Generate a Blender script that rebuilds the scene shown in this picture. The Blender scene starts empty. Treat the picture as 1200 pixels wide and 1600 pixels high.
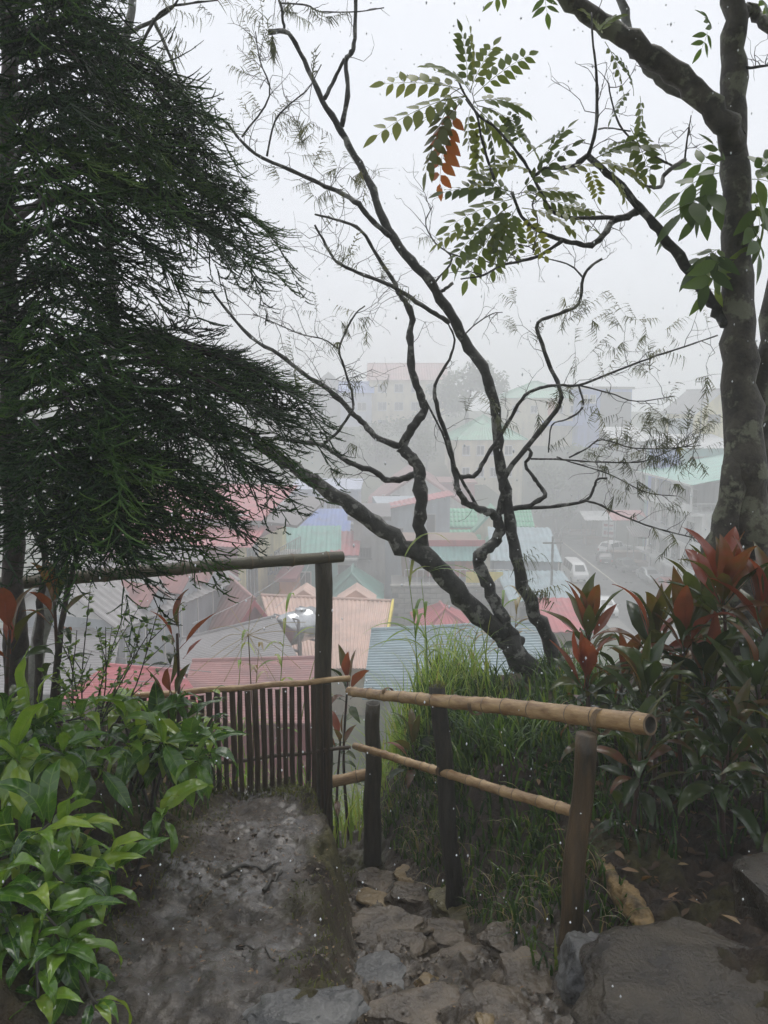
import bpy, bmesh, math, random
import numpy as np
from mathutils import Vector, Matrix, noise as mnoise

random.seed(7)
rng = np.random.default_rng(7)
scene = bpy.context.scene
col = scene.collection

# ------------------------------------------------------------------ camera
PITCH = math.radians(8.0)
cam_data = bpy.data.cameras.new('camera')
cam_data.sensor_fit = 'HORIZONTAL'
cam_data.sensor_width = 36.0
cam_data.lens = 36.0
cam_data.clip_start = 0.05
cam_data.clip_end = 2000.0
cam = bpy.data.objects.new('camera', cam_data)
col.objects.link(cam)
cam.location = (0, 0, 0)
cam.rotation_euler = (math.pi / 2 - PITCH, 0, 0)
scene.camera = cam

# ------------------------------------------------------------------ sky, sun, exposure
world = bpy.data.worlds.new('World')
scene.world = world
world.use_nodes = True
wn, wl = world.node_tree.nodes, world.node_tree.links
wn.clear()
SUN_EL, SUN_AZ = math.radians(62), math.radians(20)
w_out = wn.new('ShaderNodeOutputWorld')
w_bg = wn.new('ShaderNodeBackground')
w_mix = wn.new('ShaderNodeMix'); w_mix.data_type = 'RGBA'
w_sky = wn.new('ShaderNodeTexSky'); w_sky.sky_type = 'NISHITA'
w_sky.sun_disc = False
w_sky.sun_elevation = SUN_EL
w_sky.sun_rotation = SUN_AZ
w_sky.air_density = 1.0; w_sky.dust_density = 6.0; w_sky.ozone_density = 0.5
w_mix.inputs['Factor'].default_value = 0.9          # rain cloud over the clear sky
wl.new(w_sky.outputs[0], w_mix.inputs['A'])
w_mix.inputs['B'].default_value = (8.3, 8.6, 9.2, 1)
wl.new(w_mix.outputs['Result'], w_bg.inputs['Color'])
w_bg.inputs['Strength'].default_value = 0.10
wl.new(w_bg.outputs[0], w_out.inputs['Surface'])

sun_data = bpy.data.lights.new('sun', 'SUN')
sun_data.energy = 1.5
sun_data.angle = math.radians(40)
sun_data.color = (1.0, 0.97, 0.93)
sun = bpy.data.objects.new('sun', sun_data)
col.objects.link(sun)
sun.rotation_euler = (math.pi / 2 - SUN_EL, 0, math.pi - SUN_AZ)

scene.view_settings.view_transform = 'Standard'
scene.view_settings.look = 'None'
scene.view_settings.exposure = 0.30
scene.view_settings.gamma = 1.0
scene.view_settings.use_curve_mapping = False
scene.render.engine = 'CYCLES'
cy = scene.cycles
cy.use_denoising = True
try:
    cy.denoiser = 'OPENIMAGEDENOISE'
    cy.denoising_input_passes = 'RGB_ALBEDO_NORMAL'
except Exception:
    pass
cy.max_bounces = 7
cy.diffuse_bounces = 3
cy.glossy_bounces = 3
cy.transmission_bounces = 4
cy.transparent_max_bounces = 8
cy.volume_bounces = 4
cy.sample_clamp_indirect = 6.0
cy.use_adaptive_sampling = True
cy.adaptive_threshold = 0.03

# ------------------------------------------------------------------ helpers
F = 1200.0
CP, SP = math.cos(PITCH), math.sin(PITCH)

def P(px, py, D):
    """World point seen at photo pixel (px, py) at ground distance D from the camera."""
    u, v = (px - 600.0) / F, (800.0 - py) / F
    y, z = CP + v * SP, v * CP - SP
    s = D / y
    return Vector((u * s, D, z * s))

def mpx(D):
    return D / F

_G = np.random.default_rng(3).random((256, 256))

def vnoise(x, y):
    x = np.asarray(x, float); y = np.asarray(y, float)
    xi, yi = np.floor(x).astype(int), np.floor(y).astype(int)
    fx, fy = x - xi, y - yi
    fx, fy = fx * fx * (3 - 2 * fx), fy * fy * (3 - 2 * fy)
    a = _G[xi % 256, yi % 256]; b = _G[(xi + 1) % 256, yi % 256]
    c = _G[xi % 256, (yi + 1) % 256]; d = _G[(xi + 1) % 256, (yi + 1) % 256]
    return (a * (1 - fx) + b * fx) * (1 - fy) + (c * (1 - fx) + d * fx) * fy - 0.5

def fbm(x, y, octv=4):
    t, a, f = 0, 1.0, 1.0
    for _ in range(octv):
        t = t + a * vnoise(x * f + 17.3 * f, y * f + 9.1); a *= 0.5; f *= 2.03
    return t

def sstep(a, b, x):
    t = np.clip((np.asarray(x, float) - a) / (b - a), 0, 1)
    return t * t * (3 - 2 * t)

class MB:
    """Collects shapes; build() links them as one mesh object."""
    def __init__(self):
        self.v, self.f, self.t = [], [], []
    def add(self, verts, faces, tint=None):
        o = len(self.v)
        self.v.extend([tuple(p) for p in verts])
        self.f.extend([tuple(i + o for i in f) for f in faces])
        if tint is not None:
            self.t.extend([tint] * len(verts) if np.isscalar(tint) else list(tint))
        return self
    def box(self, c, s, m=None):
        x, y, z = s[0] / 2, s[1] / 2, s[2] / 2
        vs = [Vector((c[0] + i * x, c[1] + j * y, c[2] + k * z)) for k in (-1, 1) for j in (-1, 1) for i in (-1, 1)]
        if m is not None:
            vs = [m @ p for p in vs]
        return self.add(vs, [(0, 2, 3, 1), (4, 5, 7, 6), (0, 1, 5, 4), (2, 6, 7, 3), (0, 4, 6, 2), (1, 3, 7, 5)])
    def prism(self, poly, ext):
        """poly: list of 3D points (planar), ext: extrusion vector."""
        n = len(poly); e = Vector(ext)
        vs = [Vector(p) for p in poly] + [Vector(p) + e for p in poly]
        fs = [tuple(range(n - 1, -1, -1)), tuple(range(n, 2 * n))]
        fs += [(i, (i + 1) % n, n + (i + 1) % n, n + i) for i in range(n)]
        return self.add(vs, fs)
    def tube(self, pts, rad, sides=8, rough=0.0, cap=True, tint=None, seed=0.0):
        pts = [Vector(p) for p in pts]
        n = len(pts)
        if np.isscalar(rad):
            rad = [rad] * n
        tan = [(pts[min(i + 1, n - 1)] - pts[max(i - 1, 0)]).normalized() for i in range(n)]
        up = Vector((0, 0, 1)) if abs(tan[0].z) < 0.9 else Vector((1, 0, 0))
        a = tan[0].cross(up).normalized()
        vs = []
        for i in range(n):
            a = (a - tan[i] * a.dot(tan[i]))
            a = a.normalized() if a.length > 1e-6 else tan[i].orthogonal().normalized()
            b = tan[i].cross(a)
            for k in range(sides):
                th = 2 * math.pi * k / sides
                d = a * math.cos(th) + b * math.sin(th)
                r = rad[i]
                if rough:
                    q = pts[i] + d * r
                    r *= 1 + rough * mnoise.noise(Vector((q.x * 9 + seed, q.y * 9, q.z * 6))) + rough * 0.6 * mnoise.noise(Vector((q.x * 26 + seed, q.y * 26, q.z * 18)))
                vs.append(pts[i] + d * r)
        fs = [(i * sides + k, i * sides + (k + 1) % sides, (i + 1) * sides + (k + 1) % sides, (i + 1) * sides + k)
              for i in range(n - 1) for k in range(sides)]
        if cap:
            fs.append(tuple(range(sides - 1, -1, -1)))
            fs.append(tuple((n - 1) * sides + k for k in range(sides)))
        return self.add(vs, fs, tint)
    def build(self, name, mat, parent=None, smooth=False):
        me = bpy.data.meshes.new(name)
        me.from_pydata(self.v, [], self.f)
        if self.t and len(self.t) == len(self.v):
            at = me.attributes.new('tint', 'FLOAT', 'POINT')
            at.data.foreach_set('value', np.array(self.t, dtype=np.float32))
        if smooth:
            me.polygons.foreach_set('use_smooth', [True] * len(me.polygons))
        me.update()
        return link(name, me, mat, parent)

def link(name, me, mat, parent=None):
    o = bpy.data.objects.new(name, me)
    if mat is not None and len(me.materials) == 0:
        me.materials.append(mat)
    col.objects.link(o)
    if parent is not None:
        o.parent = parent
    return o

def mesh_np(name, V, Fc, mat, parent=None, tint=None, smooth=True):
    """One mesh object from numpy arrays (Fc: n x 3 or n x 4)."""
    me = bpy.data.meshes.new(name)
    V = np.asarray(V, np.float32); Fc = np.asarray(Fc, np.int32)
    k = Fc.shape[1]
    me.vertices.add(len(V)); me.vertices.foreach_set('co', V.ravel())
    me.loops.add(Fc.size); me.loops.foreach_set('vertex_index', Fc.ravel())
    me.polygons.add(len(Fc))
    me.polygons.foreach_set('loop_start', np.arange(0, Fc.size, k, dtype=np.int32))
    me.polygons.foreach_set('loop_total', np.full(len(Fc), k, dtype=np.int32))
    me.polygons.foreach_set('use_smooth', np.full(len(Fc), smooth))
    if tint is not None:
        at = me.attributes.new('tint', 'FLOAT', 'POINT')
        at.data.foreach_set('value', np.asarray(tint, np.float32))
    me.update(); me.validate()
    return link(name, me, mat, parent)

def tag(o, label=None, cat=None, group=None, kind=None):
    if label: o['label'] = label
    if cat: o['category'] = cat
    if group: o['group'] = group
    if kind: o['kind'] = kind
    return o

def empty(name, loc, rz=0.0, label=None, cat=None, group=None):
    o = bpy.data.objects.new(name, None)
    o.empty_display_size = 0.2
    o.location = loc; o.rotation_euler = (0, 0, rz)
    col.objects.link(o)
    return tag(o, label, cat, group)

def crom(pts, sub=5):
    """Catmull-Rom through pts."""
    pts = [Vector(p) for p in pts]
    if len(pts) < 3:
        return [pts[0].lerp(pts[-1], i / sub) for i in range(sub + 1)]
    q = [pts[0] * 2 - pts[1]] + pts + [pts[-1] * 2 - pts[-2]]
    out = []
    for i in range(1, len(q) - 2):
        a, b, c, d = q[i - 1], q[i], q[i + 1], q[i + 2]
        for s in range(sub):
            t = s / sub
            out.append(0.5 * ((2 * b) + (c - a) * t + (2 * a - 5 * b + 4 * c - d) * t * t + (3 * b - a - 3 * c + d) * t ** 3))
    out.append(pts[-1])
    return out

def basis(x_dir, up):
    """Matrix whose X axis is x_dir and whose Z is close to up."""
    x = Vector(x_dir).normalized(); u = Vector(up)
    y = u.cross(x)
    if y.length < 1e-4:
        y = x.orthogonal()
    y.normalize(); z = x.cross(y)
    return Matrix((x, y, z)).transposed()

# ------------------------------------------------------------------ materials
def nodes_of(m):
    m.use_nodes = True
    nt = m.node_tree
    b = nt.nodes.get('Principled BSDF')
    return nt, nt.nodes, nt.links, b

def mat(name, c1, c2=None, rough=0.6, scale=4.0, bump=0.0, bscale=None, metallic=0.0, spec=0.5, stretch=None, detail=5.0, rough2=None, contrast=(0.35, 0.65)):
    m = bpy.data.materials.new(name)
    nt, n, l, b = nodes_of(m)
    if c2 is None:
        c2 = tuple(min(1, c * 0.72) for c in c1)
    tc = n.new('ShaderNodeTexCoord'); mp = n.new('ShaderNodeMapping')
    l.new(tc.outputs['Object'], mp.inputs['Vector'])
    if stretch: mp.inputs['Scale'].default_value = stretch
    nz = n.new('ShaderNodeTexNoise'); nz.inputs['Scale'].default_value = scale; nz.inputs['Detail'].default_value = detail
    nz.inputs['Roughness'].default_value = 0.62
    l.new(mp.outputs[0], nz.inputs['Vector'])
    rp = n.new('ShaderNodeValToRGB')
    rp.color_ramp.elements[0].position = contrast[0]; rp.color_ramp.elements[0].color = (*c1, 1)
    rp.color_ramp.elements[1].position = contrast[1]; rp.color_ramp.elements[1].color = (*c2, 1)
    l.new(nz.outputs['Fac'], rp.inputs['Fac'])
    l.new(rp.outputs[0], b.inputs['Base Color'])
    b.inputs['Metallic'].default_value = metallic
    b.inputs['Specular IOR Level'].default_value = spec
    if rough2 is None:
        b.inputs['Roughness'].default_value = rough
    else:
        mr = n.new('ShaderNodeMapRange')
        mr.inputs['From Min'].default_value = 0.3; mr.inputs['From Max'].default_value = 0.7
        mr.inputs['To Min'].default_value = rough; mr.inputs['To Max'].default_value = rough2
        l.new(nz.outputs['Fac'], mr.inputs['Value']); l.new(mr.outputs[0], b.inputs['Roughness'])
    if bump:
        n2 = n.new('ShaderNodeTexNoise'); n2.inputs['Scale'].default_value = bscale or scale * 4; n2.inputs['Detail'].default_value = 6
        l.new(mp.outputs[0], n2.inputs['Vector'])
        bp = n.new('ShaderNodeBump'); bp.inputs['Strength'].default_value = bump; bp.inputs['Distance'].default_value = 0.02
        l.new(n2.outputs['Fac'], bp.inputs['Height']); l.new(bp.outputs[0], b.inputs['Normal'])
    return m

def leaf_mat(name, stops, rough=0.3, transl=0.35, random_from='object', grain=18.0, spec=0.5, tboost=1.6, veins=0.0, spots=0.0):
    """Leaf: colour picked along `stops` by a per-leaf random value, thin and part translucent."""
    m = bpy.data.materials.new(name)
    nt, n, l, b = nodes_of(m)
    out = n.get('Material Output')
    if random_from == 'object':
        src = n.new('ShaderNodeObjectInfo').outputs['Random']
    else:
        a = n.new('ShaderNodeAttribute'); a.attribute_name = 'tint'; src = a.outputs['Fac']
    tc = n.new('ShaderNodeTexCoord')
    nz = n.new('ShaderNodeTexNoise'); nz.inputs['Scale'].default_value = grain; nz.inputs['Detail'].default_value = 3
    l.new(tc.outputs['Object'], nz.inputs['Vector'])
    ad = n.new('ShaderNodeMath'); ad.operation = 'MULTIPLY_ADD'
    l.new(nz.outputs['Fac'], ad.inputs[0]); ad.inputs[1].default_value = 0.5; ad.inputs[2].default_value = -0.25
    sm = n.new('ShaderNodeMath'); sm.operation = 'ADD'; sm.use_clamp = True
    l.new(src, sm.inputs[0]); l.new(ad.outputs[0], sm.inputs[1])
    rp = n.new('ShaderNodeValToRGB'); cr = rp.color_ramp
    while len(cr.elements) < len(stops): cr.elements.new(0.5)
    for e, (p, c) in zip(cr.elements, stops):
        e.position = p; e.color = (*c, 1)
    l.new(sm.outputs[0], rp.inputs['Fac'])
    colr = rp.outputs[0]
    def mixin(fac, c):
        x = n.new('ShaderNodeMix'); x.data_type = 'RGBA'
        l.new(fac, x.inputs['Factor']); l.new(colr, x.inputs['A']); x.inputs['B'].default_value = (*c, 1)
        return x.outputs['Result']
    def mth(op, a, bb, clamp=False):
        q = n.new('ShaderNodeMath'); q.operation = op; q.use_clamp = clamp
        for i_, v_ in enumerate((a, bb)):
            if isinstance(v_, (int, float)): q.inputs[i_].default_value = v_
            else: l.new(v_, q.inputs[i_])
        return q.outputs[0]
    if veins:      # pale midrib and side veins, drawn in the leaf's own frame (x along, y across)
        sp_ = n.new('ShaderNodeSeparateXYZ'); l.new(tc.outputs['Object'], sp_.inputs[0])
        ay = mth('ABSOLUTE', sp_.outputs['Y'], 0)
        rib = mth('SUBTRACT', 1.0, mth('DIVIDE', ay, 0.012), True)
        sv = mth('SINE', mth('MULTIPLY', mth('SUBTRACT', sp_.outputs['X'], mth('MULTIPLY', ay, 0.7)), veins * 6.2832), 0)
        sv = mth('MULTIPLY', mth('SUBTRACT', sv, 0.86, True), 3.0, True)
        colr = mixin(mth('MULTIPLY', mth('MAXIMUM', rib, sv), 0.5), tuple(min(1, x * 1.25 + .02) for x in stops[-2][1]))
    if spots:      # brown blemishes and dried edges
        z2 = n.new('ShaderNodeTexNoise'); z2.inputs['Scale'].default_value = 7.0; z2.inputs['Detail'].default_value = 6; z2.inputs['Roughness'].default_value = .7
        oi = n.new('ShaderNodeObjectInfo'); va = n.new('ShaderNodeVectorMath'); va.operation = 'ADD'
        l.new(tc.outputs['Object'], va.inputs[0]); l.new(oi.outputs['Location'], va.inputs[1]); l.new(va.outputs[0], z2.inputs['Vector'])
        colr = mixin(mth('MULTIPLY', mth('SUBTRACT', z2.outputs['Fac'], 1 - spots), 9.0, True), (0.13, 0.075, 0.03))
    l.new(colr, b.inputs['Base Color'])
    b.inputs['Roughness'].default_value = rough
    b.inputs['Specular IOR Level'].default_value = spec
    tr = n.new('ShaderNodeBsdfTranslucent')
    br = n.new('ShaderNodeMix'); br.data_type = 'RGBA'; br.blend_type = 'MULTIPLY'; br.inputs['Factor'].default_value = 1.0
    l.new(colr, br.inputs['A']); br.inputs['B'].default_value = (tboost * 1.1, tboost, tboost * 0.5, 1)
    l.new(br.outputs['Result'], tr.inputs['Color'])
    mx = n.new('ShaderNodeMixShader'); mx.inputs[0].default_value = transl
    l.new(b.outputs[0], mx.inputs[1]); l.new(tr.outputs[0], mx.inputs[2])
    l.new(mx.outputs[0], out.inputs['Surface'])
    return m

def bark_mat(name, dark, mid, lichen, lich=0.62, scale=14.0):
    m = bpy.data.materials.new(name)
    nt, n, l, b = nodes_of(m)
    tc = n.new('ShaderNodeTexCoord')
    nz = n.new('ShaderNodeTexNoise'); nz.inputs['Scale'].default_value = scale; nz.inputs['Detail'].default_value = 8; nz.inputs['Roughness'].default_value = 0.7
    l.new(tc.outputs['Object'], nz.inputs['Vector'])
    rp = n.new('ShaderNodeValToRGB')
    rp.color_ramp.elements[0].position = 0.38; rp.color_ramp.elements[0].color = (*dark, 1)
    rp.color_ramp.elements[1].position = 0.62; rp.color_ramp.elements[1].color = (*mid, 1)
    l.new(nz.outputs['Fac'], rp.inputs['Fac'])
    n2 = n.new('ShaderNodeTexNoise'); n2.inputs['Scale'].default_value = scale * 0.55; n2.inputs['Detail'].default_value = 6; n2.inputs['Roughness'].default_value = 0.66
    l.new(tc.outputs['Object'], n2.inputs['Vector'])
    r2 = n.new('ShaderNodeValToRGB')
    r2.color_ramp.elements[0].position = lich; r2.color_ramp.elements[0].color = (0, 0, 0, 1)
    r2.color_ramp.elements[1].position = lich + 0.06; r2.color_ramp.elements[1].color = (1, 1, 1, 1)
    l.new(n2.outputs['Fac'], r2.inputs['Fac'])
    mx = n.new('ShaderNodeMix'); mx.data_type = 'RGBA'
    l.new(r2.outputs[0], mx.inputs['Factor']); l.new(rp.outputs[0], mx.inputs['A']); mx.inputs['B'].default_value = (*lichen, 1)
    l.new(mx.outputs['Result'], b.inputs['Base Color'])
    b.inputs['Roughness'].default_value = 0.62
    n3 = n.new('ShaderNodeTexNoise'); n3.inputs['Scale'].default_value = scale * 4; n3.inputs['Detail'].default_value = 8
    l.new(tc.outputs['Object'], n3.inputs['Vector'])
    bp = n.new('ShaderNodeBump'); bp.inputs['Strength'].default_value = 0.7; bp.inputs['Distance'].default_value = 0.012
    l.new(n3.outputs['Fac'], bp.inputs['Height']); l.new(bp.outputs[0], b.inputs['Normal'])
    return m

M = {}
M['bark_dark'] = bark_mat('bark_dark', (0.012, 0.013, 0.011), (0.045, 0.045, 0.038), (0.21, 0.21, 0.19), 0.545)
M['bark_big'] = bark_mat('bark_big', (0.025, 0.022, 0.016), (0.085, 0.075, 0.055), (0.17, 0.175, 0.12), 0.535, 9.0)
M['bark_pale'] = bark_mat('bark_pale', (0.10, 0.10, 0.09), (0.22, 0.22, 0.20), (0.32, 0.32, 0.30), 0.6, 10)
M['bark_con'] = bark_mat('bark_con', (0.014, 0.011, 0.008), (0.05, 0.04, 0.03), (0.07, 0.08, 0.05), 0.6, 20)
M['twig'] = mat('twig', (0.03, 0.027, 0.022), (0.075, 0.07, 0.06), 0.6, 20)
M['needle'] = leaf_mat('needle', [(0.0, (0.010, 0.022, 0.012)), (0.35, (0.022, 0.055, 0.022)), (0.65, (0.06, 0.135, 0.036)), (1.0, (0.16, 0.26, 0.06))], 0.5, 0.25, 'attr', 4, 0.15)
M['feather'] = leaf_mat('feather', [(0.0, (0.05, 0.06, 0.035)), (0.6, (0.09, 0.11, 0.055)), (1.0, (0.16, 0.16, 0.09))], 0.5, 0.35, 'attr', 8)
M['pinnate'] = leaf_mat('pinnate', [(0.0, (0.065, 0.10, 0.03)), (0.5, (0.11, 0.16, 0.035)), (1.0, (0.19, 0.22, 0.045))], 0.35, 0.45, 'object', 10)
M['pinnate_red'] = leaf_mat('pinnate_red', [(0.0, (0.10, 0.13, 0.035)), (0.45, (0.14, 0.13, 0.035)), (0.6, (0.28, 0.10, 0.03)), (1.0, (0.34, 0.08, 0.03))], 0.35, 0.4, 'object', 22)
M['broad'] = leaf_mat('broad', [(0.0, (0.05, 0.095, 0.025)), (0.6, (0.09, 0.16, 0.035)), (1.0, (0.17, 0.24, 0.05))], 0.35, 0.45, 'object', 10)
M['coffee'] = leaf_mat('coffee', [(0.0, (0.024, 0.072, 0.015)), (0.4, (0.068, 0.165, 0.022)), (0.75, (0.17, 0.30, 0.04)), (1.0, (0.28, 0.38, 0.055))], 0.15, 0.32, 'object', 5, 0.7, veins=9.0, spots=0.36)
M['cord_red'] = leaf_mat('cord_red', [(0.0, (0.055, 0.085, 0.025)), (0.4, (0.10, 0.09, 0.032)), (0.68, (0.18, 0.065, 0.04)), (1.0, (0.26, 0.075, 0.055))], 0.22, 0.34, 'object', 5, 0.6, spots=0.35)
M['cord_green'] = leaf_mat('cord_green', [(0.0, (0.028, 0.045, 0.02)), (0.5, (0.05, 0.085, 0.03)), (0.8, (0.085, 0.11, 0.035)), (1.0, (0.15, 0.065, 0.04))], 0.22, 0.32, 'object', 5, 0.6, spots=0.36)
M['cord_stem'] = mat('cord_stem', (0.10, 0.05, 0.045), (0.05, 0.045, 0.03), 0.5, 20)
M['smallleaf'] = leaf_mat('smallleaf', [(0.0, (0.05, 0.11, 0.022)), (0.6, (0.12, 0.22, 0.03)), (1.0, (0.22, 0.32, 0.05))], 0.35, 0.4, 'attr', 10)
M['grass'] = leaf_mat('grass', [(0.0, (0.020, 0.052, 0.018)), (0.5, (0.052, 0.112, 0.028)), (0.85, (0.13, 0.21, 0.05)), (1.0, (0.30, 0.26, 0.13))], 0.24, 0.38, 'attr', 6)
M['reed'] = leaf_mat('reed', [(0.0, (0.11, 0.20, 0.04)), (0.6, (0.22, 0.35, 0.07)), (1.0, (0.34, 0.35, 0.14))], 0.4, 0.4, 'attr', 6)
M['straw'] = leaf_mat('straw', [(0.0, (0.16, 0.12, 0.07)), (0.6, (0.30, 0.25, 0.15)), (1.0, (0.45, 0.40, 0.28))], 0.6, 0.3, 'attr', 6)
M['moss'] = leaf_mat('moss', [(0.0, (0.06, 0.07, 0.02)), (0.6, (0.11, 0.13, 0.03)), (1.0, (0.19, 0.20, 0.06))], 0.7, 0.3, 'attr', 6)
M['litter'] = leaf_mat('litter', [(0.0, (0.05, 0.03, 0.018)), (0.5, (0.12, 0.07, 0.035)), (0.85, (0.22, 0.13, 0.06)), (1.0, (0.32, 0.24, 0.13))], 0.45, 0.15, 'attr', 6)
M['rock'] = mat('rock', (0.045, 0.046, 0.047), (0.17, 0.168, 0.16), 0.18, 6, 1.0, 24, rough2=0.55, detail=9)
M['rock_brown'] = mat('rock_brown', (0.018, 0.014, 0.010), (0.070, 0.056, 0.038), 0.14, 7, 0.55, 70, rough2=0.6, detail=11)
M['rock_mud'] = mat('rock_mud', (0.055, 0.042, 0.030), (0.185, 0.148, 0.108), 0.12, 7, 1.0, 30, rough2=0.5, detail=9)
M['rock_tan'] = mat('rock_tan', (0.16, 0.115, 0.055), (0.28, 0.20, 0.10), 0.35, 9, 0.6, 30)
M['rock_moss'] = mat('rock_moss', (0.065, 0.055, 0.028), (0.18, 0.155, 0.06), 0.4, 8, 1.0, 30, detail=9)
M['bamboo'] = mat('bamboo', (0.50, 0.34, 0.17), (0.20, 0.11, 0.05), 0.25, 3.0, 0.2, 40, stretch=(2.5, 9, 9), contrast=(0.36, 0.70))
M['bamboo_node'] = mat('bamboo_node', (0.10, 0.065, 0.035), (0.22, 0.15, 0.08), 0.5, 20)
M['bamboo_in'] = mat('bamboo_in', (0.05, 0.045, 0.035), (0.12, 0.11, 0.09), 0.7, 20)
M['bamboo_old'] = mat('bamboo_old', (0.12, 0.105, 0.06), (0.055, 0.05, 0.035), 0.45, 3.0, 0.3, 30, stretch=(1.5, 12, 12))
M['post_wood'] = mat('post_wood', (0.075, 0.062, 0.038), (0.035, 0.03, 0.02), 0.55, 4.0, 0.5, 26, stretch=(8, 8, 1.5))
M['post_dark'] = mat('post_dark', (0.022, 0.02, 0.016), (0.05, 0.045, 0.033), 0.5, 5.0, 0.6, 26, stretch=(8, 8, 1.2))
M['post_brown'] = mat('post_brown', (0.11, 0.072, 0.036), (0.035, 0.03, 0.02), 0.42, 3.5, 0.35, 26, stretch=(7, 7, 1.0))
M['slat'] = mat('slat', (0.10, 0.068, 0.042), (0.05, 0.036, 0.024), 0.5, 4.0, 0.4, 30, stretch=(10, 10, 1.2))
M['log'] = mat('log', (0.27, 0.18, 0.075), (0.07, 0.05, 0.025), 0.6, 14, 1.0, 40, detail=9, contrast=(0.42, 0.62))
# ------------------------------------------------------------------ ground of the near slope
def interp(y, ys, vs):
    return np.interp(y, ys, vs)

def trench(y):
    xl = interp(y, [-2, 1.2, 2.0, 2.8, 3.5, 4.5, 5.3, 6.2], [-0.10, -0.07, -0.07, -0.11, -0.15, -0.33, -0.80, -1.9])
    xr = interp(y, [-2, 1.2, 2.0, 3.0, 3.6, 4.5, 5.3, 6.2], [0.72, 0.72, 0.64, 0.50, 0.34, 0.06, -0.28, -1.2])
    return xl, xr

def near_parts(x, y):
    x = np.asarray(x, float); y = np.asarray(y, float)
    x = x + 0.05 * fbm(x * 3 + 5, y * 3, 3)
    mound = interp(y, [-4, 0, 1.6, 1.95, 4.7, 5.4, 7, 10, 14, 20], [-1.55, -1.58, -1.62, -1.66, -2.42, -3.1, -4.4, -6.3, -8.2, -10.8])
    # low muddy steps on the upper path
    mound = mound + 0.05 * sstep(0.35, 0.65, (y * 1.35 + 0.2 * fbm(x * 2, y * 2, 2)) % 1.0) * (y < 4.8) - 0.025
    leftb = sstep(-0.78, -1.75, x + 0.18 * fbm(x * 1.5, y * 1.5, 3)) * 0.42 * sstep(6.5, 4.0, y)
    mound = mound + leftb
    bank = interp(y, [-4, 0, 2.2, 2.6, 3.3, 5.0, 6.4, 7.5, 10, 14, 20], [-1.55, -1.6, -1.74, -1.86, -1.93, -2.12, -2.32, -3.1, -5.2, -7.9, -10.8])
    bank = bank + 0.12 * sstep(1.0, 3.0, x) * sstep(1.5, 3.5, y)
    bank = bank - 1.6 * sstep(0.55, -0.5, x) * sstep(4.7, 5.9, y)
    floor = interp(y, [-4, 0, 1.95, 4.0, 5.0, 5.6, 7, 14, 20], [-1.70, -1.74, -1.88, -2.84, -3.12, -3.30, -4.2, -8.4, -11])
    floor = floor + 0.05 * sstep(0.3, 0.7, (y * 1.6 + 0.3 * fbm(x * 1.5, y * 2, 2) + 0.1 * x) % 1.0) - 0.02
    xl, xr = trench(y)
    right = sstep(xr - 0.10, xr + 0.52 + 0.1 * sstep(4.0, 5.0, y), x)
    left = 1 - sstep(xl - 0.14, xl + 0.04, x)
    h = floor * (1 - right) + bank * right
    h = h * (1 - left) + mound * left
    wash = 1 - sstep(4.9, 6.5, y) * (1 - left) * 0
    trench_m = (1 - right) * (1 - left)
    path_m = left * sstep(-0.98, -0.82, x + 0.12 * fbm(x * 4, y * 4, 3)) * sstep(4.75, 4.5, y)
    edge_m = left * sstep(xl - 0.28, xl - 0.12, x + 0.1 * fbm(x * 6, y * 6, 2)) 
    return h, trench_m, path_m * (1 - edge_m), edge_m, right

def near_h(x, y):
    h, tm, pm, em, r = near_parts(x, y)
    x = np.asarray(x, float); y = np.asarray(y, float)
    rough = 0.05 + 0.06 * (1 - pm) * (1 - tm)
    h = h + rough * fbm(x * 2.2, y * 2.2, 3) + (0.034 + 0.04 * (1 - pm)) * fbm(x * 9 + 3, y * 9, 5)
    h = h + (0.016 + 0.02 * (1 - pm)) * fbm(x * 31 + 3, y * 31, 3) - 0.03 * pm * np.abs(fbm(x * 5 + 9, y * 7, 3))
    h = h + tm * 0.09 * np.abs(fbm(x * 6, y * 6, 3))
    return h

def nz_at(x, y):
    return float(near_h(np.array([x]), np.array([y]))[0])

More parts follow.
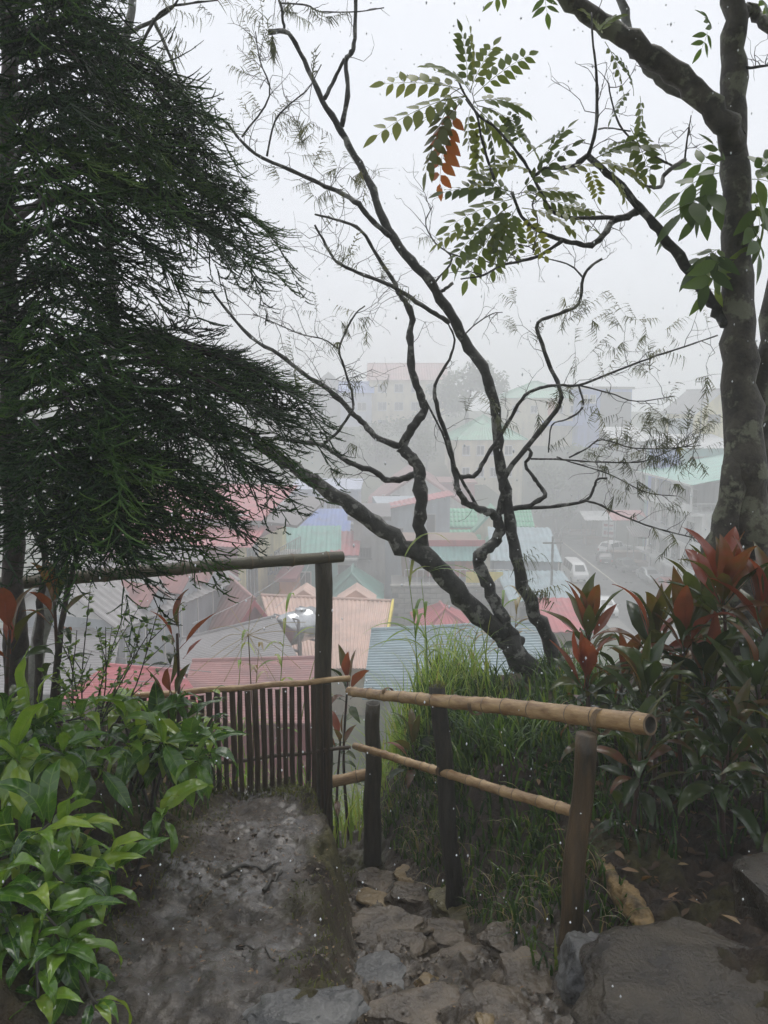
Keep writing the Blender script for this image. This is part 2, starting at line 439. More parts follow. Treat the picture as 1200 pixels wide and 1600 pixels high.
def ground_material():
    m = bpy.data.materials.new('wet_earth')
    nt, n, l, b = nodes_of(m)
    at = n.new('ShaderNodeAttribute'); at.attribute_name = 'region'
    sep = n.new('ShaderNodeSeparateColor'); l.new(at.outputs['Color'], sep.inputs[0])
    tc = n.new('ShaderNodeTexCoord')
    def ramp(scale, c1, c2, p=(0.35, 0.65), det=8):
        z = n.new('ShaderNodeTexNoise'); z.inputs['Scale'].default_value = scale; z.inputs['Detail'].default_value = det; z.inputs['Roughness'].default_value = 0.68
        l.new(tc.outputs['Object'], z.inputs['Vector'])
        r = n.new('ShaderNodeValToRGB')
        r.color_ramp.elements[0].position = p[0]; r.color_ramp.elements[0].color = (*c1, 1)
        r.color_ramp.elements[1].position = p[1]; r.color_ramp.elements[1].color = (*c2, 1)
        l.new(z.outputs['Fac'], r.inputs['Fac'])
        return r.outputs[0], z.outputs['Fac']
    soil, _ = ramp(9.0, (0.012, 0.008, 0.005), (0.062, 0.040, 0.024), (0.36, 0.66), 12)
    mud, mudf = ramp(11.0, (0.026, 0.020, 0.014), (0.125, 0.10, 0.076), (0.34, 0.68), 12)
    clay, _ = ramp(12.0, (0.050, 0.038, 0.026), (0.20, 0.16, 0.115), (0.33, 0.68), 12)
    moss, _ = ramp(14.0, (0.035, 0.030, 0.012), (0.105, 0.095, 0.03))
    def mixc(f, a, bb):
        x = n.new('ShaderNodeMix'); x.data_type = 'RGBA'
        l.new(f, x.inputs['Factor']); l.new(a, x.inputs['A']); l.new(bb, x.inputs['B'])
        return x.outputs['Result']
    c = mixc(sep.outputs[0], soil, mud)
    c = mixc(sep.outputs[1], c, clay)
    c = mixc(sep.outputs[2], c, moss)
    l.new(c, b.inputs['Base Color'])
    # wet sheen in patches on the trodden mud
    z = n.new('ShaderNodeTexNoise'); z.inputs['Scale'].default_value = 2.6; z.inputs['Detail'].default_value = 7; z.inputs['Roughness'].default_value = 0.6
    l.new(tc.outputs['Object'], z.inputs['Vector'])
    mr = n.new('ShaderNodeMapRange'); mr.inputs['From Min'].default_value = 0.46; mr.inputs['From Max'].default_value = 0.62
    mr.inputs['To Min'].default_value = 0.07; mr.inputs['To Max'].default_value = 0.42
    l.new(z.outputs['Fac'], mr.inputs['Value'])
    wet = n.new('ShaderNodeMath'); wet.operation = 'MAXIMUM'; l.new(sep.outputs[0], wet.inputs[0]); l.new(sep.outputs[1], wet.inputs[1])
    rm = n.new('ShaderNodeMix'); rm.data_type = 'FLOAT'
    l.new(wet.outputs[0], rm.inputs['Factor']); rm.inputs['A'].default_value = 0.8; l.new(mr.outputs[0], rm.inputs['B'])
    l.new(rm.outputs['Result'], b.inputs['Roughness'])
    n3 = n.new('ShaderNodeTexNoise'); n3.inputs['Scale'].default_value = 34; n3.inputs['Detail'].default_value = 9; n3.inputs['Roughness'].default_value = 0.65
    l.new(tc.outputs['Object'], n3.inputs['Vector'])
    bp = n.new('ShaderNodeBump'); bp.inputs['Strength'].default_value = 0.9; bp.inputs['Distance'].default_value = 0.03
    l.new(n3.outputs['Fac'], bp.inputs['Height']); l.new(bp.outputs[0], b.inputs['Normal'])
    # film of water over the trodden mud: smooth coat where the patches are wet
    wf = n.new('ShaderNodeMapRange'); wf.inputs['From Min'].default_value = 0.68; wf.inputs['From Max'].default_value = 0.46
    l.new(z.outputs['Fac'], wf.inputs['Value'])
    wm = n.new('ShaderNodeMath'); wm.operation = 'MULTIPLY'; l.new(wf.outputs[0], wm.inputs[0]); l.new(wet.outputs[0], wm.inputs[1])
    l.new(wm.outputs[0], b.inputs['Coat Weight']); b.inputs['Coat Roughness'].default_value = 0.06; b.inputs['Coat IOR'].default_value = 1.5
    b2 = n.new('ShaderNodeBump'); b2.inputs['Strength'].default_value = 0.25; b2.inputs['Distance'].default_value = 0.02
    l.new(n3.outputs['Fac'], b2.inputs['Height']); l.new(b2.outputs[0], b.inputs['Coat Normal'])
    return m

def grid_faces(nx, ny):
    i = np.arange(nx - 1)[None, :] + nx * np.arange(ny - 1)[:, None]
    return np.stack([i, i + 1, i + 1 + nx, i + nx], -1).reshape(-1, 4)

def build_near_ground():
    xs = np.unique(np.concatenate([np.linspace(-7, -1.8, 60), np.linspace(-1.8, 2.2, 330), np.linspace(2.2, 8, 60)]))
    ys = np.unique(np.concatenate([np.linspace(-3, 1.4, 30), np.linspace(1.4, 5.6, 340), np.linspace(5.6, 9, 60), np.linspace(9, 16, 40)]))
    X, Y = np.meshgrid(xs, ys)
    Z = near_h(X, Y)
    h, tm, pm, em, r = near_parts(X, Y)
    V = np.stack([X, Y, Z], -1).reshape(-1, 3)
    o = mesh_np('hillside_ground', V, grid_faces(len(xs), len(ys)), ground_material())
    ca = o.data.color_attributes.new('region', 'FLOAT_COLOR', 'POINT')
    mossy = np.clip(em * (0.35 + 1.2 * fbm(X * 5 + 3, Y * 5, 3)) + sstep(4.2, 4.6, Y) * sstep(4.9, 4.7, Y) * (X < 0) + 0.7 * sstep(0.05, 0.25, fbm(X * 2.5 + 40, Y * 2.5, 4)) * (1 - tm) * (1 - pm), 0, 1)
    clay = np.clip(tm * (0.85 + 0.4 * fbm(X * 3, Y * 3, 3)), 0, 1)
    C = np.stack([np.clip(pm, 0, 1), clay, mossy, np.ones_like(X)], -1).reshape(-1, 4)
    ca.data.foreach_set('color', C.astype(np.float32).ravel())
    return tag(o, kind='structure')
build_near_ground()

def hit(px, py, d0=1.2, d1=7.5):
    """Where the sight line through a pixel first meets the near ground."""
    ds = np.linspace(d0, d1, 900); a = P(px, py, 1.0)
    below = a.z * ds < near_h(a.x * ds, ds)
    k = int(np.argmax(below)) if below.any() else 899
    return P(px, py, float(ds[k]))

# ------------------------------------------------------------------ valley and the hill beyond
def town_z(x, y):
    x = np.asarray(x, float); y = np.asarray(y, float)
    a = interp(y, [5, 12, 20, 30, 40, 50, 60, 84, 92, 104, 125, 145, 170, 230, 300], [-6.5, -8.2, -11.4, -14, -16, -17.6, -19.15, -19.15, -17.5, -11.6, -6.2, -2.5, -1.0, -7.0, -10])
    b = interp(y, [5, 12, 20, 30, 40, 50, 60, 108, 116, 125, 150, 170, 230, 300], [-6.5, -8.2, -11.4, -14, -16, -18, -19.15, -19.15, -14, -7.0, -3.0, -1.5, -7.0, -10])
    k = sstep(15, 20, x)
    z = a * (1 - k) + b * k
    z = z + 6.5 * sstep(36, 48, x) * sstep(50, 75, y) * sstep(140, 118, y) + 3 * sstep(-40, -70, x)
    flat = sstep(13, 17, x) * sstep(38, 34, x) * sstep(52, 60, y) * sstep(113, 108, y)
    return z + (1 - flat) * (0.5 * fbm(x * 0.12, y * 0.12, 3) + 0.15 * fbm(x * 0.5, y * 0.5, 2))

def tz(x, y):
    return float(town_z(np.array([x]), np.array([y]))[0])

M['slope'] = mat('slope', (0.035, 0.055, 0.022), (0.085, 0.095, 0.045), 0.8, 0.6, 0.6, 4)
xs = np.linspace(-190, 190, 150); ys = np.concatenate([np.linspace(9, 60, 60), np.linspace(61, 300, 110)])
X, Y = np.meshgrid(xs, ys)
tag(mesh_np('valley_ground', np.stack([X, Y, town_z(X, Y) - 0.5 * (Y < 16.5)], -1).reshape(-1, 3), grid_faces(len(xs), len(ys)), M['slope']), kind='structure')
# the ground the photographer stands on, running back and to the sides
xs = np.linspace(-190, 190, 96); ys = np.linspace(-90, 10.5, 60)
X, Y = np.meshgrid(xs, ys)
Zb = interp(Y, [-90, -30, -4, 0, 5, 7, 10, 12], [6, 1, -1.6, -1.75, -3.3, -5.1, -7.2, -8.5]) + 0.3 * fbm(X * 0.2, Y * 0.2, 3) - 0.35
Zb = Zb - 0.6 * (np.abs(X) < 9) * (Y > -5)
M['hill_soil'] = mat('hill_soil', (0.035, 0.045, 0.02), (0.07, 0.06, 0.035), 0.8, 0.8, 0.5, 5)
tag(mesh_np('upper_ground', np.stack([X, Y, Zb], -1).reshape(-1, 3), grid_faces(len(xs), len(ys)), M['hill_soil']), kind='structure')

# ------------------------------------------------------------------ street in the valley
M['asphalt'] = mat('asphalt', (0.05, 0.05, 0.05), (0.085, 0.085, 0.083), 0.25, 0.7, 0.2, 30, rough2=0.5)
M['pave'] = mat('pave', (0.16, 0.155, 0.145), (0.24, 0.23, 0.22), 0.5, 0.8)
M['line'] = mat('line', (0.55, 0.52, 0.42), (0.40, 0.38, 0.32), 0.6, 1.5)
RZ = -19.0
mb = MB(); mb.box((25.0, 82, RZ - 0.1), (8.4, 60, 0.2)); tag(mb.build('road', M['asphalt']), kind='structure')
mb = MB(); mb.box((30.1, 82, RZ + 0.02), (1.8, 60, 0.22)); tag(mb.build('pavement', M['pave']), kind='structure')
mb = MB(); mb.box((20.0, 82, RZ + 0.02), (1.6, 60, 0.22)); tag(mb.build('pavement', M['pave']), kind='structure')
mb = MB(); mb.box((24.8, 82, RZ + 0.004), (0.16, 59, 0.006)); tag(mb.build('road_marking', M['line']), kind='structure')
# ------------------------------------------------------------------ town: materials
def paint(name, c, rough=0.6, dirt=0.75, scale=0.9):
    M[name] = mat(name, c, tuple(x * dirt * .72 + .01 for x in c), rough, scale, 0.15, 12, stretch=(1, 1, 0.35), contrast=(0.40, 0.72), detail=9)
paint('w_cream', (0.62, 0.55, 0.38)); paint('w_yellow', (0.72, 0.62, 0.32)); paint('w_white', (0.70, 0.70, 0.68))
paint('w_grey', (0.36, 0.37, 0.37)); paint('w_conc', (0.42, 0.42, 0.40), 0.7, 0.55); paint('w_bluegrey', (0.36, 0.41, 0.45))
paint('w_lav', (0.44, 0.48, 0.60)); paint('w_blue', (0.13, 0.22, 0.55)); paint('w_teal', (0.16, 0.36, 0.33)); paint('w_red', (0.28, 0.045, 0.055))
paint('w_dark', (0.10, 0.10, 0.10)); paint('w_brown', (0.20, 0.12, 0.08)); paint('w_orange', (0.50, 0.15, 0.05)); paint('w_sheet', (0.45, 0.50, 0.53), 0.4, 0.6, 0.6)
paint('r_red', (0.42, 0.045, 0.06), 0.35, 0.7); paint('r_pinkred', (0.42, 0.085, 0.095), 0.35, 0.7); paint('r_pink', (0.58, 0.39, 0.31), 0.4, 0.85)
paint('r_bluegrey', (0.24, 0.33, 0.36), 0.35, 0.75); paint('r_grey', (0.20, 0.19, 0.19), 0.4, 0.7); paint('r_dark', (0.10, 0.085, 0.085), 0.4, 0.7)
paint('r_rust', (0.30, 0.13, 0.12), 0.45, 0.6); paint('r_green', (0.13, 0.38, 0.24), 0.3, 0.7); paint('r_teal', (0.09, 0.34, 0.27), 0.3, 0.7)
paint('r_blue', (0.06, 0.15, 0.46), 0.3, 0.7); paint('r_white', (0.60, 0.60, 0.60), 0.4, 0.8); paint('r_dteal', (0.08, 0.22, 0.18), 0.4, 0.75)
M['glass'] = mat('glass', (0.03, 0.035, 0.04), (0.06, 0.065, 0.07), 0.12, 0.5)
M['frame_w'] = mat('frame_w', (0.6, 0.6, 0.58), (0.45, 0.45, 0.44), 0.5, 3)
M['frame_d'] = mat('frame_d', (0.08, 0.08, 0.08), (0.12, 0.12, 0.12), 0.5, 3)
M['steel'] = mat('steel', (0.55, 0.56, 0.57), (0.42, 0.43, 0.44), 0.22, 3, metallic=0.9)
M['metal'] = mat('metal', (0.25, 0.25, 0.25), (0.14, 0.13, 0.12), 0.45, 5, metallic=0.3)
M['block'] = mat('block', (0.36, 0.34, 0.31), (0.22, 0.21, 0.19), 0.8, 1.5, 0.3, 10)
M['mortar'] = mat('mortar', (0.20, 0.19, 0.18), (0.14, 0.14, 0.13), 0.85, 3)
M['wire'] = mat('wire', (0.30, 0.30, 0.30), (0.2, 0.2, 0.2), 0.5, 3)

def sheet(mb, a, b, c, d, ribs, amp, th=0.05):
    """Ribbed roofing: profile runs a->b, ribs run a->d; a solid skin of thickness th."""
    a, b, c, d = map(Vector, (a, b, c, d))
    nrm = (b - a).cross(d - a).normalized()
    if nrm.z < 0: nrm = -nrm
    n = ribs * 4 if amp else 1
    top = []
    for i in range(n + 1):
        t = i / n
        k = (0, 1, 1, 0)[i % 4] * amp if amp else 0
        top.append((a.lerp(b, t) + nrm * k, d.lerp(c, t) + nrm * k))
    vs, fs = [], []
    for p, q in top: vs += [p, q]
    o = len(vs)
    for p, q in top: vs += [p - nrm * th, q - nrm * th]
    for i in range(n):
        j = 2 * i
        fs.append((j, j + 2, j + 3, j + 1)); fs.append((o + j, o + j + 1, o + j + 3, o + j + 2))
        fs.append((j, o + j, o + j + 2, j + 2)); fs.append((j + 1, j + 3, o + j + 3, o + j + 1))
    fs.append((0, 1, o + 1, o)); fs.append((2 * n, o + 2 * n, o + 2 * n + 1, 2 * n + 1))
    mb.add(vs, fs)

def ribs_for(w, pitch): return max(3, int(round(w / pitch)))

def face_frame(face, w, d):
    """Maps (u along face from its left as seen from outside, v up, outward o) to local xyz."""
    if face == 'front': return lambda u, v, o: Vector((u - w / 2, -o, v))
    if face == 'right': return lambda u, v, o: Vector((w / 2 + o, u, v))
    if face == 'left': return lambda u, v, o: Vector((-w / 2 - o, d - u, v))
    return lambda u, v, o: Vector((w / 2 - u, d + o, v))

def fbox(fr, u0, u1, v0, v1, o0, o1):
    mb = MB()
    vs = [fr(u, v, o) for o in (o0, o1) for v in (v0, v1) for u in (u0, u1)]
    mb.add(vs, [(0, 2, 3, 1), (4, 5, 7, 6), (0, 1, 5, 4), (2, 6, 7, 3), (0, 4, 6, 2), (1, 3, 7, 5)])
    return mb

def add_window(root, fr, u, v, ww, hh, frame='frame_w', bars=1, sill=True, t=0.09):
    fm = MB()
    for q in (fbox(fr, u, u + ww, v, v + t, 0.0, 0.09), fbox(fr, u, u + ww, v + hh - t, v + hh, 0.0, 0.09),
              fbox(fr, u, u + t, v + t, v + hh - t, 0.0, 0.088), fbox(fr, u + ww - t, u + ww, v + t, v + hh - t, 0.0, 0.088)):
        fm.add(q.v, q.f)
    for k in range(bars):
        x = u + ww * (k + 1) / (bars + 1)
        q = fbox(fr, x - t / 3, x + t / 3, v + t, v + hh - t, 0.0, 0.075); fm.add(q.v, q.f)
    wo = fm.build('window', M[frame], root)
    q = fbox(fr, u + t * 0.6, u + ww - t * 0.6, v + t * 0.6, v + hh - t * 0.6, 0.004, 0.03); q.build('pane', M['glass'], wo)
    if sill:
        fbox(fr, u - 0.08, u + ww + 0.08, v - 0.1, v - 0.003, 0.0, 0.16).build('sill', M[frame], wo)
    return wo

def building(name, label, px0, px1, py_eave, D, depth, wall, roof=None, rot=0.0, cat='house', z0=None, group=None):
    """A house whose front eave spans px0..px1 in the picture at distance D. Returns root, width, height, depth."""
    pc = P((px0 + px1) / 2, py_eave, D)
    w = (px1 - px0) * mpx(D) / max(0.3, math.cos(rot))
    cx, cyy = pc.x, pc.y
    g = min(tz(cx - w / 2, cyy), tz(cx + w / 2, cyy), tz(cx, cyy + depth)) - 0.3 if z0 is None else z0
    h = pc.z - g
    r = empty(name, (cx, cyy, g), rot, label, cat, group)
    MB().box((0, depth / 2, h / 2), (w, depth, h)).build('wall', M[wall], r)
    return r, w, h, depth

def roof_gable(r, w, h, d, rise, m, over=0.4, axis='x', pitch=0.45, amp=0.05, fascia=None, gable=None):
    """axis 'x': ridge along the front; 'y': ridge runs back, gable faces the front."""
    if axis == 'x':
        drop = rise * over / (d / 2)
        for s in (0, 1):
            mb = MB()
            y0 = -over if s == 0 else d + over
            A, B = (-w / 2 - over, y0, h - drop), (w / 2 + over, y0, h - drop)
            C, E = (w / 2 + over, d / 2, h + rise), (-w / 2 - over, d / 2, h + rise)
            sheet(mb, A, B, C, E, ribs_for(w, pitch), amp)
            mb.build('roof', M[m], r)
        if gable:
            for x in (-w / 2, w / 2 - 0.2):
                MB().prism([(x, 0.02, h), (x, d - 0.02, h), (x, d / 2, h + rise - 0.06)], (0.2, 0, 0)).build('gable', M[gable], r)
        MB().tube([(-w / 2 - over, d / 2, h + rise + 0.03), (w / 2 + over, d / 2, h + rise + 0.03)], 0.11, 6).build('ridge_cap', M[m], r)
    else:
        drop = rise * over / (w / 2)
        for s in (-1, 1):
            mb = MB()
            A, B = (s * (w / 2 + over), -over, h - drop), (s * (w / 2 + over), d + over, h - drop)
            C, E = (0, d + over, h + rise), (0, -over, h + rise)
            sheet(mb, A, B, C, E, ribs_for(d, pitch), amp)
            mb.build('roof', M[m], r)
            if fascia:
                mb = MB(); mb.prism([(s * (w / 2 + over), -over - 0.06, h - drop + 0.02), (0, -over - 0.06, h + rise + 0.02), (0, -over - 0.06, h + rise - 0.3), (s * (w / 2 + over), -over - 0.06, h - drop - 0.28)], (0, 0.05, 0))
                mb.build('bargeboard', M[fascia], r)
        if gable:
            MB().prism([(-w / 2 + 0.02, 0, h), (w / 2 - 0.02, 0, h), (0, 0, h + rise - 0.06)], (0, 0.2, 0)).build('gable', M[gable], r)
        MB().tube([(0, -over, h + rise + 0.03), (0, d + over, h + rise + 0.03)], 0.11, 6).build('ridge_cap', M[m], r)

def roof_hip(r, w, h, d, rise, m, over=0.5, amp=0.05, pitch=0.5):
    o = over; e = h - rise * over / (min(w, d) / 2) * 0.9
    k = min(w, d) / 2
    L, R, Fy, By = -w / 2 - o, w / 2 + o, -o, d + o
    r1 = Vector((-w / 2 + k, d / 2, h + rise)) if w >= d else Vector((0, k, h + rise))
    r2 = Vector((w / 2 - k, d / 2, h + rise)) if w >= d else Vector((0, d - k, h + rise))
    fl, fr_, bl, br = Vector((L, Fy, e)), Vector((R, Fy, e)), Vector((L, By, e)), Vector((R, By, e))
    quads = [(fl, fr_, r2, r1), (br, bl, r1, r2), (bl, fl, r1, r1), (fr_, br, r2, r2)] if w >= d else [(fl, fr_, r1, r1), (br, bl, r2, r2), (bl, fl, r1, r2), (fr_, br, r2, r1)]
    for q in quads:
        mb = MB(); a, b, c, dd = q
        sheet(mb, a, b, c, dd, ribs_for((b - a).length, pitch), amp); mb.build('roof', M[m], r)
    for a, b in ((fl, r1), (fr_, r2 if w >= d else r1), (r1, r2)):
        if (a - b).length > 0.2:
            MB().tube([a + Vector((0, 0, 0.06)), b + Vector((0, 0, 0.06))], 0.1, 6).build('ridge_cap', M[m], r)

def roof_flat(r, w, h, d, m, over=0.3, th=0.25, tilt=0.0):
    mb = MB()
    mb.prism([(-w / 2 - over, -over, h + 0.003), (w / 2 + over, -over, h + 0.003), (w / 2 + over, -over, h + th), (-w / 2 - over, -over, h + th)], (0, d + 2 * over, tilt))
    mb.build('roof', M[m], r)

def roof_shed(r, w, h, d, rise, m, over=0.4, pitch=0.4, amp=0.05):
    mb = MB()
    s = rise / d
    sheet(mb, (-w / 2 - over, -over, h - s * over + 0.03), (w / 2 + over, -over, h - s * over + 0.03), (w / 2 + over, d + over, h + rise + s * over), (-w / 2 - over, d + over, h + rise + s * over), ribs_for(w, pitch), amp)
    mb.build('roof', M[m], r)

def railing(root, p, q, hgt, m, n=None, bar=0.025):
    p, q = Vector(p), Vector(q); L = (q - p).length; n = n or int(L / 0.45)
    rail = MB(); rail.tube([p + Vector((0, 0, hgt)), q + Vector((0, 0, hgt))], 0.035, 6); rail.tube([p + Vector((0, 0, 0.12)), q + Vector((0, 0, 0.12))], 0.025, 6)
    ro = rail.build('railing', M[m], root)
    bm_ = MB()
    for i in range(n + 1):
        a = p.lerp(q, i / n); bm_.tube([a, a + Vector((0, 0, hgt))], bar, 4)
    bm_.build('balusters', M[m], ro)['kind'] = 'stuff'
    return ro

# ---- near roofs below the fence
def slab_roof(name, label, corners, wall, m, ribs, amp, group=None, across=True):
    """A low house seen mostly as one roof plane: corners TL, TR, BR, BL as (px, py, D)."""
    TL, TR, BR, BL = [P(*c) for c in corners]
    base = (BL + BR) / 2; g = min(tz(base.x, base.y), tz(TL.x, TL.y), base.z - 2.2) - 0.3
    r = empty(name, (base.x, base.y, g), 0, label, 'house', group)
    off = Vector((base.x, base.y, g))
    TL, TR, BR, BL = [p - off for p in (TL, TR, BR, BL)]
    mb = MB()
    if across: sheet(mb, BL, TL, TR, BR, ribs, amp)      # ribs run left to right
    else: sheet(mb, BL, BR, TR, TL, ribs, amp)
    mb.build('roof', M[m], r)
    ins = lambda p, c, k=0.1: p.lerp(c, k)
    cc = (TL + TR + BR + BL) / 4
    t4 = [ins(p, cc) - Vector((0, 0, 0.12)) for p in (BL, BR, TR, TL)]
    b4 = [Vector((p.x, p.y, 0)) for p in t4]
    MB().add(t4 + b4, [(0, 1, 2, 3), (7, 6, 5, 4), (0, 4, 5, 1), (1, 5, 6, 2), (2, 6, 7, 3), (3, 7, 4, 0)]).build('wall', M[wall], r)
    # the far slope falling away behind the ridge
    back = MB(); dn = Vector((0, 3.0, -1.3)); sheet(back, TL + Vector((0, 0.05, 0.0)), TR + Vector((0, 0.05, 0.0)), TR + dn, TL + dn, ribs_for((TR - TL).length, 0.3), 0.03); back.build('roof', M[m], r)
    MB().tube([TL + Vector((0, 0, 0.05)), TR + Vector((0, 0, 0.05))], 0.09, 6).build('ridge_cap', M[m], r)
    return r

slab_roof('house', 'house with a blue grey ribbed metal roof just below the railing', [(580, 986, 31), (838, 974, 31), (870, 1092, 26.5), (566, 1092, 26.5)], 'w_grey', 'r_bluegrey', 26, 0.05)
pr = slab_roof('house', 'house with a pale pink ribbed roof beside the steel water tank', [(408, 931, 43), (611, 940, 42), (590, 1045, 36), (440, 1045, 36)], 'w_cream', 'r_pink', 30, 0.05, across=False)
for px in (474, 556):
    a = P(px, 922, 44.5) - Vector(pr.location)
    mb = MB(); sheet(mb, a + Vector((-1.2, 0, -0.8)), a + Vector((-1.2, 2, -0.8)), a + Vector((0, 2, 0)), a, 4, 0.03); sheet(mb, a + Vector((1.2, 0, -0.8)), a + Vector((1.2, 2, -0.8)), a + Vector((0, 2, 0)), a, 4, 0.03)
    mb.build('roof', M['r_pink'], pr)
    MB().prism([a + Vector((-1.1, 0.06, -0.85)), a + Vector((1.1, 0.06, -0.85)), a + Vector((0, 0.06, -0.06))], (0, 0.1, 0)).build('gable', M['r_pink'], pr)
paint('w_strip', (0.75, 0.60, 0.08))
a, b = P(611, 940, 42) - Vector(pr.location), P(592, 1045, 36) - Vector(pr.location)
MB().prism([a + Vector((0.05, 0, 0.15)), b + Vector((0.05, 0, 0.15)), b + Vector((0.05, 0, -0.25)), a + Vector((0.05, 0, -0.25))], (0.12, 0, 0)).build('fascia', M['w_strip'], pr)

slab_roof('house', 'low house with a bright red ribbed roof behind the leafy shrub', [(165, 1042, 24), (285, 1052, 23.5), (318, 1098, 20), (80, 1098, 20)], 'w_brown', 'r_pinkred', 22, 0.04)

# water tank of steel on a frame
c = P(468, 978, 34.8)
tk = empty('water_tank', (c.x, c.y, c.z - 2.6), math.radians(-38), 'shiny steel water tank lying on a frame beside the pink roof', 'tank')
prof = [(-1.25, 0.0), (-1.22, 0.3), (-1.12, 0.55), (-0.95, 0.72), (-0.9, 0.75), (-0.5, 0.75), (-0.48, 0.77), (-0.44, 0.75), (0.44, 0.75), (0.48, 0.77), (0.5, 0.75), (0.9, 0.75), (0.95, 0.72), (1.12, 0.55), (1.22, 0.3), (1.25, 0.0)]
MB().tube([(0, x, 2.6) for x, _ in prof], [max(r_, 0.01) for _, r_ in prof], 24).build('body', M['steel'], tk, True)
MB().tube([(0, 0.1, 3.3), (0, 0.1, 3.42), (0, 0.1, 3.46)], [0.26, 0.26, 0.1], 16).build('lid', M['steel'], tk)
for sx in (-1, 1):
    for y in (-0.85, 0.85):
        MB().box((sx * 0.78, y, 1.55), (0.09, 0.09, 3.3)).build('leg', M['metal'], tk)
for y in (-0.85, 0.85):
    MB().box((0, y, 1.74), (1.6, 0.1, 0.1)).build('crossbar', M['metal'], tk)
    MB().box((0, y, 3.22), (1.6, 0.06, 0.06)).build('crossbar', M['metal'], tk)

# dark red gabled house with grey weathered roof planes
r, w, h, d = building('house', 'old house with a red gable and weathered grey and red roof', 356, 434, 992, 37, 5, 'w_red', rot=math.radians(24))
roof_gable(r, w, h, d, 1.9, 'r_rust', over=0.5, axis='y', fascia='r_red', gable='w_red')
slab_roof('house', 'low house with a wide dark grey weathered roof below the red gable', [(285, 1000, 33), (430, 965, 34), (470, 1035, 28), (255, 1062, 27)], 'w_red', 'r_grey', 24, 0.04)
slab_roof('house', 'house with a faded rust red roof just behind the slat fence', [(300, 1035, 25), (500, 1030, 26), (520, 1130, 20), (270, 1130, 20)], 'w_red', 'r_rust', 26, 0.04)
slab_roof('house', 'house with a dusty grey roof between tree stems and bright red roof', [(-60, 985, 33), (190, 985, 33), (170, 1085, 25), (-60, 1085, 25)], 'w_grey', 'r_grey', 26, 0.04)

# long grey house with dormers, its side wall running back to the right
A = P(195, 967, 33); Bq = P(352, 903, 41)
dirv = Vector((Bq.x - A.x, Bq.y - A.y, 0)); Lw = dirv.length; ang = math.atan2(dirv.y, dirv.x)
zt = (A.z + Bq.z) / 2; g = tz(A.x, A.y) - 0.5
# local x runs along the wall, local -y faces the camera's right
r = empty('long_house', (A.x + dirv.x / 2, A.y + dirv.y / 2, g), ang, 'long house with pale sheet wall and dormers on its grey roof', 'house')
hh = zt - g; dd = 6.2; w = Lw + 1.0
MB().box((0, dd / 2, hh / 2), (w, dd, hh)).build('wall', M['w_sheet'], r)
roof_gable(r, w, hh, dd, 1.75, 'r_grey', over=0.45, axis='x', gable='w_white', pitch=0.4)
for x in (-2.0, 0.6, 3.0):
    dz = hh + 0.15
    mb = MB()
    sheet(mb, (x - 0.95, -0.25, dz + 0.05), (x - 0.95, 2.4, dz + 0.25), (x, 2.4, dz + 1.0), (x, -0.25, dz + 0.8), 6, 0.03)
    sheet(mb, (x + 0.95, -0.25, dz + 0.05), (x + 0.95, 2.4, dz + 0.25), (x, 2.4, dz + 1.0), (x, -0.25, dz + 0.8), 6, 0.03)
    do = mb.build('dormer', M['r_rust'], r)
    MB().prism([(x - 0.75, -0.1, dz - 0.2), (x + 0.75, -0.1, dz - 0.2), (x + 0.75, -0.1, dz + 0.1), (x, -0.1, dz + 0.68), (x - 0.75, -0.1, dz + 0.1)], (0, 0.15, 0)).build('gable', M['w_sheet'], do)
for k in range(7):
    MB().box((-w / 2 + 0.4 + k * (w - 0.8) / 6, -0.02, hh - 1.6), (0.08, 0.06, 3.0)).build('batten', M['w_white'], r)

# big red roofed house with yellow side wall
r, w, h, d = building('house', 'dark red house with pink red roof and yellow side wall', 150, 376, 842, 55, 10.5, 'w_red', rot=math.radians(-11))
MB().box((w / 2 + 0.12, d / 2, h / 2 - 0.3), (0.2, d - 0.1, h - 0.5)).build('side_wall', M['w_yellow'], r)
mb = MB(); sheet(mb, (-w / 2 - 0.5, -0.9, h - 0.25), (w / 2 + 1.4, -0.9, h - 0.25), (w / 2 + 1.4, 2.6, h + 0.75), (-w / 2 - 0.5, 2.6, h + 0.75), 40, 0.04); mb.build('roof', M['r_pinkred'], r)
MB().box((0, d / 2 + 1.2, h + 0.75), (w - 0.4, d - 3, 1.5)).build('upper_wall', M['w_grey'], r)
mb = MB(); sheet(mb, (-w / 2 - 0.4, 1.9, h + 1.25), (w / 2 + 1.2, 1.9, h + 1.25), (w / 2 + 1.2, d + 0.5, h + 2.9), (-w / 2 - 0.4, d + 0.5, h + 2.9), 40, 0.04); mb.build('roof', M['r_pinkred'], r)
mb = MB(); mb.prism([(w / 2 + 1.25, 2.0, h + 1.2), (w / 2 + 1.25, d, h + 2.2), (w / 2 + 1.25, d, h + 2.0), (w / 2 + 1.25, 2.0, h + 1.0)], (2.4, 0.6, -0.35)); mb.build('canopy', M['r_dark'], r)
fr = face_frame('right', w + 0.48, d)
add_window(r, fr, 1.0, h - 4.6, 2.2, 2.4, 'w_grey', 2); add_window(r, fr, 5.6, h - 3.6, 0.9, 1.4, 'w_grey', 0); add_window(r, fr, 1.2, h - 1.7, 2.2, 1.0, 'w_grey', 2)
add_window(r, fr, 7.2, h - 3.9, 1.2, 1.8, 'w_grey', 1)
railing(r, (w / 2 + 1.6, 4.5, h - 2.4), (w / 2 + 1.6, 10, h - 2.4), 1.1, 'metal')
MB().box((w / 2 + 0.95, 7.25, h - 2.5), (1.45, 5.5, 0.18)).build('balcony', M['w_conc'], r)
fr2 = face_frame('front', w, d)
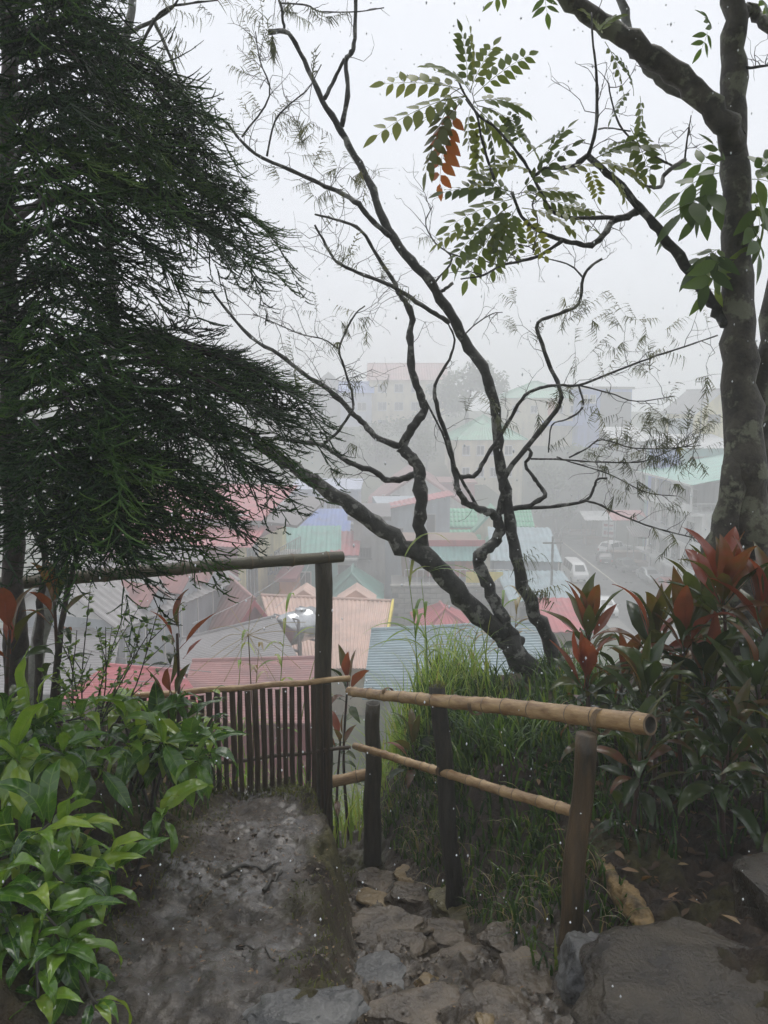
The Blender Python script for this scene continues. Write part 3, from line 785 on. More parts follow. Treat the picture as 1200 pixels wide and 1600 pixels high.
for k in range(3): fbox(fr2, w - 3.2 + k * 0.3, w - 3.0 + k * 0.3, h - 1.6, h - 1.1, 0.0, 0.06).build('vent_block', M['frame_w'], r)

# lavender building, blue and teal buildings left of centre
r, w, h, d = building('apartment_building', 'lavender blue building with rows of dark window strips', 452, 560, 768, 86, 12, 'w_lav', cat='building')
roof_flat(r, w, h, d, 'w_lav', 0.3, 0.3)
fr = face_frame('front', w, d)
for k in range(4): add_window(r, fr, 0.6 + k * 1.75, h - 2.0, 1.6, 0.85, 'w_lav', 2, False)
for k in range(3): add_window(r, fr, 0.8 + k * 2.3, h - 5.4, 1.7, 1.2, 'frame_w', 2)
MB().box((0, -0.6, h - 3.55), (w + 0.4, 1.2, 0.2)).build('balcony', M['w_white'], r)
railing(r, (-w / 2, -1.1, h - 3.45), (w / 2, -1.1, h - 3.45), 1.0, 'metal')
r, w, h, d = building('house', 'long house with bright blue roof in front of lavender building', 432, 540, 848, 74, 7, 'w_teal')
roof_shed(r, w, h, d, 2.2, 'r_blue', 0.4)
r, w, h, d = building('house', 'teal walled house below the bright blue roof', 436, 528, 876, 62, 6, 'w_teal', rot=0.05)
roof_shed(r, w, h, d, 1.8, 'r_teal', 0.3)
fr = face_frame('front', w, d); add_window(r, fr, 1.6, h - 2.2, 1.0, 1.3, 'frame_w', 1)
r, w, h, d = building('house', 'small house with pink red roof beside the concrete tower', 520, 556, 866, 63, 5, 'w_grey')
roof_shed(r, w, h, d, 1.0, 'r_pinkred', 0.3); fr = face_frame('front', w, d)
MB().box((0, -0.3, h - 0.35), (w + 0.3, 0.5, 0.15)).build('fascia', M['w_white'], r); add_window(r, fr, 0.4, h - 2.6, 1.1, 1.7, 'frame_d', 1)
r, w, h, d = building('house', 'house with dark green hip roof behind the pink roof', 505, 590, 942, 54, 7, 'w_grey')
roof_hip(r, w, h, d, 1.7, 'r_dteal')
r, w, h, d = building('house', 'small orange red walled house beside the yellow wall', 436, 458, 908, 56, 5, 'w_orange'); roof_flat(r, w, h, d, 'w_red')

# grey concrete tower house
r, w, h, d = building('apartment_building', 'bare concrete building with two small barred windows', 552, 602, 812, 66, 8, 'w_conc', cat='building')
roof_flat(r, w, h, d, 'r_dark', 0.5, 0.35)
fr = face_frame('front', w, d)
for v in (h - 3.4, h - 6.1):
    wo = add_window(r, fr, 0.55, v, 1.0, 0.95, 'frame_d', 3)
MB().box((0.3, -0.2, h - 0.75), (1.6, 0.5, 1.2)).build('chute', M['w_grey'], r)
r, w, h, d = building('apartment_building', 'blue grey building with a red edged roof behind the leaning trunk', 592, 704, 792, 74, 9, 'w_bluegrey', cat='building', rot=math.radians(5))
mb = MB(); sheet(mb, (-w / 2 - 0.3, -0.6, h - 0.3), (w / 2 + 0.3, -0.6, h + 1.2), (w / 2 + 0.3, 2.2, h + 1.35), (-w / 2 - 0.3, 2.2, h - 0.15), 16, 0.04); mb.build('roof', M['r_pinkred'], r)
mb = MB(); mb.prism([(-w / 2, 0, h - 0.2), (w / 2, 0, h - 0.2), (w / 2, 0, h + 1.05), (-w / 2, 0, h - 0.1)], (0, 0.3, 0)); mb.build('gable', M['w_bluegrey'], r)
fr = face_frame('front', w, d); add_window(r, fr, w - 2.4, h - 2.6, 1.0, 1.9, 'w_grey', 0); add_window(r, fr, 1.0, h - 3.2, 1.4, 1.2, 'w_grey', 1)
r, w, h, d = building('hall', 'wide white gabled hall with a rust red roof edge', 585, 722, 784, 92, 16, 'w_white', cat='hall')
roof_gable(r, w, h, d, 3.6, 'r_rust', over=0.9, axis='y', fascia='r_rust', gable='w_white')
fr = face_frame('front', w, d); add_window(r, fr, 0.9, h - 0.7, 2.2, 1.6, 'frame_w', 1); add_window(r, fr, 3.6, h - 0.9, 4, 0.6, 'frame_w', 3, False)

# terrace of concrete blocks with a red doored house on it
c0 = P(612, 917, 57); c1 = P(795, 925, 57)
tw = c1.x - c0.x; th_ = 5.0
t = empty('block_wall', ((c0.x + c1.x) / 2, 57, c0.z - th_), 0, 'grey concrete block retaining wall under the railed terrace', 'wall')
MB().box((0, 2.2, th_ / 2 - 0.05), (tw, 4.2, th_)).build('core', M['mortar'], t)
bw, bh = 0.98, 0.40
blk = None
for j in range(11):
    for i in range(-1, int(tw / bw) + 1):
        x0 = -tw / 2 + i * bw + (0.5 * bw if j % 2 else 0); x1 = min(x0 + bw, tw / 2); x0 = max(x0, -tw / 2)
        if x1 - x0 < 0.9 * bw: continue
        if blk is None:
            blk = MB().box((0, 0, 0), (bw - 0.05, 0.16, bh - 0.05)).build('block', M['block'], t); o = blk
        else:
            o = blk.copy(); o.parent = t; col.objects.link(o)
        o.location = ((x0 + x1) / 2, 0.06 + random.uniform(-0.02, 0.02), th_ - 0.3 - j * bh)
MB().box((0, 0.1, th_ + 0.07), (tw + 0.2, 0.5, 0.16)).build('coping', M['block'], t)
ra = railing(t, (-tw / 2 + 1.0, 0.15, th_ + 0.15), (tw / 2, 0.15, th_ + 0.15), 1.15, 'frame_w')
r, w, h, d = building('house', 'terrace house with an orange red door under a teal awning', 628, 752, 848, 60.5, 5, 'w_brown', z0=c0.z)
roof_flat(r, w, h, d, 'r_grey', 0.2, 0.12, -0.6)
mb = MB(); sheet(mb, (-w / 2 + 1.6, -1.6, h - 1.15), (w / 2 + 0.2, -1.6, h - 1.15), (w / 2 + 0.2, 0.0, h - 0.1), (-w / 2 + 1.6, 0.0, h - 0.1), 16, 0.03); mb.build('awning', M['w_teal'], r)
MB().box((0, -0.45, h + 0.05), (w + 0.6, 0.1, 0.5)).build('fascia', M['r_pinkred'], r)
fr = face_frame('front', w, d)
do = fbox(fr, w - 2.1, w - 0.5, 0.02, 2.1, 0.0, 0.1).build('door', M['w_orange'], r)
fbox(fr, w - 0.8, w - 0.72, 0.95, 1.15, 0.1, 0.16).build('handle', M['steel'], do)
fbox(fr, w - 2.6, w - 1.9, 1.5, 1.95, 0.1, 0.13).build('notice', M['frame_w'], r)
fbox(fr, 2.0, 4.2, 0.02, 1.2, 0.0, 0.12).build('panel', M['w_red'], r)
add_window(r, fr, 0.5, 0.7, 1.2, 1.2, 'frame_d', 1)
bn = P(757, 901, 56.9)
MB().prism([(-1.4, 0, -0.42), (0.6, 0, -0.42), (1.4, 0, 0.2), (1.4, 0, 0.42), (-1.4, 0, 0.42)], (0, 0.03, 0)).build('yellow_cloth', M['w_strip'])
yc = bpy.data.objects['yellow_cloth']; yc.location = bn + Vector((0, -0.02, -0.05)); tag(yc, 'yellow cloth hung over the terrace railing', 'cloth')
r, w, h, d = building('house', 'small hip roofed hut with a dark red roof below block wall', 668, 732, 980, 44, 4, 'w_grey', rot=0.1); roof_hip(r, w, h, d, 0.75, 'r_red')

# green tiled house
r, w, h, d = building('house', 'cream house with green tiled roofs and twin front gables', 700, 832, 852, 75, 8, 'w_cream')
paint('tile_green', (0.13, 0.50, 0.29), 0.22, 0.8)
def tile_slope(x0, x1, y0, z0, y1, z1, nx, nz):
    sl = MB(); sl.prism([(x0, y0, z0), (x1, y0, z0), (x1, y1, z1), (x0, y1, z1)], (0, 0.05, -0.12))
    base = sl.build('roof', M['r_green'], r)
    tw_, first = (x1 - x0) / nx, None
    for j in range(nz):
        for i in range(nx):
            f = (j + 0.5) / nz
            if first is None:
                tl = math.hypot(y1 - y0, z1 - z0) / nz
                mbx = MB(); a_ = math.atan2(z1 - z0, y1 - y0)
                m_ = Matrix.Rotation(a_, 4, 'X')
                mbx.add([m_ @ Vector(p) for p in ((-tw_ * .44, -tl * .48, .03), (0, -tl * .48, .13), (tw_ * .44, -tl * .48, .03), (-tw_ * .44, tl * .46, .0), (0, tl * .46, .08), (tw_ * .44, tl * .46, .0))], [(0, 1, 4, 3), (1, 2, 5, 4), (0, 2, 1), (3, 4, 5)])
                first = mbx.build('tile', M['tile_green'], base); o = first
            else:
                o = first.copy(); o.parent = base; col.objects.link(o)
            o.location = (x0 + (i + 0.5) * tw_, y0 + (y1 - y0) * f, z0 + (z1 - z0) * f + 0.02)
for (xa, xb) in ((-w / 2 - 0.5, -w / 2 + 3.3), (w / 2 - 2.2, w / 2 + 0.7)):
    tile_slope(xa, xb, -0.8, h - 0.2, 1.6, h + 1.3, 8, 4)
    tile_slope(xa + 0.3, xb - 0.1, 1.7, h + 1.55, 4.2, h + 3.1, 8, 4)
MB().box((0, 5.0, h + 0.7), (w - 0.3, 5.6, 1.6)).build('upper_wall', M['w_cream'], r)
gx = 0.4
for (cx_, y_, hw, zb, zp) in ((gx + 0.3, -1.3, 2.1, h - 0.6, h + 1.5), (gx + 0.1, 0.9, 2.3, h + 1.1, h + 3.6)):
    MB().prism([(cx_ - hw, y_, zb - 1.6), (cx_ + hw, y_, zb - 1.6), (cx_ + hw, y_, zb), (cx_, y_, zp), (cx_ - hw, y_, zb)], (0, 3.0, 0)).build('gable', M['w_cream'], r)
    for s in (-1, 1):
        mb = MB(); sheet(mb, (cx_ + s * (hw + 0.35), y_ - 0.3, zb - 0.28), (cx_ + s * (hw + 0.35), y_ + 3.2, zb - 0.28), (cx_, y_ + 3.2, zp + 0.08), (cx_, y_ - 0.3, zp + 0.08), 6, 0.04, 0.22); mb.build('roof', M['r_green'], r)
MB().box((w / 2 + 0.55, 3.2, h - 0.9), (0.4, 7.5, 1.1)).build('wing', M['w_teal'], r)

# blue grey sheds right of the terrace
r, w, h, d = building('shed', 'blue grey sheet metal shed beside the terrace', 772, 872, 876, 61, 9, 'w_bluegrey', cat='shed', rot=math.radians(-6)); roof_shed(r, w, h, d, 1.2, 'r_bluegrey', 0.3)
fr = face_frame('front', w, d); add_window(r, fr, 3.0, h - 2.0, 1.2, 1.1, 'frame_d', 1)
r, w, h, d = building('shed', 'low grey shed with dark openings beside the street', 800, 905, 938, 53, 6, 'w_conc', cat='shed'); roof_shed(r, w, h, d, 0.7, 'r_bluegrey', 0.3)
fr = face_frame('front', w, d)
for k in range(3): add_window(r, fr, 0.5 + k * 1.45, h - 1.7, 1.15, 1.2, 'frame_d', 1)
r, w, h, d = building('shed', 'small shed with faded red roof below the street', 862, 920, 985, 44, 4, 'w_brown', cat='shed'); roof_shed(r, w, h, d, 0.8, 'r_red', 0.3)
r, w, h, d = building('house', 'small brown house beside the green tiled roof', 836, 862, 850, 88, 5, 'w_brown'); roof_gable(r, w, h, d, 1.3, 'r_rust', 0.3, 'y', gable='w_brown')
fr = face_frame('front', w, d); add_window(r, fr, 0.5, h - 1.3, 0.8, 0.8, 'frame_d', 1)

# three storey building with green roof along the street
ya, yb = 74.5, 90.0
X0 = 31.2
zt = P(1080, 757, 74.5).z
r = empty('street_building', (X0 + 4.5, ya, RZ - 0.2), 0, 'three storey grey building with green roof and open balconies beside street', 'building')
H = zt - (RZ - 0.2); w = 9.0; d = yb - ya
MB().box((0, d / 2, H / 2 - 1.45), (w, d, H - 2.9)).build('wall', M['w_white'], r)
MB().box((0.9, d / 2 + 0.4, H - 1.4), (w - 1.8, d - 0.8, 2.8)).build('upper_wall', M['w_grey'], r)
for f_ in (0, 1, 2):
    z = H - 3.0 - f_ * 3.1
    MB().box((-w / 2 - 0.55, d / 2, z), (1.3, d + 0.6, 0.24)).build('balcony', M['w_white'], r)
    if f_ < 2:
        MB().box((-w / 2 - 1.16, d / 2, z + 0.55), (0.08, d + 0.5, 0.85)).build('parapet', M['w_grey' if f_ else 'w_white'], r)
railing(r, (-w / 2 - 1.1, -0.25, H - 2.88), (w / 2 - 2, -0.25, H - 2.88), 1.0, 'frame_w')
fr = face_frame('left', w, d)
for f_ in range(4):
    for k in range(4):
        z = H - 2.6 - f_ * 3.1
        if z < 0.3: continue
        add_window(r, fr, 1.0 + k * 3.6, z + (0.3 if f_ else 0.5) - 0.2, 2.2, 1.6, 'frame_d' if f_ != 1 else 'frame_w', 2)
fr = face_frame('front', w, d)
for f_ in (1, 2):
    for k in range(3): add_window(r, fr, 0.9 + k * 2.7, H - 2.4 - f_ * 3.1, 1.7, 1.5, 'frame_w', 1)
fbox(fr, 1.0, 1.9, H - 2.9 - 3.1, H - 0.9 - 3.1, 0.0, 0.1).build('door', M['w_yellow'], r)
mb = MB(); sheet(mb, (-w / 2 - 1.5, -0.6, H), (-w / 2 - 1.5, d + 0.4, H), (w / 2 - 0.4, d + 0.4, H + 2.0), (w / 2 - 0.4, -0.6, H + 2.0), 34, 0.05); mb.build('roof', M['r_teal'], r)
MB().box((-w / 2 - 1.5, d / 2, H - 0.06), (0.1, d + 1.0, 0.22)).build('gutter', M['frame_w'], r)
for k in range(4): MB().box((-w / 2 - 1.05, 0.3 + k * (d - 0.6) / 3, H - 1.5), (0.16, 0.16, 2.9)).build('column', M['w_white'], r)
for (yy, c_) in ((4.2, 'frame_w'), (5.6, 'frame_w'), (6.3, 'frame_d')):
    MB().box((-w / 2 - 1.25, yy, H - 1.75), (0.05, 0.8, 1.0)).build('laundry', M[c_], r)
# upper teal storey behind with blue tarpaulin
r, w, h, d = building('house', 'teal walled house stepping up behind the green street roof', 1052, 1160, 700, 90, 9, 'w_teal'); roof_shed(r, w, h, d, 1.2, 'r_white', 0.4)
fr = face_frame('front', w, d); add_window(r, fr, 2.0, h - 2.2, 2.2, 1.2, 'w_brown', 2)
r, w, h, d = building('shed', 'shed with a bright blue wall behind the green street roof', 1034, 1064, 702, 88, 4, 'w_blue', cat='shed'); roof_flat(r, w, h, d, 'r_white')
# yellow house up on the right
r, w, h, d = building('house', 'pale yellow two storey house high above the street', 1086, 1160, 640, 100, 8, 'w_yellow', rot=math.radians(6))
roof_gable(r, w, h, d, 2.6, 'r_grey', 0.7, 'y', gable='w_yellow', fascia='frame_w')
fr = face_frame('front', w, d); add_window(r, fr, 1.7, h - 1.6, 1.7, 1.0, 'w_brown', 1); add_window(r, fr, 4.4, h - 1.6, 1.3, 1.0, 'w_brown', 1); add_window(r, fr, 2.2, h - 4.8, 1.4, 1.2, 'w_brown', 1)
MB().box((-w / 2 - 0.7, 2.5, h / 2 - 0.6), (1.3, 4, h - 1.2)).build('side_wing', M['w_bluegrey'], r)

# far hillside houses
r, w, h, d = building('house', 'far two storey house with green hip roof and cream windows', 712, 818, 684, 106, 10, 'w_cream', rot=math.radians(4)); roof_hip(r, w, h, d, 3.0, 'r_green')
fr = face_frame('front', w, d)
for v in (h - 2.4, h - 5.4):
    for u in (0.9, 2.9, 4.8, 6.8): add_window(r, fr, u, v, 1.1, 1.35, 'frame_w', 1)
r, w, h, d = building('house', 'far house with wide green hip roof left of the grey block', 786, 908, 620, 126, 12, 'w_cream'); roof_hip(r, w, h, d, 2.6, 'r_green')
fr = face_frame('front', w, d)
for u in (1.6, 4.6, 8.8, 11): add_window(r, fr, u, h - 2.6, 1.1, 1.2, 'frame_w', 1)
fbox(fr, 7.4, 8.5, h - 3.0, h - 0.8, 0, 0.1).build('door', M['w_orange'], r)
mb = MB(); sheet(mb, (0, -2.0, h - 4.6), (w / 2, -2.0, h - 4.6), (w / 2, 0, h - 3.9), (0, 0, h - 3.9), 10, 0.05); mb.build('awning', M['r_blue'], r)
r, w, h, d = building('apartment_building', 'far blue and grey block with flat roof beside green hip roof', 902, 992, 608, 126, 10, 'w_blue', cat='building', rot=math.radians(18)); roof_flat(r, w, h, d, 'r_grey', 0.3, 0.4)
MB().box((1.9, -0.08, h / 2 - 0.2), (w - 4.2, 0.16, h - 0.5)).build('front_panel', M['w_dark'], r)
fr = face_frame('front', w, d)
for u in (0.5, 2.0): add_window(r, fr, u, h - 2.2, 1.1, 1.3, 'frame_w', 1)
r, w, h, d = building('house', 'far low house with a pale sloping roof under the grey block', 962, 1012, 688, 112, 6, 'w_grey'); roof_shed(r, w, h, d, 1.6, 'r_white', 0.5)
r, w, h, d = building('apartment_building', 'farthest pale building with a pink roof on the hilltop', 578, 696, 592, 140, 12, 'w_cream', cat='building'); roof_gable(r, w, h, d, 3.0, 'r_rust', 0.5, 'x', gable='w_cream')
fr = face_frame('front', w, d)
for v in (h - 2.4, h - 5.6, h - 8.8):
    for u in (1.5, 4.5, 7.5, 10.5): add_window(r, fr, u, v, 1.6, 1.5, 'frame_w', 1)
r, w, h, d = building('house', 'far house with a blue front beside the pink roofed building', 532, 580, 612, 138, 8, 'w_lav'); roof_gable(r, w, h, d, 1.8, 'r_blue', 0.5, 'x', gable='w_lav')
fr = face_frame('front', w, d); add_window(r, fr, 3.0, h - 3.4, 1.6, 1.5, 'frame_w', 1)
r, w, h, d = building('house', 'far grey gabled house high among the mist on the hill', 486, 540, 604, 146, 8, 'w_grey'); roof_gable(r, w, h, d, 2.6, 'r_grey', 0.5, 'y', gable='w_grey')
r, w, h, d = building('house', 'cream house with steep grey gable behind the red roofed house', 372, 448, 800, 96, 9, 'w_cream'); roof_gable(r, w, h, d, 4.2, 'r_white', 0.4, 'y', gable='w_white', fascia='frame_w')
fr = face_frame('front', w, d); add_window(r, fr, 3.4, h - 0.4, 1.4, 1.2, 'frame_w', 1)
r, w, h, d = building('house', 'yellow grey house between cream gable and lavender building', 412, 462, 778, 100, 7, 'w_yellow'); roof_flat(r, w, h, d, 'r_grey')
for k, (p0, p1, py, D_, mm, lab) in enumerate(((462, 580, 764, 106, 'r_white', 'long low market shed with pale roof behind lavender building'), (470, 585, 748, 118, 'r_grey', 'long low market shed with grey roof, second row back'), (500, 590, 735, 128, 'r_white', 'long low market shed with pale roof, farthest row'))):
    r, w, h, d = building('market_shed', lab, p0, p1, py, D_, 8, 'w_grey', cat='shed', group='market sheds behind the lavender building'); roof_gable(r, w, h, d, 1.2, mm, 0.4, 'x')
    fr = face_frame('front', w, d)
    for u in range(4): add_window(r, fr, 1.0 + u * 2.6, h - 1.3, 1.4, 0.8, 'frame_d', 1, False)
r, w, h, d = building('house', 'rust red flat house below the far two storey house', 690, 742, 756, 98, 7, 'w_red'); roof_flat(r, w, h, d, 'r_rust')
r, w, h, d = building('house', 'grey house with dark slanting roof left of red roofs', 300, 378, 790, 88, 9, 'w_grey'); roof_gable(r, w, h, d, 3.4, 'r_dark', 0.4, 'y', gable='w_grey')
r, w, h, d = building('house', 'misty grey house high on the slope behind conifer boughs', 380, 460, 700, 125, 9, 'w_grey'); roof_hip(r, w, h, d, 2.5, 'r_grey')

# market awnings across the street
def stall(label, px, py, D, w, dep, m, rot=0.0):
    c = P(px, py, D); gz = RZ + 0.13
    r = empty('market_stall', (c.x, c.y, gz), rot, label, 'stall', 'stalls beside the street'); hh = c.z - gz
    for sx in (-1, 1):
        for y in (0, dep): MB().box((sx * (w / 2 - 0.1), y, hh / 2), (0.1, 0.1, hh)).build('post', M['metal'], r)
    mb = MB(); sheet(mb, (-w / 2 - 0.2, -0.3, hh - 0.05), (w / 2 + 0.2, -0.3, hh - 0.05), (w / 2 + 0.2, dep + 0.2, hh + 0.8), (-w / 2 - 0.2, dep + 0.2, hh + 0.8), 10, 0.04); mb.build('awning', M[m], r)
    MB().box((0, dep * 0.5, 0.45), (w - 0.4, dep * 0.6, 0.9)).build('counter', M['w_brown'], r)
    return r
stall('market stall with a red awning beside the street building', 985, 812, 92, 4.0, 2.4, 'r_pinkred')
stall('market stall with a pale grey awning beside the white vehicle', 940, 812, 102, 4.2, 2.6, 'r_white')
stall('market stall with a grey awning, farthest along the street', 912, 800, 108, 4.2, 2.6, 'r_grey')
stall('market stall with a dark awning under the street building', 1005, 838, 86, 2.2, 2.2, 'r_dark')
# tarpaulin sign
s = P(951, 828, 99)
sg = empty('street_sign', (s.x, s.y, RZ + 0.1), math.radians(-8), 'white banner sign with red marks on posts beside street', 'sign')
hh = s.z - RZ
for sx in (-0.75, 0.75): MB().box((sx, 0, hh / 2), (0.08, 0.08, hh + 1.2)).build('post', M['metal'], sg)
bd = MB().box((0, -0.08, hh), (1.7, 0.05, 2.0)).build('board', M['frame_w'], sg)
for k, (x, z, ww_, h_) in enumerate(((-0.4, 0.55, 0.5, 0.35), (0.3, 0.5, 0.5, 0.2), (-0.1, 0.05, 1.1, 0.3), (0.2, -0.5, 0.8, 0.35), (-0.45, -0.45, 0.35, 0.5))):
    MB().box((x, -0.115, hh + z), (ww_, 0.012, h_)).build('mark', M['w_red' if k != 2 else 'w_bluegrey'], bd)

# poles and wires
def pole(label, px, py_top, D, r_=0.09, z0=None):
    t_ = P(px, py_top, D); g = z0 if z0 is not None else tz(t_.x, t_.y)
    o = empty('utility_pole', (t_.x, t_.y, g), 0, label, 'pole', 'poles in the valley')
    MB().tube([(0, 0, 0), (0, 0, (t_.z - g) * 0.5), (0, 0, t_.z - g)], [r_ * 1.3, r_ * 1.1, r_], 8).build('shaft', M['metal'], o)
    MB().box((0, 0, t_.z - g - 0.5), (1.5, 0.1, 0.12)).build('crossarm', M['metal'], o)
    return t_
p1 = pole('thin utility pole in front of the blue grey shed', 864, 838, 56)
p2 = pole('utility pole standing in front of the pale yellow house', 1099, 590, 92)
p3 = pole('utility pole beside the white van on the street', 877, 826, 84, z0=RZ)
p4 = pole('utility pole at the far end of the street', 925, 770, 106, z0=RZ)
p5 = pole('far utility pole on the slope above the market stalls', 924, 735, 116)
def cable(a, b, sag, label, r_=0.014):
    a, b = Vector(a), Vector(b); pts = [a.lerp(b, i / 14) - Vector((0, 0, sag * 4 * (i / 14) * (1 - i / 14))) for i in range(15)]
    o = MB().tube(pts, r_, 5).build('cable', M['wire']); tag(o, label, 'cable', 'overhead cables')
cable(P(-40, 955, 22), P(330, 1050, 22), 0.3, 'overhead cable crossing low over the bright red roof')
cable(P(-40, 1000, 20), P(240, 1065, 20), 0.3, 'lower cable in front of the dusty grey roof', 0.012)
cable(P(478, 868, 50), P(300, 975, 24), 0.4, 'slanting cable from the teal house past the red gable')
cable(P(484, 880, 50), P(430, 950, 30), 0.3, 'short slanting cable beside the water tank')
cable(p1, p3, 0.5, 'cable between the shed pole and the van pole', 0.02)
cable(p3, p4, 0.5, 'cable running along the street above the vehicles', 0.02)
cable(p2, P(900, 600, 120), 1.0, 'cable from the yellow house pole across the misty hillside', 0.02)
cable(P(735, 640, 104), p5, 1.0, 'cable from far house with green roof down to the slope pole', 0.02)
# ------------------------------------------------------------------ vehicles (local x = forwards)
M['car_white'] = mat('car_white', (0.75, 0.75, 0.74), (0.66, 0.66, 0.65), 0.2, 0.8)
M['car_dark'] = mat('car_dark', (0.03, 0.032, 0.035), (0.045, 0.045, 0.05), 0.2, 0.8)
M['car_silver'] = mat('car_silver', (0.40, 0.41, 0.42), (0.33, 0.34, 0.35), 0.25, 0.8, metallic=0.3)
M['car_red'] = mat('car_red', (0.30, 0.03, 0.03), (0.22, 0.03, 0.03), 0.25, 0.8)
M['tyre'] = mat('tyre', (0.02, 0.02, 0.02), (0.03, 0.03, 0.03), 0.7, 6)
M['lamp_glass'] = mat('lamp_glass', (0.65, 0.66, 0.68), (0.5, 0.5, 0.52), 0.1, 3)
M['lamp_red'] = mat('lamp_red', (0.35, 0.02, 0.02), (0.25, 0.02, 0.02), 0.2, 3)
STY = {
    'van': dict(L=4.9, W=1.75, st=[(2.45, .35, .75, .8, .80), (2.38, .3, 1.0, 1.05, .84), (2.05, .28, 1.15, 1.3, .87), (1.35, .28, 1.2, 2.0, .875), (0.8, .28, 1.2, 2.1, .875), (-2.2, .28, 1.2, 2.1, .875), (-2.42, .35, 1.15, 1.95, .86)], wb=(1.55, -1.45), wr=.34),
    'suv': dict(L=4.8, W=1.86, st=[(2.4, .4, .8, .85, .78), (2.25, .33, 1.0, 1.04, .88), (1.05, .32, 1.08, 1.16, .92), (0.35, .32, 1.1, 1.72, .92), (-0.3, .32, 1.1, 1.8, .93), (-1.9, .32, 1.12, 1.72, .92), (-2.3, .38, 1.1, 1.2, .9), (-2.4, .45, .9, .95, .84)], wb=(1.45, -1.4), wr=.38),
    'sedan': dict(L=4.3, W=1.72, st=[(2.15, .32, .62, .66, .72), (2.0, .26, .82, .85, .82), (0.95, .25, .9, .96, .85), (0.3, .25, .92, 1.38, .85), (-0.3, .25, .92, 1.45, .85), (-1.0, .25, .93, 1.4, .85), (-1.6, .28, .95, 1.02, .84), (-2.08, .34, .85, .9, .78)], wb=(1.3, -1.25), wr=.31),
}
def car(style, name, label, cat, loc, rz, paint_, rear=False):
    s = STY[style]; r = empty(name, loc, rz, label, cat, 'vehicles on the street')
    vs, fs = [], []
    for (x, zb, zbelt, zr, hw) in s['st']:
        t = 0.78 if zr - zbelt > 0.3 else 0.95
        sec = [(-hw * .95, zb), (-hw, (zb + zbelt) / 2), (-hw * .985, zbelt), (-hw * t, zr - .05), (-hw * t * .82, zr), (hw * t * .82, zr), (hw * t, zr - .05), (hw * .985, zbelt), (hw, (zb + zbelt) / 2), (hw * .95, zb)]
        vs += [(x, y, z) for y, z in sec]
    n = 10
    for i in range(len(s['st']) - 1):
        for k in range(n): fs.append((i * n + k, i * n + (k + 1) % n, (i + 1) * n + (k + 1) % n, (i + 1) * n + k))
    fs.append(tuple(range(n - 1, -1, -1))); fs.append(tuple((len(s['st']) - 1) * n + k for k in range(n)))
    body = MB().add(vs, fs).build('body', M[paint_], r)
    bv = body.modifiers.new('b', 'BEVEL'); bv.width = 0.04; bv.segments = 2; bv.limit_method = 'ANGLE'
    st = s['st']
    # side glass between stations with a high roof, windscreen and rear glass on the slopes
    def quad(p, nm, m=M['glass'], th=0.015):
        p = [Vector(q) for q in p]; nr = (p[1] - p[0]).cross(p[3] - p[0]).normalized()
        cc = sum(p, Vector()) / 4
        if nr.dot(cc - Vector((0, 0, 0.9))) < 0: nr = -nr
        p = [cc + (q - cc) * 0.86 + nr * 0.012 for q in p]
        return MB().prism(p, nr * th).build(nm, m, body)
    def corner(i, sgn, top):
        x, zb, zbelt, zr, hw = st[i]; t = 0.78 if zr - zbelt > 0.3 else 0.95
        return (x, sgn * (hw * t if top else hw * .985), (zr - .05) if top else zbelt)
    for i in range(len(st) - 1):
        hi, hj = st[i][3] - st[i][2], st[i + 1][3] - st[i + 1][2]
        if hi > 0.3 and hj > 0.3:
            k = 3 if st[i][0] - st[i + 1][0] > 2 else 1
            for q in range(k):
                for sg in (-1, 1):
                    A, B, C_, D_ = [Vector(corner(*a)) for a in ((i, sg, 0), (i + 1, sg, 0), (i + 1, sg, 1), (i, sg, 1))]
                    quad([A.lerp(B, q / k), A.lerp(B, (q + 1) / k), D_.lerp(C_, (q + 1) / k), D_.lerp(C_, q / k)], 'side_window')
        elif (hi > 0.3) != (hj > 0.3):
            a, b = (i, i + 1)
            up, lo = (a, b) if hi > 0.3 else (b, a)
            x1, _, zbl, zr1, hw1 = st[up]; x0, _, zb0, zr0, hw0 = st[lo]
            quad([(x0, -hw0 * .74, zr0 + .03), (x0, hw0 * .74, zr0 + .03), (x1, hw1 * .62, zr1 - .04), (x1, -hw1 * .62, zr1 - .04)], 'windscreen' if x0 > x1 else 'rear_window')
    if style == 'van':
        x = st[-1][0]; quad([(x - .01, -.6, 1.2), (x - .01, .6, 1.2), (x - .01, .58, 1.85), (x - .01, -.58, 1.85)], 'rear_window')
    for x in s['wb']:
        for sg in (-1, 1):
            w_ = MB().tube([(x, sg * (s['W'] / 2 - .2), s['wr']), (x, sg * (s['W'] / 2 + .02), s['wr'])], s['wr'], 16).build('wheel', M['tyre'], r)
            MB().tube([(x, sg * (s['W'] / 2 + .015), s['wr']), (x, sg * (s['W'] / 2 + .035), s['wr'])], s['wr'] * .6, 12).build('rim', M['steel'], w_)
    fx, fz, fw = st[1][0] + .02, st[1][2] - .2, st[1][4]
    bx_, bz = st[-1][0], st[-1][2] - .12
    for sg in (-1, 1):
        MB().box((fx, sg * (fw - .22), fz), (.12, .34, .17)).build('headlight', M['lamp_glass'], r)
        MB().box((bx_, sg * (st[-1][4] - .14), bz), (.1, .2, .28)).build('tail_light', M['lamp_red'], r)
        MB().box((st[2][0] - .25, sg * (s['W'] / 2 + .08), st[2][2] + .08), (.1, .18, .13)).build('mirror', M[paint_], r)
    MB().box((st[0][0] - .02, 0, st[0][1] + .14), (.1, fw * 1.1, .2)).build('grille', M['tyre'], r)
    MB().box((st[0][0] + .035, 0, st[0][1] + .13), (.02, .42, .12)).build('number_plate', M['frame_w'], r)
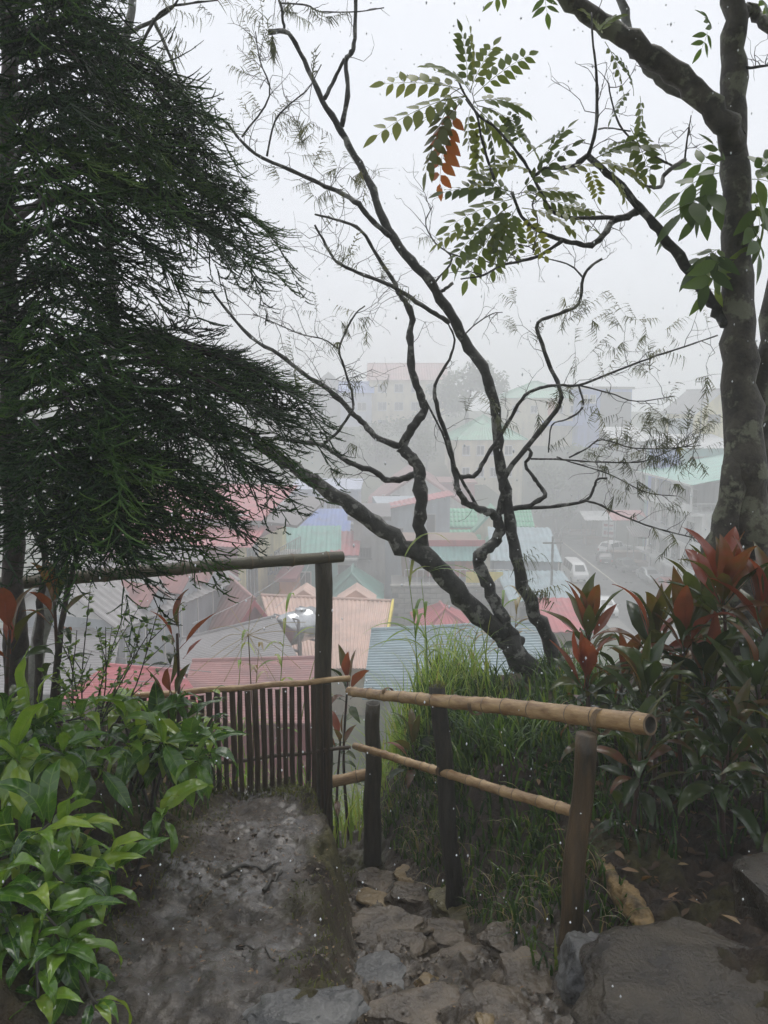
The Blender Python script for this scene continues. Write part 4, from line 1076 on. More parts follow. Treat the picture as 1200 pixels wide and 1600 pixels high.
    MB().box((bx_ - .05, 0, st[-1][1] + .2), (.02, .42, .12)).build('number_plate', M['frame_w'], r)
    return r
def on_road(px, py):
    u, v = (px - 600) / F, (800 - py) / F
    y, z = CP + v * SP, v * CP - SP
    return y * (RZ / z)
def road_at(px, py):
    D = on_road(px, py); q = P(px, py, D); return (q.x, q.y, RZ)
car('van', 'parked_van', 'white passenger van driving towards the camera on the wet street', 'van', road_at(899, 906), math.radians(-90), 'car_white')
car('suv', 'parked_car', 'white sport utility car parked at an angle by stalls', 'car', road_at(961, 866), math.radians(35), 'car_white')
car('sedan', 'parked_car', 'small black car parked right behind the white sport utility car', 'car', road_at(944, 880), math.radians(80), 'car_dark')
car('sedan', 'parked_car', 'dark hatchback parked between the black car and silver grey car', 'car', road_at(978, 892), math.radians(-85), 'car_dark')
car('sedan', 'parked_car', 'silver grey car parked nearest the street building', 'car', road_at(1015, 908), math.radians(-88), 'car_silver')
car('sedan', 'parked_car', 'dull red car behind the ti plants on the street', 'car', road_at(1045, 925), math.radians(-88), 'car_red')
car('sedan', 'parked_car', 'white car half hidden by a red ti plant', 'car', road_at(945, 958), math.radians(-95), 'car_white')

# ------------------------------------------------------------------ trees on the misty hillside
M['far_leaf'] = leaf_mat('far_leaf', [(0.0, (0.025, 0.045, 0.018)), (0.5, (0.05, 0.085, 0.03)), (1.0, (0.09, 0.13, 0.045))], 0.6, 0.2, 'attr', 0.6)
def far_tree(label, px, py_base, py_top, D, wpx, seed, n=1500, shape=1.0):
    rg = np.random.default_rng(seed)
    b_ = P(px, py_base, D); g = min(b_.z, tz(b_.x, b_.y) - 0.1); top = P(px, py_top, D).z; H = top - g; R = wpx * mpx(D) / 2
    r = empty('hill_tree', (b_.x, b_.y, g), 0, label, 'tree', 'trees on the misty hillside')
    tr = MB(); ax = [Vector((0.2 * math.sin(i * 1.3 + seed), 0.2 * math.cos(i + seed), H * 0.85 * i / 6)) for i in range(7)]; ax[0] = Vector((0, 0, 0))
    tr.tube(ax, [0.035 * H * (1 - 0.13 * i) for i in range(7)], 8)
    lobes = []
    for k in range(9):
        a = rg.uniform(0, 6.28); z = H * rg.uniform(0.42, 0.92); rr = R * rg.uniform(0.25, 0.8) * (1.2 - abs(z / H - 0.62) * 1.6)
        c = np.array([math.cos(a) * rr, math.sin(a) * rr, z]); lobes.append((c, R * rg.uniform(0.3, 0.55)))
        tr.tube([ax[3], Vector(c * np.array([.5, .5, .9])), Vector(c)], [0.014 * H, 0.01 * H, 0.004 * H], 5)
    tr.build('trunk', M['bark_dark'], r, True)
    Vs, Ts, Fc = [], [], []
    per = n // len(lobes)
    for (c, rad) in lobes:
        d = rg.normal(size=(per, 3)); d /= np.linalg.norm(d, axis=1)[:, None]
        pos = c + d * (rad * rg.uniform(0.45, 1.05, (per, 1))) * np.array([1, 1, 0.75 * shape])
        s = rg.uniform(0.18, 0.42, (per, 1)) * (H / 10) ** 0.5
        u = rg.normal(size=(per, 3)); u /= np.linalg.norm(u, axis=1)[:, None]
        w_ = np.cross(u, rg.normal(size=(per, 3))); w_ /= np.linalg.norm(w_, axis=1)[:, None]
        o = len(Vs) * 0 + sum(len(x) for x in Vs)
        Vs.append(np.concatenate([pos - u * s, pos + w_ * s * .5, pos + u * s, pos - w_ * s * .5]))
        i = np.arange(per) + o; Fc.append(np.stack([i, i + per, i + 2 * per, i + 3 * per], 1))
        Ts.append(np.tile(rg.uniform(0, 1, per), 4))
    mesh_np('crown', np.concatenate(Vs), np.concatenate(Fc), M['far_leaf'], r, np.concatenate(Ts), False)
FT = [('tall spreading tree rising beside the pink roofed hilltop building', 728, 690, 562, 128, 110, 2600), ('smaller misty tree just left of the tall spreading tree', 684, 690, 596, 130, 70, 1500),
      ('round misty tree below the pink roofed building', 640, 720, 640, 122, 90, 1500), ('dark misty tree on the slope above the white hall', 590, 735, 660, 116, 90, 1500),
      ('misty tree on the slope left of white hall', 540, 735, 668, 120, 80, 1400), ('misty tree behind the bare forked branches', 665, 742, 682, 108, 80, 1400),
      ('bushy tree on the slope below the green hip roof', 850, 745, 690, 112, 80, 1600), ('wide bushy tree on the slope below grey block', 905, 760, 694, 114, 90, 1800),
      ('bushy tree left of the street building', 958, 770, 690, 108, 80, 1800), ('low bushy tree beside the far end of the street', 870, 800, 735, 108, 70, 1500),
      ('low round tree behind the market stalls', 925, 800, 742, 112, 80, 1600), ('round tree beside the pale sloping roof', 1010, 730, 672, 108, 60, 1400),
      ('bushy tree right of the pale sloping roof', 1050, 720, 668, 106, 60, 1400), ('dim tree far left on the slope behind conifer', 470, 740, 664, 122, 80, 1300),
      ('bushy tree behind the yellow house', 1080, 735, 700, 97, 46, 1200)]
for k, (lab, px, pb, pt, D_, wp, n_) in enumerate(FT): far_tree(lab, px, pb, pt, D_, wp, 100 + k, n_)
# ------------------------------------------------------------------ bamboo rails, posts and slat fence
def rail_frame(a, b):
    a, b = Vector(a), Vector(b)
    m = basis(b - a, (0, 0, 1)).to_4x4(); m.translation = a
    return m, (b - a).length

def bamboo(name, label, a, b, r0, r1, n_nodes, m='bamboo', cat='rail', bend=0.015, seed=1, group=None, hollow_end=True):
    """A culm laid along local x from a to b with swollen joints and an open cut end."""
    mt, L = rail_frame(a, b); rg = random.Random(seed)
    root = empty(name, (0, 0, 0), 0, label, cat, group); root.matrix_world = mt
    nodes = sorted((k + 0.5 + rg.uniform(-.22, .22)) / n_nodes for k in range(n_nodes))
    ts = sorted(set([0, 1] + [i / 60 for i in range(61)] + [max(0, min(1, n_ + e)) for n_ in nodes for e in (-.008, -.004, 0, .004, .008)]))
    pts, rs = [], []
    for t in ts:
        r = r0 + (r1 - r0) * t
        for n_ in nodes:
            d = abs(t - n_) * L
            r += (r0 * 0.10) * math.exp(-(d / 0.012) ** 2) + r0 * 0.05 * math.exp(-(d / 0.05) ** 2)
        pts.append((t * L, bend * math.sin(t * 5.1 + seed) + 0.3 * bend * math.sin(t * 17 + seed), bend * math.sin(t * 3.7 + 1.7 * seed))); rs.append(r)
    MB().tube(pts, rs, 18, rough=0.02, cap=False).build('culm', M[m], root, True)
    for n_ in nodes:
        i = min(range(len(ts)), key=lambda q: abs(ts[q] - n_))
        p = pts[i]; rr = rs[i]
        MB().tube([(p[0] - .004, p[1], p[2]), (p[0] - .0015, p[1], p[2]), (p[0] + .0015, p[1], p[2]), (p[0] + .004, p[1], p[2])], [rr * .97, rr * 1.03, rr * 1.03, rr * .97], 18, cap=False).build('joint', M['bamboo_node'], root, True)
    for e in (0, -1):        # cut ends: rim and dark inner wall with a diaphragm
        p = Vector(pts[e]); sgn = 1 if e == 0 else -1; rr = rs[e]
        x = Vector((sgn, 0, 0))
        MB().tube([p - x * .002, p + x * .05, p + x * .052], [rr * .78, rr * .74, .001], 18, cap=False).build('hollow', M['bamboo_in'], root, True)
        MB().tube([p + x * .001, p - x * .002, p - x * .0021], [rr, rr * .985, rr * .77], 18, cap=False).build('cut_rim', M['bamboo_node'], root)
    return root

def post(name, label, base, top, r0, r1, m, cat='post', sides=14, rough=0.05, hollow=False, seed=0.0, group='posts of the bamboo railing'):
    b_ = Vector(base); t_ = Vector(top) - b_
    root = empty(name, b_, 0, label, cat, group)
    n = 12
    pts = [Vector((0, 0, -0.25))] + [t_ * (i / n) + Vector((0.006 * math.sin(i * .8 + seed), 0.006 * math.cos(i * .7 + seed), 0)) for i in range(n + 1)]
    rs = [r0 * 1.02] + [r0 + (r1 - r0) * i / n for i in range(n + 1)]
    if hollow:
        u = t_.normalized(); q = pts[-1]
        pts += [q + u * .001, q + u * .001, q - u * .10, q - u * .101]; rs += [r1 * .97, r1 * .68, r1 * .62, .002]
    MB().tube(pts, rs, sides, rough=rough, seed=seed, cap=not hollow).build('shaft', M[m], root, True)
    return root

def binding(root_label, c, axis, r, turns=4, m='bamboo_node'):
    c = Vector(c); mt = basis(axis, (0, 0, 1)); mb = MB(); pts = []
    for i in range(turns * 14 + 1):
        a = 2 * math.pi * i / 14; pts.append(c + mt @ Vector(((i / 14 - turns / 2) * .007, math.cos(a) * r, math.sin(a) * r)))
    mb.tube(pts, .0022, 5); o = mb.build('binding', M[m]); tag(o, root_label, 'binding', 'bindings on the railing'); return o

# sloping hand rail and lower rail beside the steps
R1a, R1b = P(545, 1077, 4.35), P(1012, 1137, 2.62)
bamboo('hand_rail', 'thick tan bamboo hand rail with open cut end beside steps', R1a, R1b, 0.026, 0.038, 13, seed=3, bend=0.012)
R2a, R2b = P(558, 1167, 4.5), P(898, 1266, 2.78)
bamboo('lower_rail', 'thin tan bamboo lower rail tied between the railing posts', R2a, R2b, 0.021, 0.022, 14, seed=5, bend=0.010)
bamboo('bottom_pole', 'short bamboo pole lying low beside the slat fence', P(500, 1224, 4.75), P(580, 1208, 4.75), 0.036, 0.036, 2, seed=9, bend=0.004)
pb = P(888, 1470, 2.66); pt = P(918, 1146, 2.72)
post('railing_post', 'brown bamboo post in front holding up the hand rail end', pb, pt, 0.043, 0.039, 'post_brown', seed=1.0)
pb = P(708, 1375, 3.62); pt = P(684, 1072, 3.68)
post('railing_post', 'dark wooden post with a mossy top in the middle of railing', pb, pt, 0.044, 0.043, 'post_dark', seed=2.0, rough=0.1)
pb = P(582, 1290, 4.6); pt = P(583, 1099, 4.6)
post('railing_post', 'hollow topped grey bamboo post beyond the hand rail', pb, pt, 0.058, 0.046, 'post_wood', hollow=True, seed=3.0)
mo_ = MB()
mt_top = P(684, 1070, 3.68)
for k in range(160):
    a, rr = random.uniform(0, 6.28), 0.045 * math.sqrt(random.random()); p = mt_top + Vector((math.cos(a) * rr, math.sin(a) * rr, -0.005)); q = Vector((random.gauss(0, 1), random.gauss(0, 1), 2)).normalized() * random.uniform(.01, .03)
    s_ = Vector((-q.y, q.x, 0)).normalized() * .002
    mo_.add([p - s_, p + s_, p + q], [(0, 1, 2)], random.random())
tag(mo_.build('moss_tuft', M['moss']), 'olive moss tuft growing on the dark post top', 'moss')
ax = R1b - R1a
for t_, lb in ((0.20, 'wire binding on the hand rail beyond the dark post'), (0.55, 'wire binding on hand rail near the dark post'), (0.90, 'wire binding on the hand rail above the brown post')):
    binding(lb, R1a.lerp(R1b, t_), ax, 0.032 + 0.017 * t_)

ax2 = R2b - R2a
for t_, lb in ((0.12, 'wire binding on the lower rail at the hollow post'), (0.50, 'wire binding on the lower rail at the dark post')):
    binding(lb, R2a.lerp(R2b, t_), ax2, 0.024)
# tall post with the upper rail (lookout fence)
pb = P(506, 1245, 4.62); pt = P(505, 878, 4.62)
post('fence_post', 'tall squared wooden post at the end of slat fence', pb, pt, 0.056, 0.052, 'post_wood', seed=6.0, group='posts of the lookout fence')
pl = P(20, 912, 3.75)
post('fence_post', 'weathered post holding the far end of top rail behind conifer', (pl.x, pl.y, nz_at(pl.x, pl.y)), pl, 0.05, 0.05, 'post_wood', seed=7.0, group='posts of the lookout fence')
bamboo('top_rail', 'weathered grey green pole laid along the top of tall post', P(536, 870, 4.66), P(-30, 915, 3.72), 0.034, 0.034, 9, m='bamboo_old', seed=11, bend=0.010)

fe = empty('slat_fence', P(430, 1240, 4.5), 0, 'brown bamboo slat fence with narrow gaps at the path end', 'fence')
off = Vector(fe.location)
fa, fb = P(516, 1066, 4.58), P(150, 1096, 4.05)     # top line, right to left
slat_top = lambda t: fa.lerp(fb, t)
L = (fb - fa).length; n = int(L / 0.0445)
ddir = (fb - fa).normalized(); nrm = Vector((-ddir.y, ddir.x, 0))
if nrm.y > 0: nrm = -nrm
for i in range(n):
    t = (i + 0.5) / n; p = slat_top(t)
    gz = min(nz_at(p.x, p.y) - 0.05, p.z - 0.6)
    wd = 0.034 * random.uniform(0.85, 1.08); hh = p.z + random.uniform(-.012, .012)
    mb = MB()
    th = 0.011
    tilt = random.uniform(-.008, .008)
    # half-round split bamboo: five-point profile
    prof = [(-wd / 2, 0), (-wd * .3, th * .8), (0, th), (wd * .3, th * .8), (wd / 2, 0)]
    vs = []
    for z, dx in ((gz, 0), (gz * .66 + hh * .34, tilt), (gz * .33 + hh * .67, tilt * .5), (hh, 0)):
        for (u, o_) in prof: vs.append(Vector((p.x, p.y, z)) + ddir * (u + dx) + nrm * (o_ + .012) - off)
    fs = [(r_ * 5 + k, r_ * 5 + (k + 1) % 5, (r_ + 1) * 5 + (k + 1) % 5, (r_ + 1) * 5 + k) for r_ in range(3) for k in range(5)] + [(4, 3, 2, 1, 0), (15, 16, 17, 18, 19)]
    mb.add(vs, fs).build('slat', M['slat'], fe)
for dz, r_ in ((0.005, 0.018), (-0.45, 0.012)):
    a, b = P(548, 1063, 4.6) + Vector((0, 0, dz)), fb + Vector((0, 0, dz))
    pts = [a.lerp(b, i / 24) - off - nrm * 0.018 + Vector((0, 0, .004 * math.sin(i))) for i in range(25)]
    MB().tube(pts, [r_ * (1 + 0.14 * (i % 6 == 0)) for i in range(25)], 10).build('rail', M['bamboo' if dz > 0 else 'slat'], fe, True)
# ------------------------------------------------------------------ foreground trees
def limb(root, pts, D0, D1, w0, w1, m='bark_dark', sides=9, name='branch', wig=1.0, sub=4, rough=0.10, ws=None, k_=1.0):
    """A limb through photo pixels at distances D0..D1; w0, w1 = thickness in photo pixels."""
    n = len(pts); rg = random.Random(int(pts[0][0] * 7 + pts[-1][1] * 3))
    P3 = []
    for i, p in enumerate(pts):
        D = D0 + (D1 - D0) * i / max(1, n - 1)
        if 0 < i: D += rg.uniform(-.06, .06) * wig
        P3.append(P(p[0], p[1], D))
    c = crom(P3, sub); k = len(c)
    rs = []
    for i in range(k):
        t = i / (k - 1); D = c[i].y
        wp = (w0 + (w1 - w0) * t) if ws is None else float(np.interp(t * (n - 1), range(n), ws))
        rs.append(wp * k_ * mpx(D) / 2 * (1 + .09 * math.sin(i * 2.3 + pts[0][0]) + (.22 if ws is None and rg.random() < .08 else 0)))
    for i in range(1, k - 1):
        c[i] = c[i] + Vector((rg.gauss(0, 1), rg.gauss(0, 1), rg.gauss(0, 1))) * rs[i] * .16
    off = Vector(root.location)
    MB().tube([p - off for p in c], rs, sides, rough=rough, seed=pts[0][0]).build(name, M[m], root, True)
    return c

def grow_twigs(mb, start, d, length, r, depth, rg, tips, curl=0.35, droop=0.0):
    n = 5; p = Vector(start); d = Vector(d).normalized(); pts = [p.copy()]
    for i in range(n):
        d = (d + Vector((rg.gauss(0, curl), rg.gauss(0, curl), rg.gauss(0, curl) - droop))).normalized()
        p = p + d * (length / n); pts.append(p.copy())
        if depth > 0 and rg.random() < 0.5:
            sd = (d + Vector((rg.gauss(0, .9), rg.gauss(0, .6), rg.gauss(0, .9)))).normalized()
            grow_twigs(mb, p, sd, length * rg.uniform(.4, .7), r * .6, depth - 1, rg, tips, curl, droop)
    mb.tube(pts, [r * (1 - .13 * i) for i in range(n + 1)], 5)
    tips.append((pts[-1], d, depth))

def ribbon_set(rg, n_pairs, L, strip, droop):
    """Template of a feathery leaf along +x, arching down; returns verts (n,3), tris."""
    V, T = [], []
    def rib(p0, d, ln, wd, drp):
        k = 4; base = len(V); p = np.array(p0, float); d = np.array(d, float)
        side = np.cross(d, [0, 0, 1]); side = side / (np.linalg.norm(side) + 1e-6)
        for i in range(k + 1):
            w = wd * (1 - (i / k) ** 2 * .85)
            V.append(p - side * w); V.append(p + side * w)
            d = d + np.array([0, 0, -drp]); d = d / np.linalg.norm(d); p = p + d * ln / k
        for i in range(k):
            a = base + 2 * i; T.append((a, a + 1, a + 3)); T.append((a, a + 3, a + 2))
    rib((0, 0, 0), (1, 0, .25), L, .0022, droop * .5)
    for i in range(n_pairs):
        t = (i + 1) / (n_pairs + .5); x = L * t * .95; z = .25 * x - droop * x * x * 1.2
        for s in (-1, 1):
            a = rg.uniform(.3, 1.2)
            rib((x, 0, z), (math.cos(a), s * math.sin(a) * rg.uniform(.4, 1.1), rg.uniform(-.5, .3)), strip * rg.uniform(.45, 1.45), .0036, droop * rg.uniform(.9, 2.4))
    return np.array(V), np.array(T)

def scatter(name, templates, mats4, m, parent, tints, rg):
    """Copies templates by 4x4 matrices into one mesh."""
    Vs, Fs, Ts, o = [], [], [], 0
    for mt, tn in zip(mats4, tints):
        V, T, tt = templates[rg.integers(len(templates))]
        A = np.array(mt); W = V @ A[:3, :3].T + A[:3, 3]
        Vs.append(W); Fs.append(T + o); o += len(V)
        Ts.append(np.clip(tn + tt, 0, 1))
    return mesh_np(name, np.concatenate(Vs), np.concatenate(Fs), m, parent, np.concatenate(Ts), False)

frng = random.Random(21); fnp = np.random.default_rng(21)
FEATHERS = []
for k in range(6):
    V, T = ribbon_set(fnp, 7, .17 + .03 * k / 3, .085, .16 + .05 * k)
    FEATHERS.append((V, T, np.zeros(len(V))))

def feather_at(lst, p, d, s=1.0):
    m = basis(d, (frng.gauss(0, .3), frng.gauss(0, .3), 1)).to_4x4() @ Matrix.Scale(s, 4); m.translation = p; lst.append(m)

# ---- the leaning bare tree with feathery leaf tips
bp_ = P(845, 1045, 6.0)
T1 = empty('leaning_tree', (bp_.x, bp_.y, bp_.z - .3), 0, 'dark many stemmed leaning tree with bare branches in the middle', 'tree')
twm, tips, feathers = MB(), [], []
TWK = 1.9
off1 = Vector(T1.location)
def t1(pts, w0, w1, D0=5.9, D1=5.8, sides=10, name='branch', **k):
    return limb(T1, pts, D0, D1, w0 * .62, w1 * .72, 'bark_dark', sides, name, k_=.67 if 'ws' in k else 1.0, **k)
A_ = t1([(890, 1110), (850, 1072), (807, 1022), (783, 992), (740, 950), (700, 908), (660, 866), (600, 828), (550, 793), (500, 759), (460, 730), (430, 712), (395, 690), (330, 655), (270, 600)], 60, 18, 6.0, 5.6, 16, 'trunk', ws=[64, 60, 54, 50, 48, 47, 46, 40, 37, 33, 29, 26, 20, 14, 9])
D_ = t1([(880, 1075), (857, 1000), (833, 953), (813, 900), (800, 833), (790, 767), (779, 705), (774, 640), (759, 584), (732, 542), (706, 494), (672, 441), (631, 395), (600, 345), (575, 281), (550, 235), (530, 199), (504, 157), (474, 94), (451, 52), (421, 50)], 40, 10, 6.05, 5.7, 14, 'trunk', ws=[44, 36, 32, 29, 27, 26, 25, 24, 24, 24, 23, 22, 20, 18, 16, 15, 15, 12, 10, 9, 12])
C_ = t1([(812, 1005), (790, 977), (773, 940), (757, 900), (747, 873), (755, 860), (773, 848), (781, 827), (777, 808)], 36, 22, 5.95, 6.0, 12, 'trunk')
B_ = t1([(664, 872), (657, 846), (657, 794), (658, 740), (642, 715), (627, 698)], 34, 24, 5.8, 5.8)
b1 = t1([(627, 698), (590, 685), (570, 663), (549, 644), (515, 610), (474, 584), (436, 554), (391, 526), (350, 479), (330, 452)], 17, 5)
b2 = t1([(627, 698), (645, 668), (661, 644), (657, 620), (644, 580), (641, 527), (644, 494), (632, 470), (620, 452), (616, 441), (590, 401), (564, 360), (530, 345), (492, 335)], 24, 4)
b3 = t1([(655, 738), (630, 748), (603, 749), (586, 737), (545, 722), (504, 696), (465, 690), (429, 683)], 18, 8)
b4 = t1([(507, 693), (530, 672), (549, 644), (552, 632), (549, 610), (537, 572), (530, 546), (541, 516), (556, 490), (570, 478)], 8, 3)
b4b = t1([(530, 546), (505, 530), (470, 522), (430, 505), (395, 490)], 4, 2)
c1 = t1([(777, 810), (762, 800), (747, 795), (727, 783), (716, 765), (713, 748), (699, 685), (684, 640), (680, 602), (702, 561), (710, 531), (700, 505)], 22, 3)
c2 = t1([(748, 796), (721, 749), (706, 719), (690, 675), (665, 625)], 9, 4)
c3 = t1([(713, 745), (728, 745), (744, 741), (762, 711), (784, 677), (800, 650), (821, 617), (850, 605), (874, 602), (904, 602), (952, 584), (1012, 561), (1069, 542), (1121, 524)], 13, 3, 5.95, 5.7)
c4 = t1([(778, 808), (785, 775), (787, 749), (821, 700), (862, 651), (877, 621), (866, 587), (847, 539), (840, 505), (874, 490), (904, 475), (911, 434), (925, 415), (941, 404)], 15, 5, 6.0, 5.7)
c4b = t1([(911, 434), (892, 415), (860, 405), (835, 400)], 5, 2)
c5 = t1([(778, 802), (806, 794), (830, 788), (851, 775), (846, 762), (836, 749), (821, 726), (829, 711), (826, 700)], 13, 6, 6.0, 5.9)
c6 = t1([(806, 794), (860, 792), (915, 782), (928, 762), (934, 749), (949, 747)], 10, 4, 6.0, 5.8)
c7 = t1([(915, 782), (940, 790), (960, 801), (1009, 820), (1050, 832), (1091, 842)], 6, 2.5, 5.8, 5.6)
c8 = t1([(829, 717), (880, 718), (930, 722), (997, 722), (1030, 712), (1057, 700), (1095, 696)], 5, 2, 5.9, 5.6)
c9 = t1([(889, 715), (915, 702), (941, 687), (990, 700), (1057, 700), (1092, 690)], 4.5, 2, 5.9, 5.6)
c10 = t1([(870, 714), (892, 722), (952, 741), (1009, 769), (1057, 775)], 4, 2, 5.9, 5.7)
c11 = t1([(904, 602), (911, 636), (885, 655), (862, 665), (857, 707)], 5, 3, 5.85, 5.85)
c12 = t1([(904, 602), (952, 614), (994, 627), (1054, 619)], 4.5, 2, 5.85, 5.6)
d1 = t1([(609, 369), (582, 345), (560, 319), (530, 300), (500, 287), (455, 266), (399, 240), (370, 212), (354, 191)], 14, 5, 5.75, 5.5)
d2 = t1([(534, 198), (543, 150), (541, 97), (550, 82), (554, 60), (556, 0), (560, -60)], 12, 7, 5.75, 5.7)
d3 = t1([(507, 154), (522, 124), (538, 92)], 9, 7, 5.7, 5.7)
d4 = t1([(702, 505), (680, 490), (650, 471), (612, 447), (560, 426), (530, 412), (519, 400), (508, 380), (492, 352)], 12, 4, 5.8, 5.6)
d5 = t1([(417, 244), (429, 191), (450, 165), (481, 139), (502, 101)], 5, 2, 5.5, 5.5)
d6 = t1([(378, 214), (421, 150), (406, 94), (399, 49)], 5, 2, 5.5, 5.4)
d7 = t1([(444, 45), (441, 25), (438, 5), (425, -20)], 7, 4, 5.7, 5.7)
d8 = t1([(440, 5), (480, 8), (500, 18), (560, 18), (600, 12)], 4, 2, 5.7, 5.6)
d9 = t1([(690, 455), (697, 450), (708, 442)], 9, 7, 5.8, 5.75)
d10 = t1([(680, 441), (706, 405), (680, 379), (665, 349), (676, 322)], 5, 2, 5.8, 5.7)
d11 = t1([(699, 394), (722, 402), (747, 405), (781, 414), (800, 408)], 4, 2, 5.75, 5.7)
d12 = t1([(720, 528), (745, 505), (770, 490), (785, 488)], 4, 1.5, 5.8, 5.7)
# fine twigs and feathery sprays along the thin branches
def sprout(c, n, ln, depth, up=0.2, feat=0.5, t0=0.30, r=.0028):
    for _ in range(int(n * TWK)):
        i = frng.randrange(int(len(c) * t0), len(c) - 1); p = c[i]; d = (c[i + 1] - c[i]).normalized()
        sd = (d * frng.uniform(.2, .9) + Vector((frng.gauss(0, .6), frng.gauss(0, .45), frng.gauss(up, .6)))).normalized()
        loc = []
        grow_twigs(twm, p - off1, sd, ln * frng.uniform(.6, 1.2), r, depth, frng, loc)
        for (q, dd, _) in loc:
            if frng.random() < feat * .48:
                for _k in range(frng.choice((1, 2, 2, 3))): feather_at(feathers, q, dd + Vector((frng.gauss(0, .5), frng.gauss(0, .5), frng.gauss(0, .3))), frng.uniform(.55, 1.0))
for c, n_, ln, dp, ft in ((b1, 5, .4, 1, .15), (b2, 4, .35, 1, .35), (b3, 3, .3, 1, .5), (b4, 5, .35, 2, .15), (b4b, 6, .45, 2, .05), (c1, 3, .25, 1, .1), (c2, 2, .2, 0, .6), (c3, 9, .32, 1, .85), (c4, 3, .3, 1, .35), (c4b, 3, .3, 1, .1),
                          (c6, 2, .25, 0, .3), (c7, 6, .22, 0, .9), (c8, 10, .25, 1, .9), (c9, 9, .22, 1, .9), (c10, 6, .22, 0, .9), (c12, 4, .22, 0, .9), (d1, 7, .4, 1, .75), (d2, 2, .3, 0, .5), (d4, 5, .4, 1, .4), (d5, 4, .25, 1, .5),
                          (d6, 6, .22, 1, .8), (d7, 3, .3, 1, .8), (d8, 5, .2, 0, .8), (d10, 4, .3, 1, .05), (d11, 5, .3, 1, .05), (d12, 3, .2, 1, .0)):
    sprout(c, n_, ln, dp, 0.15, ft)
for c in (c3, c8, c9, c10, c12, c7, d6, d1):
    for i in range(len(c) // 3, len(c), 3):
        if frng.random() < .5:
            d = (c[min(i + 1, len(c) - 1)] - c[i - 1]).normalized(); feather_at(feathers, c[i] - off1, d * .5 + Vector((frng.gauss(0, .5), frng.gauss(0, .5), frng.gauss(0.15, .4))), frng.uniform(.5, .95))
# a leafy shoot low on the right stem, and one at (930,500)
for (px, py) in ((800, 880), (815, 915), (835, 925)):
    for _ in range(4): feather_at(feathers, P(px, py, 5.9) - off1, Vector((frng.uniform(.2, 1), frng.gauss(0, .4), frng.uniform(-.6, .6))), 1.2)
for (px, py) in ((885, 480), (900, 490), (925, 500), (995, 500), (1010, 520), (1040, 515), (920, 475)):
    for _ in range(3): feather_at(feathers, P(px, py, 5.75) - off1, Vector((frng.gauss(.3, .6), frng.gauss(0, .4), frng.gauss(0, .5))), .8)
twm.build('twigs', M['twig'], T1, True)['kind'] = 'stuff'
scatter('foliage', FEATHERS, feathers, M['feather'], T1, fnp.random(len(feathers)) * .9, fnp)

# ---- the stout tree on the right
bp_ = P(1180, 990, 4.9)
T2 = empty('stout_tree', (bp_.x, bp_.y, bp_.z - .3), 0, 'stout mottled tree with forked trunk behind the ti plants', 'tree')
off2 = Vector(T2.location)
def t2(pts, w0, w1, D0=4.9, D1=4.85, sides=12, name='branch', m='bark_big', **k):
    return limb(T2, pts, D0, D1, w0 * .68, w1 * .72, m, sides, name, k_=.76 if 'ws' in k else 1.0, **k)
t2([(1180, 1060), (1178, 960), (1172, 850), (1166, 740), (1160, 600), (1154, 470), (1150, 330), (1148, 200), (1147, 100), (1149, 0), (1150, -120)], 112, 52, 4.9, 4.9, 20, 'trunk', rough=.06, ws=[150, 118, 98, 84, 70, 60, 55, 50, 46, 43, 40])
t2([(1086, 1080), (1100, 960), (1122, 860), (1143, 760), (1158, 650), (1163, 560)], 70, 44, 4.80, 4.9, 14, 'buttress', rough=.08, ws=[76, 68, 58, 48, 40, 26])
t2([(1225, 1060), (1205, 900), (1194, 760), (1192, 640), (1203, 530), (1226, 390), (1258, 200), (1290, 0)], 90, 44, 5.0, 5.1, 14, 'trunk', rough=.06, ws=[100, 80, 66, 56, 48, 42, 38, 34])
t2([(1150, 225), (1128, 190), (1095, 150), (1050, 112), (1000, 78), (950, 40), (905, 8), (860, -30), (800, -80)], 58, 34, 4.9, 4.6, 14, rough=.06, ws=[50, 46, 44, 42, 40, 37, 34, 32, 28])
t2([(1085, 150), (1055, 140), (1025, 118), (1005, 95), (990, 75), (978, 30), (960, -40)], 26, 17, 5.0, 5.1, 10, m='bark_pale')
t2([(1150, 15), (1172, 15), (1190, 32), (1215, 52), (1250, 80)], 26, 22, 4.9, 4.8)
L2 = t2([(1172, 548), (1140, 508), (1122, 485), (1100, 455), (1060, 400), (1030, 360), (1000, 325), (960, 280), (918, 243)], 34, 12, 5.02, 4.6, m='bark_dark')
L2a = t2([(918, 243), (900, 258), (880, 262), (850, 264), (832, 278)], 11, 7, 4.6, 4.5, m='bark_dark')
L2b = t2([(918, 245), (930, 205), (933, 150), (931, 110), (926, 60), (924, 20)], 9, 3, 4.6, 4.5, m='bark_dark')
L2c = t2([(1000, 328), (975, 340), (958, 345), (945, 365), (925, 382), (900, 380), (870, 372), (840, 360), (815, 338), (800, 300)], 16, 6, 4.75, 4.5, m='bark_dark')
L2d = t2([(958, 340), (910, 340), (880, 338), (858, 325), (842, 295), (825, 262), (800, 228), (775, 200), (750, 182), (728, 150), (715, 125)], 9, 4, 4.7, 4.4, m='bark_dark')
L2e = t2([(880, 375), (845, 398), (815, 408), (783, 415), (755, 430), (720, 436)], 8, 3, 4.6, 4.5, m='bark_dark')
L2f = t2([(1000, 328), (985, 310), (975, 290)], 5, 2, 4.7, 4.6, m='bark_dark')
L2g = t2([(1070, 250), (1050, 262), (1036, 276), (1034, 290), (1022, 293), (1002, 288), (992, 276)], 9, 6, 4.8, 4.6, m='bark_pale')
L2h = t2([(1052, 260), (1025, 245), (992, 222), (968, 195), (955, 155), (951, 130)], 5, 3, 4.75, 4.6, m='bark_dark')
